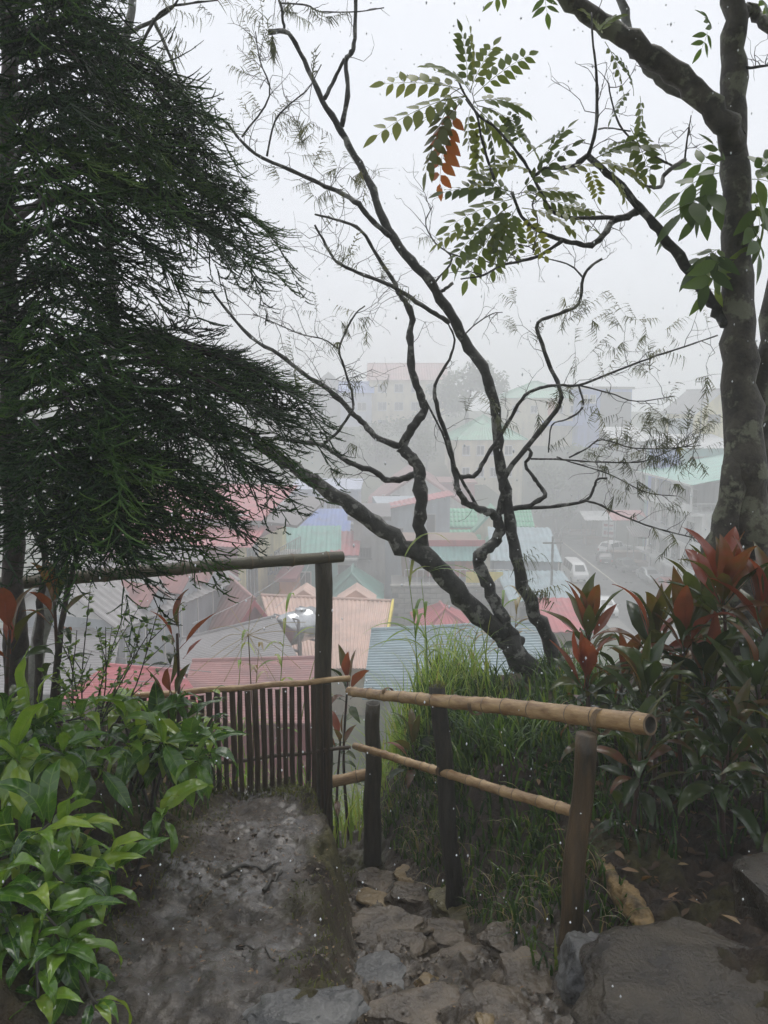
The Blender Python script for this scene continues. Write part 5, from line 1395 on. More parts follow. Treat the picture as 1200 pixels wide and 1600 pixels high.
L2i = t2([(1070, 250), (1074, 215), (1080, 180)], 5, 2, 4.8, 4.75, m='bark_dark')
L2j = t2([(842, 300), (832, 320), (840, 345), (836, 375), (833, 395)], 4, 3, 4.55, 4.5, m='bark_dark')
L2k = t2([(728, 155), (745, 180), (752, 215), (762, 250), (772, 280)], 4, 6, 4.4, 4.45, m='bark_dark')
L2l = t2([(985, 205), (950, 200), (935, 202)], 3, 4, 4.6, 4.6, m='bark_dark')
L2m = t2([(1160, 105), (1180, 105), (1215, 100)], 7, 4, 4.9, 4.8, m='bark_dark')
tw2, tp2 = MB(), []
def sprout2(c, n, ln, depth=1, r=.003):
    for _ in range(n):
        i = frng.randrange(1, len(c) - 1); d = (c[i + 1] - c[i]).normalized()
        grow_twigs(tw2, c[i] - off2, (d * .4 + Vector((frng.gauss(0, .6), frng.gauss(0, .4), frng.gauss(.3, .6)))), ln * frng.uniform(.5, 1.2), r, depth, frng, tp2, .3)
for c, n_, ln in ((L2b, 7, .3), (L2c, 4, .25), (L2e, 6, .35), (L2h, 5, .2), (L2i, 4, .2), (L2m, 4, .25), (L2j, 3, .2), (L2d, 4, .2)): sprout2(c, n_, ln)
tw2.build('twigs', M['twig'], T2, True)['kind'] = 'stuff'

# compound leaves: rachis with paired oval leaflets, one object per leaf
def oval(V, T, p, d, up, L, W, k=5, cup=.12):
    m = basis(d, up); base = len(V)
    for i in range(k + 1):
        t = i / k; w = W * math.sin(math.pi * min(1, t ** .8 * .97 + .015)) * .5; z = -.12 * L * t * t
        for s in (-1, 0, 1): V.append(Vector(p) + m @ Vector((t * L, s * w, z + (cup * w if s else 0))))
    for i in range(k):
        for j in range(2):
            a = base + 3 * i + j; T.append((a, a + 1, a + 4, a + 3))
def pinnate_mesh(name, pairs, L, lw, ll, droop, m):
    V, T = [], []
    ax = [Vector((L * t, 0, .1 * L * t - droop * L * t * t)) for t in [i / 12 for i in range(13)]]
    for i in range(pairs):
        t = .18 + .8 * i / (pairs - .4); q = min(11, int(t * 12)); p = ax[q].lerp(ax[q + 1], t * 12 - q); dx = (ax[q + 1] - ax[q]).normalized()
        for s in (-1, 1):
            sc = (.75 + .35 * math.sin(math.pi * (i + .8) / (pairs + .6))) * random.uniform(.85, 1.1)
            d = Vector((dx.x * random.uniform(.35, .65), s, dx.z * .4 + random.uniform(-.35, .15)))
            oval(V, T, p + Vector((0, s * .004, 0)), d, (0, 0, 1), ll * sc, lw * sc)
    oval(V, T, ax[-1], (ax[-1] - ax[-2]), (0, 0, 1), ll, lw)
    mb = MB(); mb.add(V, T); mb.tube(ax, [.0026 * (1 - .06 * i) for i in range(13)], 4)
    me = bpy.data.meshes.new(name); me.from_pydata(mb.v, [], mb.f); me.materials.append(m); me.polygons.foreach_set('use_smooth', [True] * len(me.polygons)); me.update()
    return me
PIN = [pinnate_mesh('pinnate_leaf', 6 + k % 3, .30 + .03 * k, .042, .085, .22 + .12 * (k % 3), M['pinnate']) for k in range(5)]
PIR = [pinnate_mesh('pinnate_leaf', 6, .30, .042, .085, .45, M['pinnate_red']) for k in range(2)]
BRO = [pinnate_mesh('broad_leaf', 2, .16, .062, .16, .4, M['broad']) for k in range(3)]
def put_leaf(root, meshes, off, p, d, s, up=(0, 0, 1)):
    o = link('leaf', random.choice(meshes), None, root)
    m = basis(d, up).to_4x4() @ Matrix.Scale(s, 4); m.translation = Vector(p) - off; o.matrix_local = m
    return o
def leaf_px(px, py, ang, lenpx, D=4.5, meshes=PIN, nominal=.37):
    """A leaf starting at a pixel and pointing at screen angle ang (deg, 0 right, 90 up), leaning a little to or from the camera."""
    a = math.radians(ang); d = Vector((math.cos(a), random.uniform(-.55, .35), math.sin(a)))
    put_leaf(T2, meshes, off2, P(px, py, D + random.uniform(-.12, .12)), d, lenpx * mpx(D) / nominal, (random.uniform(-.5, .5), random.uniform(-1.0, -.1), random.uniform(.3, 1)))
for a in ((725, 140, 170, 110), (730, 150, 195, 120), (735, 145, 120, 90), (730, 135, 95, 85), (735, 140, 65, 85), (740, 150, 40, 90), (740, 160, 15, 95), (745, 165, -10, 105), (720, 160, 225, 120), (715, 165, 245, 125), (735, 170, 260, 80), (745, 175, 285, 85), (725, 150, 150, 80), (740, 165, -35, 110), (705, 160, 240, 105), (730, 150, 205, 90), (735, 145, 80, 70),
          (755, 185, 300, 70), (815, 225, 110, 60), (822, 245, 35, 75), (818, 240, 200, 80), (840, 265, 60, 80), (845, 280, 20, 85), (835, 270, 160, 70), (800, 300, 170, 110), (800, 310, 140, 90), (805, 310, 200, 105), (800, 320, 215, 120), (810, 320, 240, 95), (805, 310, 20, 95), (810, 305, 45, 90), (815, 325, -10, 100), (790, 330, 250, 70), (800, 330, 225, 115), (770, 345, 215, 90), (775, 340, 190, 85), (800, 330, 280, 70), (820, 330, 300, 65), (830, 315, 5, 95), (845, 325, -20, 80), (860, 330, 10, 70),
          (925, 250, 20, 90), (935, 255, -5, 100), (940, 250, -30, 85), (930, 250, 40, 60), (920, 262, -70, 55), (950, 262, -45, 70), (985, 200, -70, 95), (985, 195, -40, 60), (990, 150, 100, 60), (1000, 150, -80, 70), (985, 140, 230, 60), (940, 60, 100, 60), (945, 65, -60, 70), (935, 55, 60, 60)):
    leaf_px(*a, meshes=PIR if a in ((715, 165, 245, 125), (705, 160, 240, 105), (735, 170, 260, 80), (720, 160, 225, 120)) else PIN)
for a in ((1125, 270, 190, 110), (1120, 285, 205, 130), (1120, 300, 195, 120), (1125, 310, 215, 80), (1130, 255, 110, 60), (1115, 290, 230, 75), (1125, 260, 160, 80), (1120, 390, 210, 80), (1118, 395, 240, 90), (1122, 400, 265, 95), (1125, 390, 190, 60), (1118, 410, 255, 70), (1180, 260, 20, 80), (1175, 280, -5, 90), (1178, 300, -40, 90), (1180, 320, -70, 90), (1185, 270, 60, 70), (1170, 350, -60, 90), (1180, 380, -100, 80), (1180, 330, -20, 80),
          (1112, 45, 100, 40), (1105, 50, 260, 45), (850, -5, -80, 45), (790, -8, 200, 40), (1190, 0, -20, 50)):
    leaf_px(a[0], a[1], a[2], a[3] * .74, D=4.75, meshes=BRO, nominal=.24)

# ---- slim pale tree behind the conifer
bp_ = P(40, 1100, 5.6)
T3 = empty('slim_tree', (bp_.x, bp_.y, nz_at(bp_.x, bp_.y) - .2), 0, 'slim pale trunked tree half hidden behind the conifer', 'tree')
off3 = Vector(T3.location); feathers3, tw3 = [], MB()
limb(T3, [(35, 1180), (62, 1000), (118, 800), (160, 640), (178, 520), (172, 400), (165, 260), (172, 140), (200, 40), (215, -60)], 5.6, 5.4, 26, 10, 'bark_pale', 10, 'trunk')
for pts in ([(172, 150), (210, 90), (250, 20), (300, 5), (340, 0)], [(240, 30), (262, 80), (280, 125), (292, 160)], [(168, 250), (230, 300), (290, 330), (340, 300)], [(175, 120), (140, 60), (120, 0)], [(205, 50), (260, 20), (285, -10)]):
    c = limb(T3, pts, 5.4, 5.2, 6, 2, 'bark_dark', 6)
    for i in range(3, len(c), 2): feather_at(feathers3, c[i] - off3, Vector((frng.gauss(.4, .5), frng.gauss(0, .5), frng.gauss(-.2, .5))), frng.uniform(.7, 1.3))
scatter('foliage', FEATHERS, feathers3, M['feather'], T3, fnp.random(len(feathers3)) * .8, fnp)

# ------------------------------------------------------------------ the conifer on the left
cnp = np.random.default_rng(5); crg = random.Random(5)
def needle_spray(rg, L, n_side, drp):
    """A flat drooping spray along +x made of cord-like needled branchlets."""
    V, T, tt = [], [], []
    def cord(p0, d, ln, r, up, nn):
        p = np.array(p0, float); d = np.array(d, float); d /= np.linalg.norm(d); k = 3; base = len(V); pts = [p.copy()]
        s1 = np.cross(d, [0, 0, 1.0]); s1 /= np.linalg.norm(s1) + 1e-6
        for i in range(k + 1):
            s2 = np.cross(d, s1); w = r * (1 - .7 * i / k)
            for a in range(3):
                th = 2.094 * a; V.append(p + (s1 * math.cos(th) + s2 * math.sin(th)) * w); tt.append(-.1 + .3 * i / k)
            d = d + np.array([0, 0, up]); d /= np.linalg.norm(d); p = p + d * ln / k; pts.append(p.copy())
        for i in range(k):
            for a in range(3):
                q0, q1 = base + 3 * i + a, base + 3 * i + (a + 1) % 3; T.append((q0, q1, q1 + 3)); T.append((q0, q1 + 3, q0 + 3))
        for j in range(nn):
            f = (j + .5) / nn * k; i = min(k - 1, int(f)); c = pts[i] + (pts[i + 1] - pts[i]) * (f - i); dd = pts[i + 1] - pts[i]; dd /= np.linalg.norm(dd) + 1e-9
            rn = rg.normal(size=3); rn -= dd * rn.dot(dd); rn /= np.linalg.norm(rn) + 1e-9
            tip = c + (dd * .8 + rn) * rg.uniform(.006, .012); sd = np.cross(dd, rn) * .0024
            b = len(V); V.extend([c - sd, c + sd, tip]); tt.extend([0, 0, .18]); T.append((b, b + 1, b + 2))
    def axis(t): return np.array([L * t, 0, .12 * L * t - drp * L * t * t])
    for i in range(6):
        cord(axis(i / 6), axis((i + 1) / 6) - axis(i / 6), L / 6 * 1.02, .0046 * (1 - .08 * i), 0, 8)
    for i in range(n_side):
        t = .12 + .86 * (i + rg.uniform(-.3, .3)) / n_side; s = 1 if i % 2 else -1; a = rg.uniform(.45, .95)
        ln = L * (.56 - .34 * t) * rg.uniform(.65, 1.25)
        dz = rg.uniform(-.38, .08) - drp * t * .6
        cord(axis(t), (math.cos(a), s * math.sin(a), dz), ln, .0042, rg.uniform(.0, .26), 14)
        if ln > .07:
            for u in (.35, .6):
                if rg.random() < .75:
                    q = axis(t) + np.array([math.cos(a), s * math.sin(a), dz * .8]) * ln * u; a2 = a + rg.choice([-.7, .7])
                    cord(q, (math.cos(a2), s * math.sin(a2), rg.uniform(-.35, .15)), ln * .48, .0038, .16, 8)
    return np.array(V), np.array(T), np.array(tt)
SPR = [needle_spray(cnp, .28 + .03 * k, 8 + k // 2, .06 + .09 * k) for k in range(7)]

bp_ = P(20, 1060, 3.7)
T4 = empty('conifer_tree', (bp_.x, bp_.y, nz_at(bp_.x, bp_.y) - .2), 0, 'big dark green conifer with drooping cord like sprays on the left', 'tree')
off4 = Vector(T4.location)
limb(T4, [(30, 1180), (25, 1000), (18, 800), (15, 600), (10, 400), (10, 200), (15, 0), (20, -200), (20, -420)], 3.7, 3.75, 34, 20, 'bark_con', 14, 'trunk')
limb(T4, [(58, 1150), (60, 1040), (62, 960), (70, 880), (60, 760)], 3.6, 3.6, 15, 10, 'bark_con', 8, 'trunk')
limb(T4, [(82, 1110), (92, 1000), (104, 930), (125, 850), (150, 760)], 3.5, 3.5, 12, 7, 'bark_con', 8, 'trunk')
SH = (470, 1)
def bough(y0, tip, D1, n, s0=.75, s1=1.15, t0=.25, drop=0, tn=(0.05, 0.62)):
    """A bough from the trunk at pixel height y0 to a tip pixel at distance D1, clothed with n sprays."""
    a = P(15, y0, 3.72); b = P(tip[0] - 55 * (tip[0] > 150), tip[1] - 12, D1); n = max(6, int(n * .60)); mid = a.lerp(b, .5) + Vector((0, 0, .14 + .02 * crg.random())); q = a.lerp(b, .8) + Vector((0, 0, .09))
    c = crom([a, mid, q, b], 8); off = off4
    MB().tube([p - off for p in c], [.016 * (1 - .85 * i / (len(c) - 1)) + .002 for i in range(len(c))], 6, rough=.1).build('bough', M['bark_con'], T4, True)
    out = []
    base_t = crg.uniform(*tn)
    for k in range(n):
        t = t0 + (1 - t0) * (k + crg.random()) / n; f = t * (len(c) - 1); i = min(len(c) - 2, int(f)); p = c[i].lerp(c[i + 1], f - i); d = (c[i + 1] - c[i]).normalized()
        side = d.cross(Vector((0, 0, 1))).normalized() * crg.choice((-1, 1)) * crg.uniform(.15, 1.3)
        dd = (d * crg.uniform(.5, 1.1) + side + Vector((0, 0, crg.uniform(-.42 - drop, .22)))).normalized()
        m = basis(dd, (crg.gauss(0, .35), crg.gauss(0, .35), 1)).to_4x4() @ Matrix.Scale(crg.uniform(s0, s1), 4); m.translation = p - off
        out.append((m, max(0, min(.75, base_t + crg.gauss(0, .16)))))
    m = basis((c[-1] - c[-2]).normalized(), (0, 0, 1)).to_4x4(); m.translation = c[-1] - off; out.append((m, base_t))
    return out
sp = []
UP = [(-150, (140, -60), 3.2, 14), (-60, (130, 20), 3.0, 16), (0, (230, 95), 3.5, 18), (20, (180, 120), 3.1, 26), (60, (310, 130), 3.6, 26), (90, (330, 190), 3.4, 26), (100, (240, 190), 3.1, 28), (140, (345, 175), 3.8, 24),
      (170, (350, 235), 3.6, 26), (190, (270, 250), 3.2, 28), (220, (300, 300), 3.5, 28), (240, (385, 300), 3.7, 26), (260, (180, 290), 2.9, 28), (280, (430, 345), 3.8, 26), (300, (340, 350), 3.3, 28), (330, (420, 395), 3.6, 26), (350, (250, 380), 3.0, 30),
      (380, (250, 440), 3.4, 20), (420, (160, 420), 2.9, 28), (460, (150, 500), 3.1, 26),
      (-20, (60, 60), 2.9, 24), (80, (70, 160), 2.8, 24), (180, (60, 260), 2.8, 24), (300, (80, 370), 2.8, 26), (410, (60, 480), 2.8, 26), (130, (-120, 200), 3.2, 16), (300, (-140, 380), 3.2, 16), (480, (-140, 540), 3.2, 16)]
LO = [(560, (420, 600), 3.8, 24), (570, (455, 615), 3.6, 28), (575, (340, 625), 3.2, 26), (570, (470, 625), 3.7, 30), (590, (420, 650), 3.3, 30), (600, (475, 670), 3.6, 28), (620, (300, 660), 3.0, 32), (640, (455, 715), 3.5, 28), (650, (370, 710), 3.2, 30),
      (670, (430, 750), 3.5, 26), (690, (330, 760), 3.1, 30), (700, (375, 815), 3.4, 24), (710, (250, 740), 2.9, 30), (730, (300, 830), 3.2, 24), (740, (210, 800), 2.9, 30), (750, (350, 800), 3.6, 22), (770, (225, 850), 3.1, 26), (780, (150, 815), 2.9, 26), (790, (205, 865), 3.3, 18), (800, (100, 840), 2.9, 26),
      (560, (180, 600), 2.9, 28), (620, (120, 680), 2.8, 28), (700, (90, 760), 2.8, 28), (540, (90, 560), 2.8, 26), (830, (60, 880), 3.1, 18), (600, (-140, 640), 3.2, 16), (700, (-140, 760), 3.2, 16), (820, (-100, 880), 3.2, 16)]
for (y0, tip, D1, n) in UP: sp += bough(y0, tip, D1, n)
for (y0, tip, D1, n) in LO: sp += bough(y0, (tip[0], tip[1] - 22), D1, n, drop=.16)
# unseen boughs above the frame, added for shade, cut back over the path
for k in range(22):
    a = crg.uniform(0, 6.28); zz = -250 - 45 * (k % 10); sp += bough(zz, (15 + 330 * min(.25, math.cos(a)), zz + 70), 3.72 - 1.1 * math.sin(a), 10)
scatter('crown', SPR, [m for m, _ in sp], M['needle'], T4, [t for _, t in sp], cnp)
print('sprays', len(sp))

# the stout tree's canopy overhead, unseen, added and thickened to darken the right bank
cr = np.random.default_rng(77); N = 7500
x = cr.uniform(.5, 4.8, N); y = cr.uniform(-2.5, 5.0, N)
z = np.maximum(2.3, .56 * y + .9) + cr.uniform(0, 1.5, N)
ok = (fbm(x * 1.1, y * 1.1, 3) > -.22); x, y, z = x[ok], y[ok], z[ok]; N = len(x)
pos = np.stack([x, y, z], 1) - np.array(off2)
u = cr.normal(size=(N, 3)) * np.array([1, 1, .45]); u /= np.linalg.norm(u, axis=1)[:, None]
w = np.cross(u, cr.normal(size=(N, 3)) * np.array([.4, .4, 1])); w /= np.linalg.norm(w, axis=1)[:, None]
sz = cr.uniform(.10, .19, (N, 1))
Vc = np.concatenate([pos - u * sz, pos + w * sz * .42, pos + u * sz, pos - w * sz * .42]); i = np.arange(N)
mesh_np('crown', Vc, np.stack([i, i + N, i + 2 * N, i + 3 * N], 1), M['smallleaf'], T2, np.tile(cr.random(N) * .5, 4), False)
for k in range(9):
    a_ = P(1149, -60, 4.9); b2_ = Vector((cr.uniform(.6, 4), cr.uniform(-1.8, 3.6), 0)); b2_.z = max(2.5, .56 * b2_.y + 1.1) + cr.uniform(.2, .9)
    c = crom([a_, a_.lerp(b2_, .5) + Vector((0, 0, .5)), b2_], 5)
    MB().tube([p - off2 for p in c], [.05 * (1 - .085 * j) for j in range(len(c))], 7, rough=.15).build('branch', M['bark_big'], T2, True)
# ------------------------------------------------------------------ leaves as shared meshes
def blade_mesh(name, m, L, W, prof, droop, fold=.25, wave=0.0, veins=0, nseg=14, ncol=7, twist=0.0, petiole=0.0, seed=0):
    """A leaf along +x. prof: 'oval' or 'lance'; veins quilts the surface between side veins."""
    rg = random.Random(seed); V, T = [], []
    x, z, a = 0.0, 0.0, rg.uniform(.1, .35)
    for i in range(nseg + 1):
        t = i / nseg
        if prof == 'oval': w = W * (math.sin(math.pi * t ** .80) ** .85) * (1 - .55 * max(0, (t - .55) / .45) ** 1.3) if 0 < t < 1 else 0.0
        else: w = W * (min(1, t / .35) ** .7) * (1 - max(0, (t - .35) / .65) ** 1.7)
        w = max(w, .0015)
        tw = twist * t
        for j in range(ncol):
            s = (j / (ncol - 1)) * 2 - 1
            y = s * w / 2; h = abs(s) * w / 2 * fold
            if veins: h += .06 * w * abs(math.sin((t + .10 * abs(s)) * veins * math.pi)) * (1 - abs(s) ** 3) * (abs(s) ** .5)
            h += wave * W * abs(s) ** 2 * math.sin(t * 15 + s * 1.5 + seed)
            V.append((x - h * math.sin(a) , y * math.cos(tw) - h * math.sin(tw), z + h * math.cos(a) + y * math.sin(tw)))
        a -= droop / nseg * (.4 + 1.3 * t); x += L / nseg * math.cos(a); z += L / nseg * math.sin(a)
    for i in range(nseg):
        for j in range(ncol - 1):
            q = i * ncol + j; T.append((q, q + 1, q + ncol + 1, q + ncol))
    mb = MB(); mb.add(V, T)
    if petiole: mb.tube([(-petiole, 0, -petiole * .25), (-petiole * .5, 0, -petiole * .1), (0, 0, 0), (L * .5, 0, V[(nseg // 2) * ncol + ncol // 2][2] - .001)], [W * .035, W * .032, W * .03, W * .012], 5)
    me = bpy.data.meshes.new(name); me.from_pydata(mb.v, [], mb.f); me.materials.append(m)
    me.polygons.foreach_set('use_smooth', [True] * len(me.polygons)); me.update()
    return me
COF = [blade_mesh('coffee_leaf', M['coffee'], 1.0, .27 + .035 * (k % 3), 'oval', .9 + .3 * k, .30, .07, 10, seed=k, petiole=.06) for k in range(6)]
CRD = [blade_mesh('ti_leaf', M['cord_red'], 1.0, .27 + .035 * (k % 3), 'lance', .3 + .28 * k, .38, .02, 0, seed=20 + k, petiole=.22, ncol=5, twist=.3 * (k % 2)) for k in range(4)]
CGR = [blade_mesh('ti_leaf', M['cord_green'], 1.0, .29 + .035 * (k % 3), 'lance', .7 + .4 * k, .34, .03, 0, seed=30 + k, petiole=.24, ncol=5, twist=.4 * (k % 2)) for k in range(4)]
LAN = [blade_mesh('slim_leaf', M['coffee'], 1.0, .24, 'oval', .8 + .5 * k, .3, .03, 7, seed=50 + k, petiole=.1, ncol=5) for k in range(3)]

def place(root, meshes, p, d, s, up=(0, 0, 1), rg=random):
    o = link('leaf', rg.choice(meshes), None, root)
    m = basis(d, up).to_4x4() @ Matrix.Scale(s, 4); m.translation = Vector(p) - Vector(root.location); o.matrix_local = m
    return o

def coffee_shrub(label, base, stems, ln, seed, nodes=6, lean=(0.5, -.5)):
    rg = random.Random(seed); b_ = Vector(base)
    root = empty('leafy_shrub', b_, 0, label, 'shrub', 'leafy shrubs on the left bank')
    for (tp) in stems:
        tp = Vector(tp); mid = b_.lerp(tp, .5) + Vector((rg.uniform(-.05, .05), rg.uniform(-.05, .05), .10)); c = crom([b_ + Vector((rg.uniform(-.08, .08), rg.uniform(-.08, .08), -.05)), mid, tp], 8)
        MB().tube([p - b_ for p in c], [.009 * (1 - .6 * i / (len(c) - 1)) for i in range(len(c))], 6).build('stem', M['twig'], root, True)
        for k in range(nodes):
            t = .30 + .70 * (k + .8) / nodes; f = t * (len(c) - 1); i = min(len(c) - 2, int(f)); p = c[i].lerp(c[i + 1], min(1, f - i)); d = (c[i + 1] - c[i]).normalized()
            perp = d.cross(Vector((0, 0, 1))).normalized(); q = d.cross(perp)
            a = (k % 2) * 1.57 + rg.uniform(-.4, .4)
            for s in (-1, 1):
                out = (perp * math.cos(a) + q * math.sin(a)) * s
                dd = (out * .9 + d * .35 + Vector((lean[0] * .5, lean[1] * .5, rg.uniform(-.15, .25)))).normalized()
                place(root, COF, p + dd * .02, dd, ln * rg.uniform(.55, 1.2) * (1.0 if k < nodes - 1 else .75), (rg.gauss(0, .25), rg.gauss(0, .25), 1), rg)
        for s in range(2): place(root, COF, c[-1], (Vector((rg.uniform(-.6, .8), rg.uniform(-.8, .2), .35))), ln * .6, (0, 0, 1), rg)
    return root
G = lambda px, py, D: (lambda p: Vector((p.x, p.y, nz_at(p.x, p.y))))(P(px, py, D))
coffee_shrub('bright leafy shrub in front of the slat fence', G(215, 1240, 3.5), [P(330, 1165, 3.2), P(290, 1125, 3.4), P(235, 1120, 3.3), P(180, 1110, 3.5), P(310, 1190, 3.0), P(255, 1160, 3.0), P(200, 1165, 3.0)], .26, 11, 6)
coffee_shrub('deep green leafy shrub at the photo edge under the conifer', G(20, 1260, 3.0), [P(60, 1105, 2.9), P(130, 1120, 2.9), P(10, 1120, 2.8), P(100, 1180, 2.6), P(160, 1200, 2.7), P(-40, 1170, 2.7), P(30, 1190, 2.5)], .25, 12, 6)
coffee_shrub('dark glossy shrub with hanging leaves beside the wet path', G(60, 1400, 2.5), [P(120, 1290, 2.35), P(60, 1300, 2.2), P(180, 1360, 2.3), P(100, 1380, 2.1), P(10, 1330, 2.2), P(150, 1400, 2.15)], .22, 13, 5)
coffee_shrub('lowest glossy shrub in the bottom corner of photo', G(-20, 1560, 2.05), [P(60, 1440, 2.0), P(20, 1480, 1.9), P(110, 1470, 1.95), P(-30, 1430, 1.9)], .20, 14, 5)
coffee_shrub('dim low shrub filling the bottom corner beside the mud', G(90, 1590, 1.95), [P(120, 1530, 1.9), P(60, 1560, 1.8), P(150, 1570, 1.85)], .17, 16, 3)
sg_ = coffee_shrub('small drooping shrub leaning over the mossy bank', G(200, 1330, 2.9), [P(255, 1275, 2.75)], .24, 15, 2)

# ------------------------------------------------------------------ ti plants
def ti_plant(label, base, top, ln, n, seed, group='red and green ti plants', red=0.55, lower=True, heads=None):
    rg = random.Random(seed); b_ = Vector(base); tp = Vector(top)
    root = empty('ti_plant', b_, 0, label, 'plant', group)
    c = crom([b_ - Vector((0, 0, .05)), b_.lerp(tp, .5) + Vector((rg.uniform(-.04, .04), rg.uniform(-.04, .04), 0)), tp], 8)
    MB().tube([p - b_ for p in c], [.013 - .006 * i / (len(c) - 1) for i in range(len(c))], 7, rough=.1).build('stem', M['cord_stem'], root, True)
    a = rg.uniform(0, 6.28)
    for k in range(n):
        t = k / (n - 1); a += 2.4; elev = math.radians(74 - 72 * t + rg.uniform(-10, 10))
        d = Vector((math.cos(a) * math.cos(elev), math.sin(a) * math.cos(elev), math.sin(elev)))
        p = tp - Vector((0, 0, .16 * t))
        place(root, CRD if rg.random() < (red * 1.5 * (1 - t) + .25 * red) else CGR, p + d * .05, d, ln * rg.uniform(.8, 1.1) * (.72 + .4 * math.sin(math.pi * min(1, t + .25))), (rg.gauss(0, .2), rg.gauss(0, .2), 1), rg)
    if lower:
        for k in range(max(3, n // 3)):
            t = rg.uniform(.3, .9); i = int(t * (len(c) - 1)); a += 2.4; d = Vector((math.cos(a), math.sin(a), rg.uniform(-.4, .2)))
            place(root, CGR, c[i] + d * .03, d, ln * rg.uniform(.7, 1.0), (0, 0, 1), rg)
    return root
TI = [('ti plant with a red crown standing apart beside the leaning tree', 920, 1190, 4.4, 920, 985, .29, 12, .75), ('short ti plant with orange red leaves above the hand rail', 935, 1230, 4.0, 915, 1060, .25, 12, .6),
      ('ti plant with tall pointed leaves left of the orange crown', 1035, 1260, 3.9, 1020, 1000, .30, 15, .55), ('ti plant with an orange crown in the middle of group', 1070, 1270, 3.7, 1072, 990, .29, 15, .62),
      ('tall ti plant with a bright red crown against the stout trunk', 1150, 1270, 3.6, 1130, 925, .29, 15, .6), ('ti plant at the photo edge with broad pale streaked leaves', 1210, 1280, 3.5, 1195, 960, .32, 15, .5),
      ('low green ti plant behind the hand rail end', 1015, 1290, 3.5, 1010, 1080, .27, 12, .25), ('dark green ti plant below the orange crown', 1100, 1290, 3.6, 1105, 1060, .28, 13, .25),
      ('green ti plant low at the photo edge', 1190, 1310, 3.3, 1185, 1070, .28, 12, .3), ('ti plant with drooping green leaves beside the red crowned one', 965, 1235, 4.1, 975, 1055, .27, 12, .3), ('low broad ti plant under the hand rail end', 985, 1290, 3.2, 1000, 1175, .24, 11, .15), ('dark low ti plant in the shade below the red crown', 1130, 1320, 3.2, 1140, 1165, .26, 12, .15), ('low ti plant in deep shade at the photo edge', 1215, 1330, 3.0, 1215, 1180, .25, 11, .2), ('green ti plant in front of the stout trunk base', 1075, 1240, 4.2, 1050, 1090, .28, 13, .2), ('slim ti plant between the orange and red crowns', 1110, 1250, 4.1, 1098, 930, .29, 12, .6)]
for k, (lab, bx, by, D_, tx, ty, ln, n_, rd) in enumerate(TI):
    q = P(bx, by, D_); ti_plant(lab, (q.x, q.y, nz_at(q.x, q.y)), P(tx, ty, D_), ln, n_ + 5, 40 + k, red=rd)
q = P(262, 1200, 3.7); ti_plant('thin ti plant with torn red leaves above the bright shrub', (q.x, q.y, nz_at(q.x, q.y)), P(277, 990, 3.6), .19, 8, 70, 'ti plants on the left bank', .9, False)
q = P(275, 1200, 3.6); ti_plant('small ti plant with dark red leaves under the torn one', (q.x, q.y, nz_at(q.x, q.y)), P(268, 1085, 3.55), .17, 8, 71, 'ti plants on the left bank', .95, False)
q = P(545, 1200, 5.2); ti_plant('slender ti plant with red tips beside the tall fence post', (q.x, q.y, nz_at(q.x, q.y)), P(543, 1065, 5.1), .24, 10, 72, 'ti plants beyond the fence', .6)
q = P(528, 1240, 5.1); ti_plant('small red ti shoot between fence post and hollow post', (q.x, q.y, nz_at(q.x, q.y)), P(532, 1155, 5.05), .17, 8, 73, 'ti plants beyond the fence', .8)
q = P(640, 1200, 4.9); ti_plant('dull ti plant under the hand rail behind the dark post', (q.x, q.y, nz_at(q.x, q.y)), P(645, 1165, 4.9), .22, 9, 74, 'ti plants beyond the fence', .5)
q = P(5, 1130, 3.4); ti_plant('ti plant with scarlet leaves at the photo edge under conifer', (q.x, q.y, nz_at(q.x, q.y)), P(15, 985, 3.2), .22, 9, 75, 'ti plants on the left bank', .9)
q = P(90, 1130, 3.5); ti_plant('ti plant with a few orange leaves between the thin stems', (q.x, q.y, nz_at(q.x, q.y)), P(85, 940, 3.4), .2, 8, 76, 'ti plants on the left bank', .8)

# ------------------------------------------------------------------ small leaved bush and slim leaved weed
def twiggy_bush(label, base, tips_, seed, leaf=.032, dens=26):
    rg = random.Random(seed); b_ = Vector(base); root = empty('twiggy_bush', b_, 0, label, 'bush')
    Vs, Fs, Ts = [], [], []; st = MB()
    for tp in tips_:
        tp = Vector(tp); c = crom([b_, b_.lerp(tp, .45) + Vector((rg.uniform(-.06, .06), rg.uniform(-.06, .06), rg.uniform(-.02, .08))), tp], 8)
        lines = [c]
        for _ in range(4):
            i = rg.randrange(5, len(c) - 2); d = (c[i + 1] - c[i]).normalized() + Vector((rg.gauss(0, .6), rg.gauss(0, .6), rg.uniform(.1, .8))); ln = rg.uniform(.08, .2)
            lines.append([c[i] + d * ln * t / 4 for t in range(5)])
        for q, ln in enumerate(lines):
            MB().tube([p - b_ for p in ln], [(.005 if q == 0 else .0026) * (1 - .6 * i / (len(ln) - 1)) for i in range(len(ln))], 5).build('stem', M['twig'], root, True)
            for _ in range(dens if q == 0 else dens // 2):
                f = rg.uniform(.35 if q == 0 else .1, 1) * (len(ln) - 1); i = min(len(ln) - 2, int(f)); p = ln[i].lerp(ln[i + 1], f - i)
                v, t_ = [], []; oval(v, t_, p - b_, (rg.gauss(0, 1), rg.gauss(0, 1), rg.uniform(-.3, .8)), (rg.gauss(0, .4), rg.gauss(0, .4), 1), leaf * rg.uniform(.6, 1.3), leaf * .55, 4)
                o = len(Vs); Vs += v; Fs += [tuple(a + o for a in f_) for f_ in t_]; Ts += [rg.random()] * len(v)
    mesh_np('foliage', np.array([tuple(v) for v in Vs]), np.array(Fs), M['smallleaf'], root, Ts)
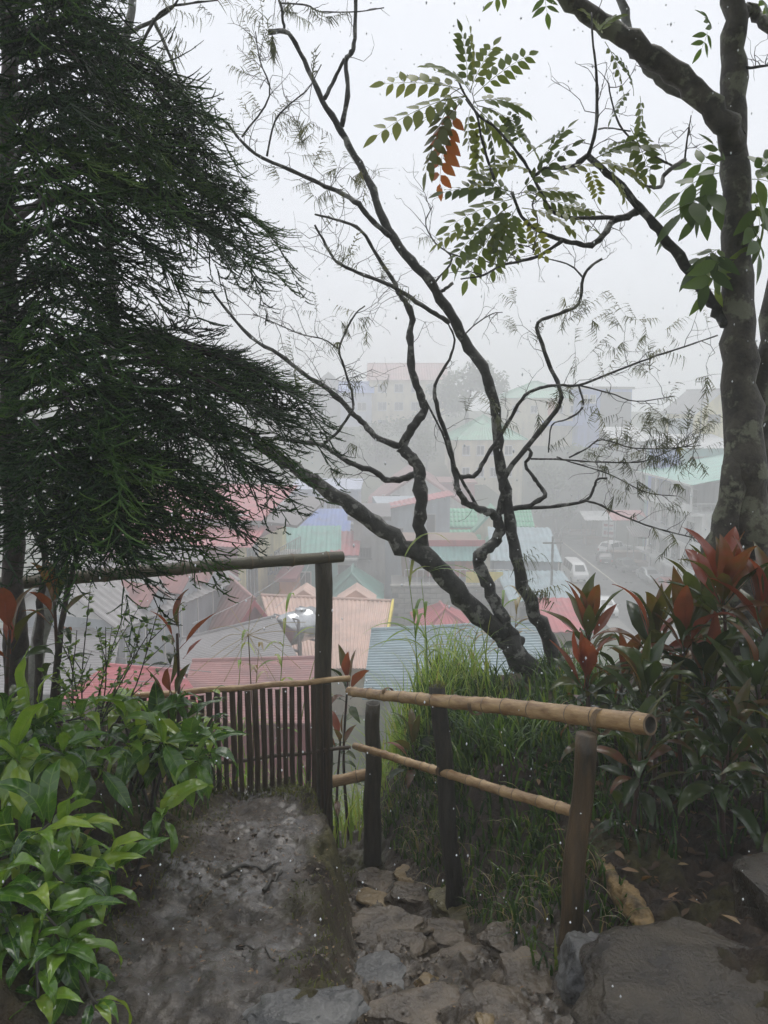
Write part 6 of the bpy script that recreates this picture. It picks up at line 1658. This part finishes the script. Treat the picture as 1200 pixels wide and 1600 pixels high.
twiggy_bush('twiggy bush with small bright leaves against the roofs', G(130, 1130, 3.5), [P(235, 985, 3.3), P(195, 955, 3.4), P(165, 980, 3.3), P(120, 985, 3.3), P(105, 1010, 3.2), P(215, 1020, 3.2), P(250, 945, 3.3), P(140, 930, 3.5)], 3)
rg_ = random.Random(8); b_ = G(310, 1230, 4.0); root = empty('slim_leaved_weed', b_, 0, 'weed with narrow drooping leaves against the slat fence', 'weed')
for k in range(9):
    tp = P(rg_.uniform(265, 350), rg_.uniform(1080, 1130), 3.95); c = crom([b_, b_.lerp(tp, .6), tp], 6)
    MB().tube([p - b_ for p in c], [.005 * (1 - .6 * i / (len(c) - 1)) for i in range(len(c))], 5).build('stem', M['twig'], root, True)
    for j in range(8):
        p = c[rg_.randrange(3, len(c))]; place(root, LAN, p, (rg_.gauss(0, 1), rg_.gauss(0, 1), rg_.uniform(-.3, .5)), rg_.uniform(.08, .14), (0, 0, 1), rg_)

# ------------------------------------------------------------------ grasses
def grass_patch(name, label, pts, hgt, m, rg, lean=(0, 0), wd=.006, cat='grass', arch=1.0, dryness=0.0):
    n = len(pts); K = 6
    pts = np.array(pts); h = rg.uniform(hgt[0], hgt[1], n); a = rg.uniform(0, 6.283, n); bend = rg.uniform(.25, 1.0, n) * arch
    dx, dy = np.cos(a) + lean[0], np.sin(a) + lean[1]; nn = np.hypot(dx, dy) + 1e-6; dx, dy = dx / nn, dy / nn
    sx, sy = -dy, dx; V = np.zeros((n, K + 1, 2, 3))
    for i in range(K + 1):
        t = i / K; r = bend * t * t * .75; z = t * (1 - .42 * bend * t * t); w = wd * (1 - t ** 1.6) * rg.uniform(.8, 1.2, n) + .0006
        for s in (0, 1):
            V[:, i, s, 0] = pts[:, 0] + h * r * dx + (s * 2 - 1) * w * sx; V[:, i, s, 1] = pts[:, 1] + h * r * dy + (s * 2 - 1) * w * sy; V[:, i, s, 2] = pts[:, 2] + h * z
    f = []
    base = np.arange(n)[:, None] * (2 * (K + 1))
    for i in range(K): f.append(np.stack([base[:, 0] + 2 * i, base[:, 0] + 2 * i + 1, base[:, 0] + 2 * i + 3, base[:, 0] + 2 * i + 2], 1))
    tint = np.repeat(np.clip(rg.random(n) * .85 + dryness + .3 * (rg.random(n) < .06), 0, 1), 2 * (K + 1))
    return tag(mesh_np(name, V.reshape(-1, 3), np.concatenate(f), m, None, tint), label, cat, kind='stuff')
gr = np.random.default_rng(12)
def area(n, xr, yr, keep=None, gap=-.25):
    x = gr.uniform(*xr, n * 3); y = gr.uniform(*yr, n * 3)
    d = fbm(x * 2.5 + 11, y * 2.5, 3); ok = d > gap
    if keep is not None: ok &= keep(x, y)
    x, y = x[ok][:n], y[ok][:n]
    return np.stack([x, y, near_h(x, y) - .01], 1)
def on_bank(x, y):
    h, tm, pm, em, r = near_parts(x, y); return r > .55
grass_patch('bank_grass', 'long green grass arching over the bank behind the hand rail', area(2300, (.15, 1.7), (3.9, 6.4), on_bank, -.12), (.08, .38), M['grass'], gr, (-.4, -.5), .0085)
grass_patch('bank_grass', 'shorter bright grass along the bank crest', area(520, (.1, 1.0), (5.0, 6.6), on_bank), (.08, .22), M['reed'], gr, (0, -.3), .006)
grass_patch('shade_grass', 'dark grass and weeds under the ti plants', area(1700, (.75, 3.2), (3.0, 5.4), on_bank), (.08, .28), M['grass'], gr, (-.3, -.4), .005, dryness=-.2)
grass_patch('slope_grass', 'rough grass on the slope beyond the fence', area(3600, (-3.2, .8), (5.0, 8.5)), (.25, .8), M['reed'], gr, (0, -.2), .006, dryness=.08)
grass_patch('left_grass', 'weeds under the leafy shrubs', area(1500, (-3.0, -.95), (1.9, 4.6)), (.06, .22), M['grass'], gr, (.2, -.3), .005, dryness=-.1)
grass_patch('bank_weeds', 'dark mixed weeds covering the bank between the posts', area(1500, (.15, 1.1), (3.3, 5.2), on_bank, -9), (.05, .22), M['grass'], gr, (-.5, -.5), .0075, cat='weeds', dryness=-.12)
def mossy(x, y):
    h, tm, pm, em, r = near_parts(x, y); return (em > .35) | ((y > 4.35) & (x < -.1) & (x > -1.2))
grass_patch('path_moss', 'short olive moss and grass along the path edge', area(5200, (-1.3, .0), (1.9, 4.75), mossy), (.008, .035), M['moss'], gr, (0, 0), .0022, cat='moss')
grass_patch('bank_moss', 'olive moss on the bank beside the path', area(3000, (-1.5, -.85), (1.9, 4.4)), (.008, .04), M['moss'], gr, (0, 0), .0022, cat='moss')
def fringe(x, y): return (y > 4.12 + .12 * np.sin(x * 7 + 1)) & (x < -.14) & (x > -1.25)
grass_patch('fringe_grass', 'olive grass fringe at the foot of the slat fence', area(1900, (-1.15, -.16), (3.95, 4.55), fringe), (.015, .06), M['moss'], gr, (0, -.4), .0032)
def right_side(x, y):
    h, tm, pm, em, r = near_parts(x, y); return (r > .12) & (r < .85)
grass_patch('cut_bank_straw', 'dead straw hanging on the cut bank beside steps', area(420, (-.2, 1.2), (2.6, 5.2), right_side), (.06, .2), M['straw'], gr, (-.8, -.6), .003, cat='straw', arch=1.4)
grass_patch('cut_bank_weeds', 'small green weeds on the cut bank beside steps', area(1700, (.0, 1.2), (2.6, 5.2), right_side), (.04, .2), M['grass'], gr, (-.5, -.6), .006, cat='weeds')

def reed(label, px, py_b, py_t, D, seed, nl=10, ll=.4, m='reed', lean=0.02, r=.006):
    rg = random.Random(seed); t_ = P(px, py_t, D); b_ = P(px, py_b, D); b_ = Vector((b_.x, b_.y, min(b_.z, nz_at(b_.x, b_.y) + .3)))
    root = empty('tall_reed', b_, 0, label, 'reed', 'tall reeds beyond the fence'); H = t_.z - b_.z
    c = [Vector((lean * H * (i / 10) ** 2 * 3, .01 * math.sin(i), H * i / 10)) for i in range(11)]
    MB().tube(c, [r * (1 - .07 * i) for i in range(11)], 6, tint=.4).build('stalk', M[m], root, True)
    for k in range(nl):
        t = rg.uniform(.25, 1) if k else 1.0; i = min(9, int(t * 10)); p = c[i].lerp(c[i + 1], t * 10 - i if t < 1 else 1); a = rg.uniform(0, 6.28); L = ll * rg.uniform(.6, 1.15)
        d = Vector((math.cos(a) * .5, math.sin(a) * .3, 1.0)).normalized(); q = p.copy(); side = Vector((-math.sin(a), math.cos(a), 0)); V = []
        for j in range(9):
            w = .012 * math.sin(math.pi * min(1, .12 + j / 8 * .9)) + .0008; V += [q - side * w, q + side * w]; d = (d + Vector((math.cos(a) * .16, math.sin(a) * .16, -.20 * (1 + j * .08)))).normalized(); q = q + d * L / 8
        MB().add(V, [(2 * j, 2 * j + 1, 2 * j + 3, 2 * j + 2) for j in range(8)], rg.random()).build('leaf', M[m], root, True)
reed('tallest reed with long hanging leaves in front of block wall', 652, 1085, 868, 5.6, 1, 11, .55, lean=-.03)
reed('reed with broad bright leaves right of the tallest one', 668, 1085, 905, 5.5, 2, 10, .5, lean=-.02)
reed('short bright reed in front of the red roofs by the post', 432, 1075, 955, 5.6, 3, 7, .4)
reed('thin yellowing reed left of the short bright reed', 365, 1080, 1000, 5.7, 4, 6, .3)
reed('leaning thin reed beside the tall fence post', 462, 1080, 990, 5.6, 5, 6, .3, lean=.06)
reed('pink tinged dry reed behind the slat fence', 392, 1080, 1010, 5.8, 6, 8, .22, 'straw')
reed('dry feathery reed at the foot of the leaning tree', 800, 1060, 930, 6.3, 7, 16, .35, 'straw')
reed('green reed beside the dry one under the leaning trunk', 775, 1070, 950, 6.2, 8, 10, .35)
reed('dry grass plume beside the right stem of the leaning tree', 738, 1070, 985, 6.1, 9, 10, .25, 'straw')
# wiry weed with stems radiating from a hub
hb = P(388, 992, 5.4); root = empty('wiry_weed', (hb.x, hb.y, nz_at(hb.x, hb.y)), 0, 'pale wiry dead weed with stems radiating like a star', 'weed')
o_ = Vector(root.location)
MB().tube([(0, 0, -.05), (.02, 0, (hb.z - o_.z) * .5), hb - o_], [.006, .005, .004], 6).build('stalk', M['straw'], root)
for (px, py) in ((332, 982), (330, 1010), (345, 1030), (440, 920), (478, 972), (455, 1010), (300, 1055), (420, 1060), (470, 1045), (395, 930), (360, 950), (490, 990), (350, 1065), (440, 1080)):
    e = P(px, py, 5.4 + random.uniform(-.35, .35)); m_ = hb.lerp(e, .5) + Vector((0, 0, random.uniform(-.02, .05)))
    MB().tube([p - o_ for p in crom([hb, m_, e], 5)], .0021, 5, tint=.95).build('stem', M['straw'], root)

# ------------------------------------------------------------------ stones, log, litter
def rock_mesh(name, size, seed, cuts=7, sub=4, rough=.05, blocky=.75):
    rg = random.Random(seed); bm = bmesh.new(); bmesh.ops.create_icosphere(bm, subdivisions=sub, radius=1.0)
    pl = []
    for k in range(cuts):
        n = Vector((rg.gauss(0, 1), rg.gauss(0, 1), rg.gauss(0, .8))).normalized(); pl.append((n, rg.uniform(.55, .85)))
    pl.append((Vector((rg.uniform(-.1, .1), rg.uniform(-.1, .1), 1)).normalized(), .6))
    for v in bm.verts:
        p = v.co.copy()
        for n, d in pl:
            e = p.dot(n) - d
            if e > 0: p -= n * e * .95
        q = Vector((p.x * 2.1 + seed, p.y * 2.1, p.z * 2.1)); p *= 1 + rough * mnoise.noise(q * 1.0) * 2 + rough * mnoise.noise(q * 3.1) + rough * .4 * mnoise.noise(q * 8)
        v.co = Vector((p.x * size[0], p.y * size[1], p.z * size[2]))
    me = bpy.data.meshes.new(name); bm.to_mesh(me); bm.free(); me.polygons.foreach_set('use_smooth', [True] * len(me.polygons))
    try: me.set_sharp_from_angle(angle=math.radians(38))
    except Exception: pass
    return me
st = empty('stone_steps', G(660, 1450, 2.7), 0, 'worn muddy stone steps going down between path and railing', 'steps'); so = Vector(st.location)
def step_stone(px, py, D, wpx, hpx, dep, m, seed, rz=0.0, label=None):
    c = hit(px, py + hpx * .35); D = c.y; w = wpx * mpx(D) / 2; hgt = hpx * mpx(D) / 2
    o = link('stone', rock_mesh('stone', (w * 1.3, dep, max(.05, hgt * 1.15)), seed, rough=.10), M[m], st); o.location = Vector((c.x, c.y + dep * .5, c.z - hgt * .60)) - so; o.rotation_euler = (0, 0, rz)
    if label: o['label'] = label
STN = [(600, 1372, 3.95, 90, 40, .16, 'rock_mud', 1), (640, 1362, 3.9, 46, 30, .10, 'rock_tan', 2), (660, 1395, 3.6, 95, 40, .15, 'rock_mud', 3), (725, 1392, 3.45, 85, 60, .15, 'rock_moss', 4), (735, 1432, 3.2, 70, 40, .12, 'rock_moss', 5), (610, 1450, 3.15, 130, 30, .16, 'rock_mud', 6),
       (700, 1452, 3.0, 80, 36, .12, 'rock_mud', 7), (590, 1400, 3.55, 60, 26, .10, 'rock_tan', 8), (740, 1515, 2.6, 130, 70, .18, 'rock_mud', 9), (600, 1525, 2.5, 90, 36, .12, 'rock', 10), (667, 1535, 2.42, 40, 22, .06, 'rock_tan', 11), (680, 1550, 2.35, 34, 30, .05, 'rock_tan', 12),
       (830, 1530, 2.5, 110, 60, .16, 'rock_mud', 13), (560, 1540, 2.38, 34, 70, .07, 'rock_mud', 14), (800, 1470, 2.85, 80, 40, .14, 'rock_mud', 15), (650, 1590, 2.1, 150, 30, .14, 'rock_mud', 16), (780, 1592, 2.12, 120, 40, .14, 'rock_mud', 17), (760, 1600, 2.05, 30, 24, .05, 'rock_tan', 18), (480, 1588, 2.02, 170, 26, .10, 'rock', 19), (640, 1475, 2.9, 90, 26, .12, 'rock_mud', 20)]
for s_ in STN: step_stone(*s_[:7], seed=s_[7], rz=random.uniform(-.4, .4))
def rock(label, px, py, D, size, m, seed, rz=0.0, dz=0.0, cuts=7, rough=.05):
    c = hit(px, py); o = link('rock', rock_mesh('rock', size, seed, cuts, 5, rough), M[m]); o.location = (c.x, c.y, c.z + dz); o.rotation_euler = (0, 0, rz); return tag(o, label, 'rock', 'rocks in the corner by the steps')
rock('big flat brown boulder in the bottom corner of photo', 1110, 1560, 2.15, (.42, .34, .20), 'rock_brown', 31, .15, -.05, 9, .06)
rock('angular grey rock wedged against the flat boulder', 925, 1550, 2.28, (.12, .14, .16), 'rock', 34, .4, .05, 9, .05)
rock('mossy round boulder at the photo edge under ti plants', 1205, 1425, 2.75, (.16, .17, .16), 'rock_brown', 35, 0, .05, 5, .05)
# rotten log
lg = [hit(a_, b_) + Vector((0, 0, .035)) for a_, b_ in ((935, 1355), (955, 1385), (985, 1425), (1010, 1458), (1024, 1475))]
lg = lg[:1] + [q + Vector((random.uniform(-.01, .01), 0, random.uniform(-.012, .005))) for q in lg[1:]]
o = MB().tube(crom(lg, 9), [float(np.interp(i / 36, [0, .1, .4, .7, .9, 1], [.026, .036, .04, .036, .026, .006])) for i in range(len(crom(lg, 9)))], 22, rough=.35).build('rotten_log', M['log'], None, True)
for v in o.data.vertices:
    q = v.co * 1.0; v.co += Vector((mnoise.noise(q * 35), mnoise.noise(q * 35 + Vector((7, 3, 1))), mnoise.noise(q * 28 + Vector((2, 9, 4))))) * .016 + Vector((mnoise.noise(q * 90), mnoise.noise(q * 90 + Vector((5, 5, 5))), 0)) * .007
tag(o, 'yellow brown rotten log lying behind the brown post', 'log')
for k, (a, b, r_, lab) in enumerate((((345, 1372, 3.15), (440, 1350, 3.25), .007, 'long wet root lying across the upper path'), ((412, 1395, 3.0), (440, 1365, 3.1), .009, 'short thick stick beside the wet root'), ((330, 1395, 3.0), (310, 1415, 2.95), .004, 'pale straw stick on the path edge'), ((370, 1480, 2.55), (450, 1500, 2.5), .004, 'thin twig across the lower mud'), ((765, 1440, 3.0), (808, 1410, 3.1), .010, 'pale broken stick on the bank beside steps'), ((455, 1375, 3.1), (500, 1385, 3.05), .004, 'thin root on the right of the path'), ((370, 1483, 2.52), (385, 1500, 2.5), .003, 'tiny forked twig in the mud'))):
    p, q = hit(*a[:2]), hit(*b[:2]); p.z = nz_at(p.x, p.y) + r_ * .6; q.z = nz_at(q.x, q.y) + r_ * .6; c = crom([p, p.lerp(q, .35) + Vector((.01, .02, .006)), p.lerp(q, .7) + Vector((0, -.015, 0)), q], 5)
    for v in c: v.z = nz_at(v.x, v.y) + r_ * .7
    tag(MB().tube(c, [r_ * (1 - .5 * i / (len(c) - 1)) for i in range(len(c))], 7, rough=.3).build('fallen_twig', M['straw' if k in (2, 4) else 'twig'], None, True), lab, 'twig', 'twigs lying on the ground')
# pebbles and grit washed along the path and the steps
pr_ = np.random.default_rng(15); Vs, Fs = [], []; o = 0
octa = np.array([(1, 0, 0), (0, 1, 0), (-1, 0, 0), (0, -1, 0), (.5, .5, .6), (-.5, .5, .7), (-.5, -.5, .6), (.5, -.5, .7), (0, 0, -.6)])
of_ = [(0, 1, 4), (1, 2, 5), (2, 3, 6), (3, 0, 7), (0, 4, 7), (1, 5, 4), (2, 6, 5), (3, 7, 6), (4, 5, 6), (4, 6, 7), (1, 0, 8), (2, 1, 8), (3, 2, 8), (0, 3, 8)]
for k in range(2600):
    y = pr_.uniform(1.8, 5.0); xl_, xr_ = trench(y); x = pr_.uniform(xl_, xr_ + .25) if k % 3 else pr_.uniform(-1.0, xl_)
    if float(fbm(x * 3 + 2, y * 3, 2)) < -.05: continue
    s_ = pr_.uniform(.003, .012) * (1.6 if pr_.random() < .08 else 1); a_ = pr_.uniform(0, 6.28); ca, sa = math.cos(a_), math.sin(a_)
    v = octa * s_ * pr_.uniform(.6, 1.3, (9, 3)); v = np.stack([v[:, 0] * ca - v[:, 1] * sa, v[:, 0] * sa + v[:, 1] * ca, v[:, 2] * .7], 1) + np.array([x, y, nz_at(x, y) + s_ * .2])
    Vs.append(v); Fs += [tuple(i + o for i in f_) for f_ in of_]; o += 9
tag(mesh_np('grit', np.concatenate(Vs), np.array(Fs), M['rock_mud'], smooth=False), 'small pebbles and grit scattered on the mud', 'pebbles', kind='stuff')
# leaf litter
Vs, Fs, Ts = [], [], []
lr = random.Random(9)
for k in range(3000):
    if k < 950: x, y = lr.uniform(.75, 2.8), lr.uniform(2.5, 4.6)
    elif k < 1250: x, y = lr.uniform(-2.0, -.9), lr.uniform(2.0, 4.4)
    else: x, y = lr.uniform(-.95, .6), lr.uniform(2.0, 4.4)
    p = Vector((x, y, nz_at(x, y) + .006)); v, t_ = [], []; s_ = lr.uniform(.02, .075) if k < 1250 else lr.uniform(.006, .02)
    oval(v, t_, p, (lr.gauss(0, 1), lr.gauss(0, 1), lr.uniform(-.15, .35)), (lr.gauss(0, .3), lr.gauss(0, .3), 1), s_, s_ * lr.uniform(.2, .5), 3, .4)
    o = len(Vs); Vs += v; Fs += [tuple(a + o for a in f_) for f_ in t_]; Ts += [lr.random()] * len(v)
tag(mesh_np('leaf_litter', np.array([tuple(v) for v in Vs]), np.array(Fs), M['litter'], None, Ts), 'dead brown leaves scattered on the ground', 'leaf litter', kind='stuff')
# falling rain: short drops in the air
Vs, Fs = [], []; o = 0
unit = [(math.cos(a), math.sin(a)) for a in [i * 6.2832 / 6 for i in range(6)]]
M['drop'] = mat('drop', (0.82, 0.84, 0.86), (0.75, 0.77, 0.8), 0.1, 2)
dr = np.random.default_rng(4)
for k in range(1500):
    D_ = 1.3 + 5.5 * dr.random() ** .7; p = P(dr.uniform(-20, 1220), dr.uniform(-20, 1560), D_)
    if p.z < nz_at(p.x, p.y) + .1: continue
    r_ = dr.uniform(.0018, .0042) * (D_ / 3.2) ** .5; h_ = r_ * dr.uniform(1.0, 2.2)
    ring = [(p.x + r_ * c, p.y + r_ * s, p.z) for c, s in unit]
    Vs += ring + [(p.x, p.y, p.z + h_), (p.x, p.y, p.z - h_)]
    Fs += [(o + i, o + (i + 1) % 6, o + 6) for i in range(6)] + [(o + (i + 1) % 6, o + i, o + 7) for i in range(6)]; o += 8
tag(mesh_np('rain', np.array(Vs), np.array(Fs), M['drop']), 'falling raindrops in the air', 'rain', kind='stuff')
# ------------------------------------------------------------------ mist: one closed box of even, pale air round everything
hz = MB().box((0, 105, -4), (384, 394, 44)).build('haze', None)
tag(hz, 'pale grey rain mist filling the valley', 'mist', kind='stuff')
m = bpy.data.materials.new('mist'); m.use_nodes = True
nt = m.node_tree; nt.nodes.clear()
mo = nt.nodes.new('ShaderNodeOutputMaterial'); pv = nt.nodes.new('ShaderNodeVolumePrincipled')
pv.inputs['Color'].default_value = (0.99, 0.995, 1.0, 1); pv.inputs['Density'].default_value = 0.0083; pv.inputs['Anisotropy'].default_value = 0.0
nt.links.new(pv.outputs[0], mo.inputs['Volume'])
hz.data.materials.append(m)
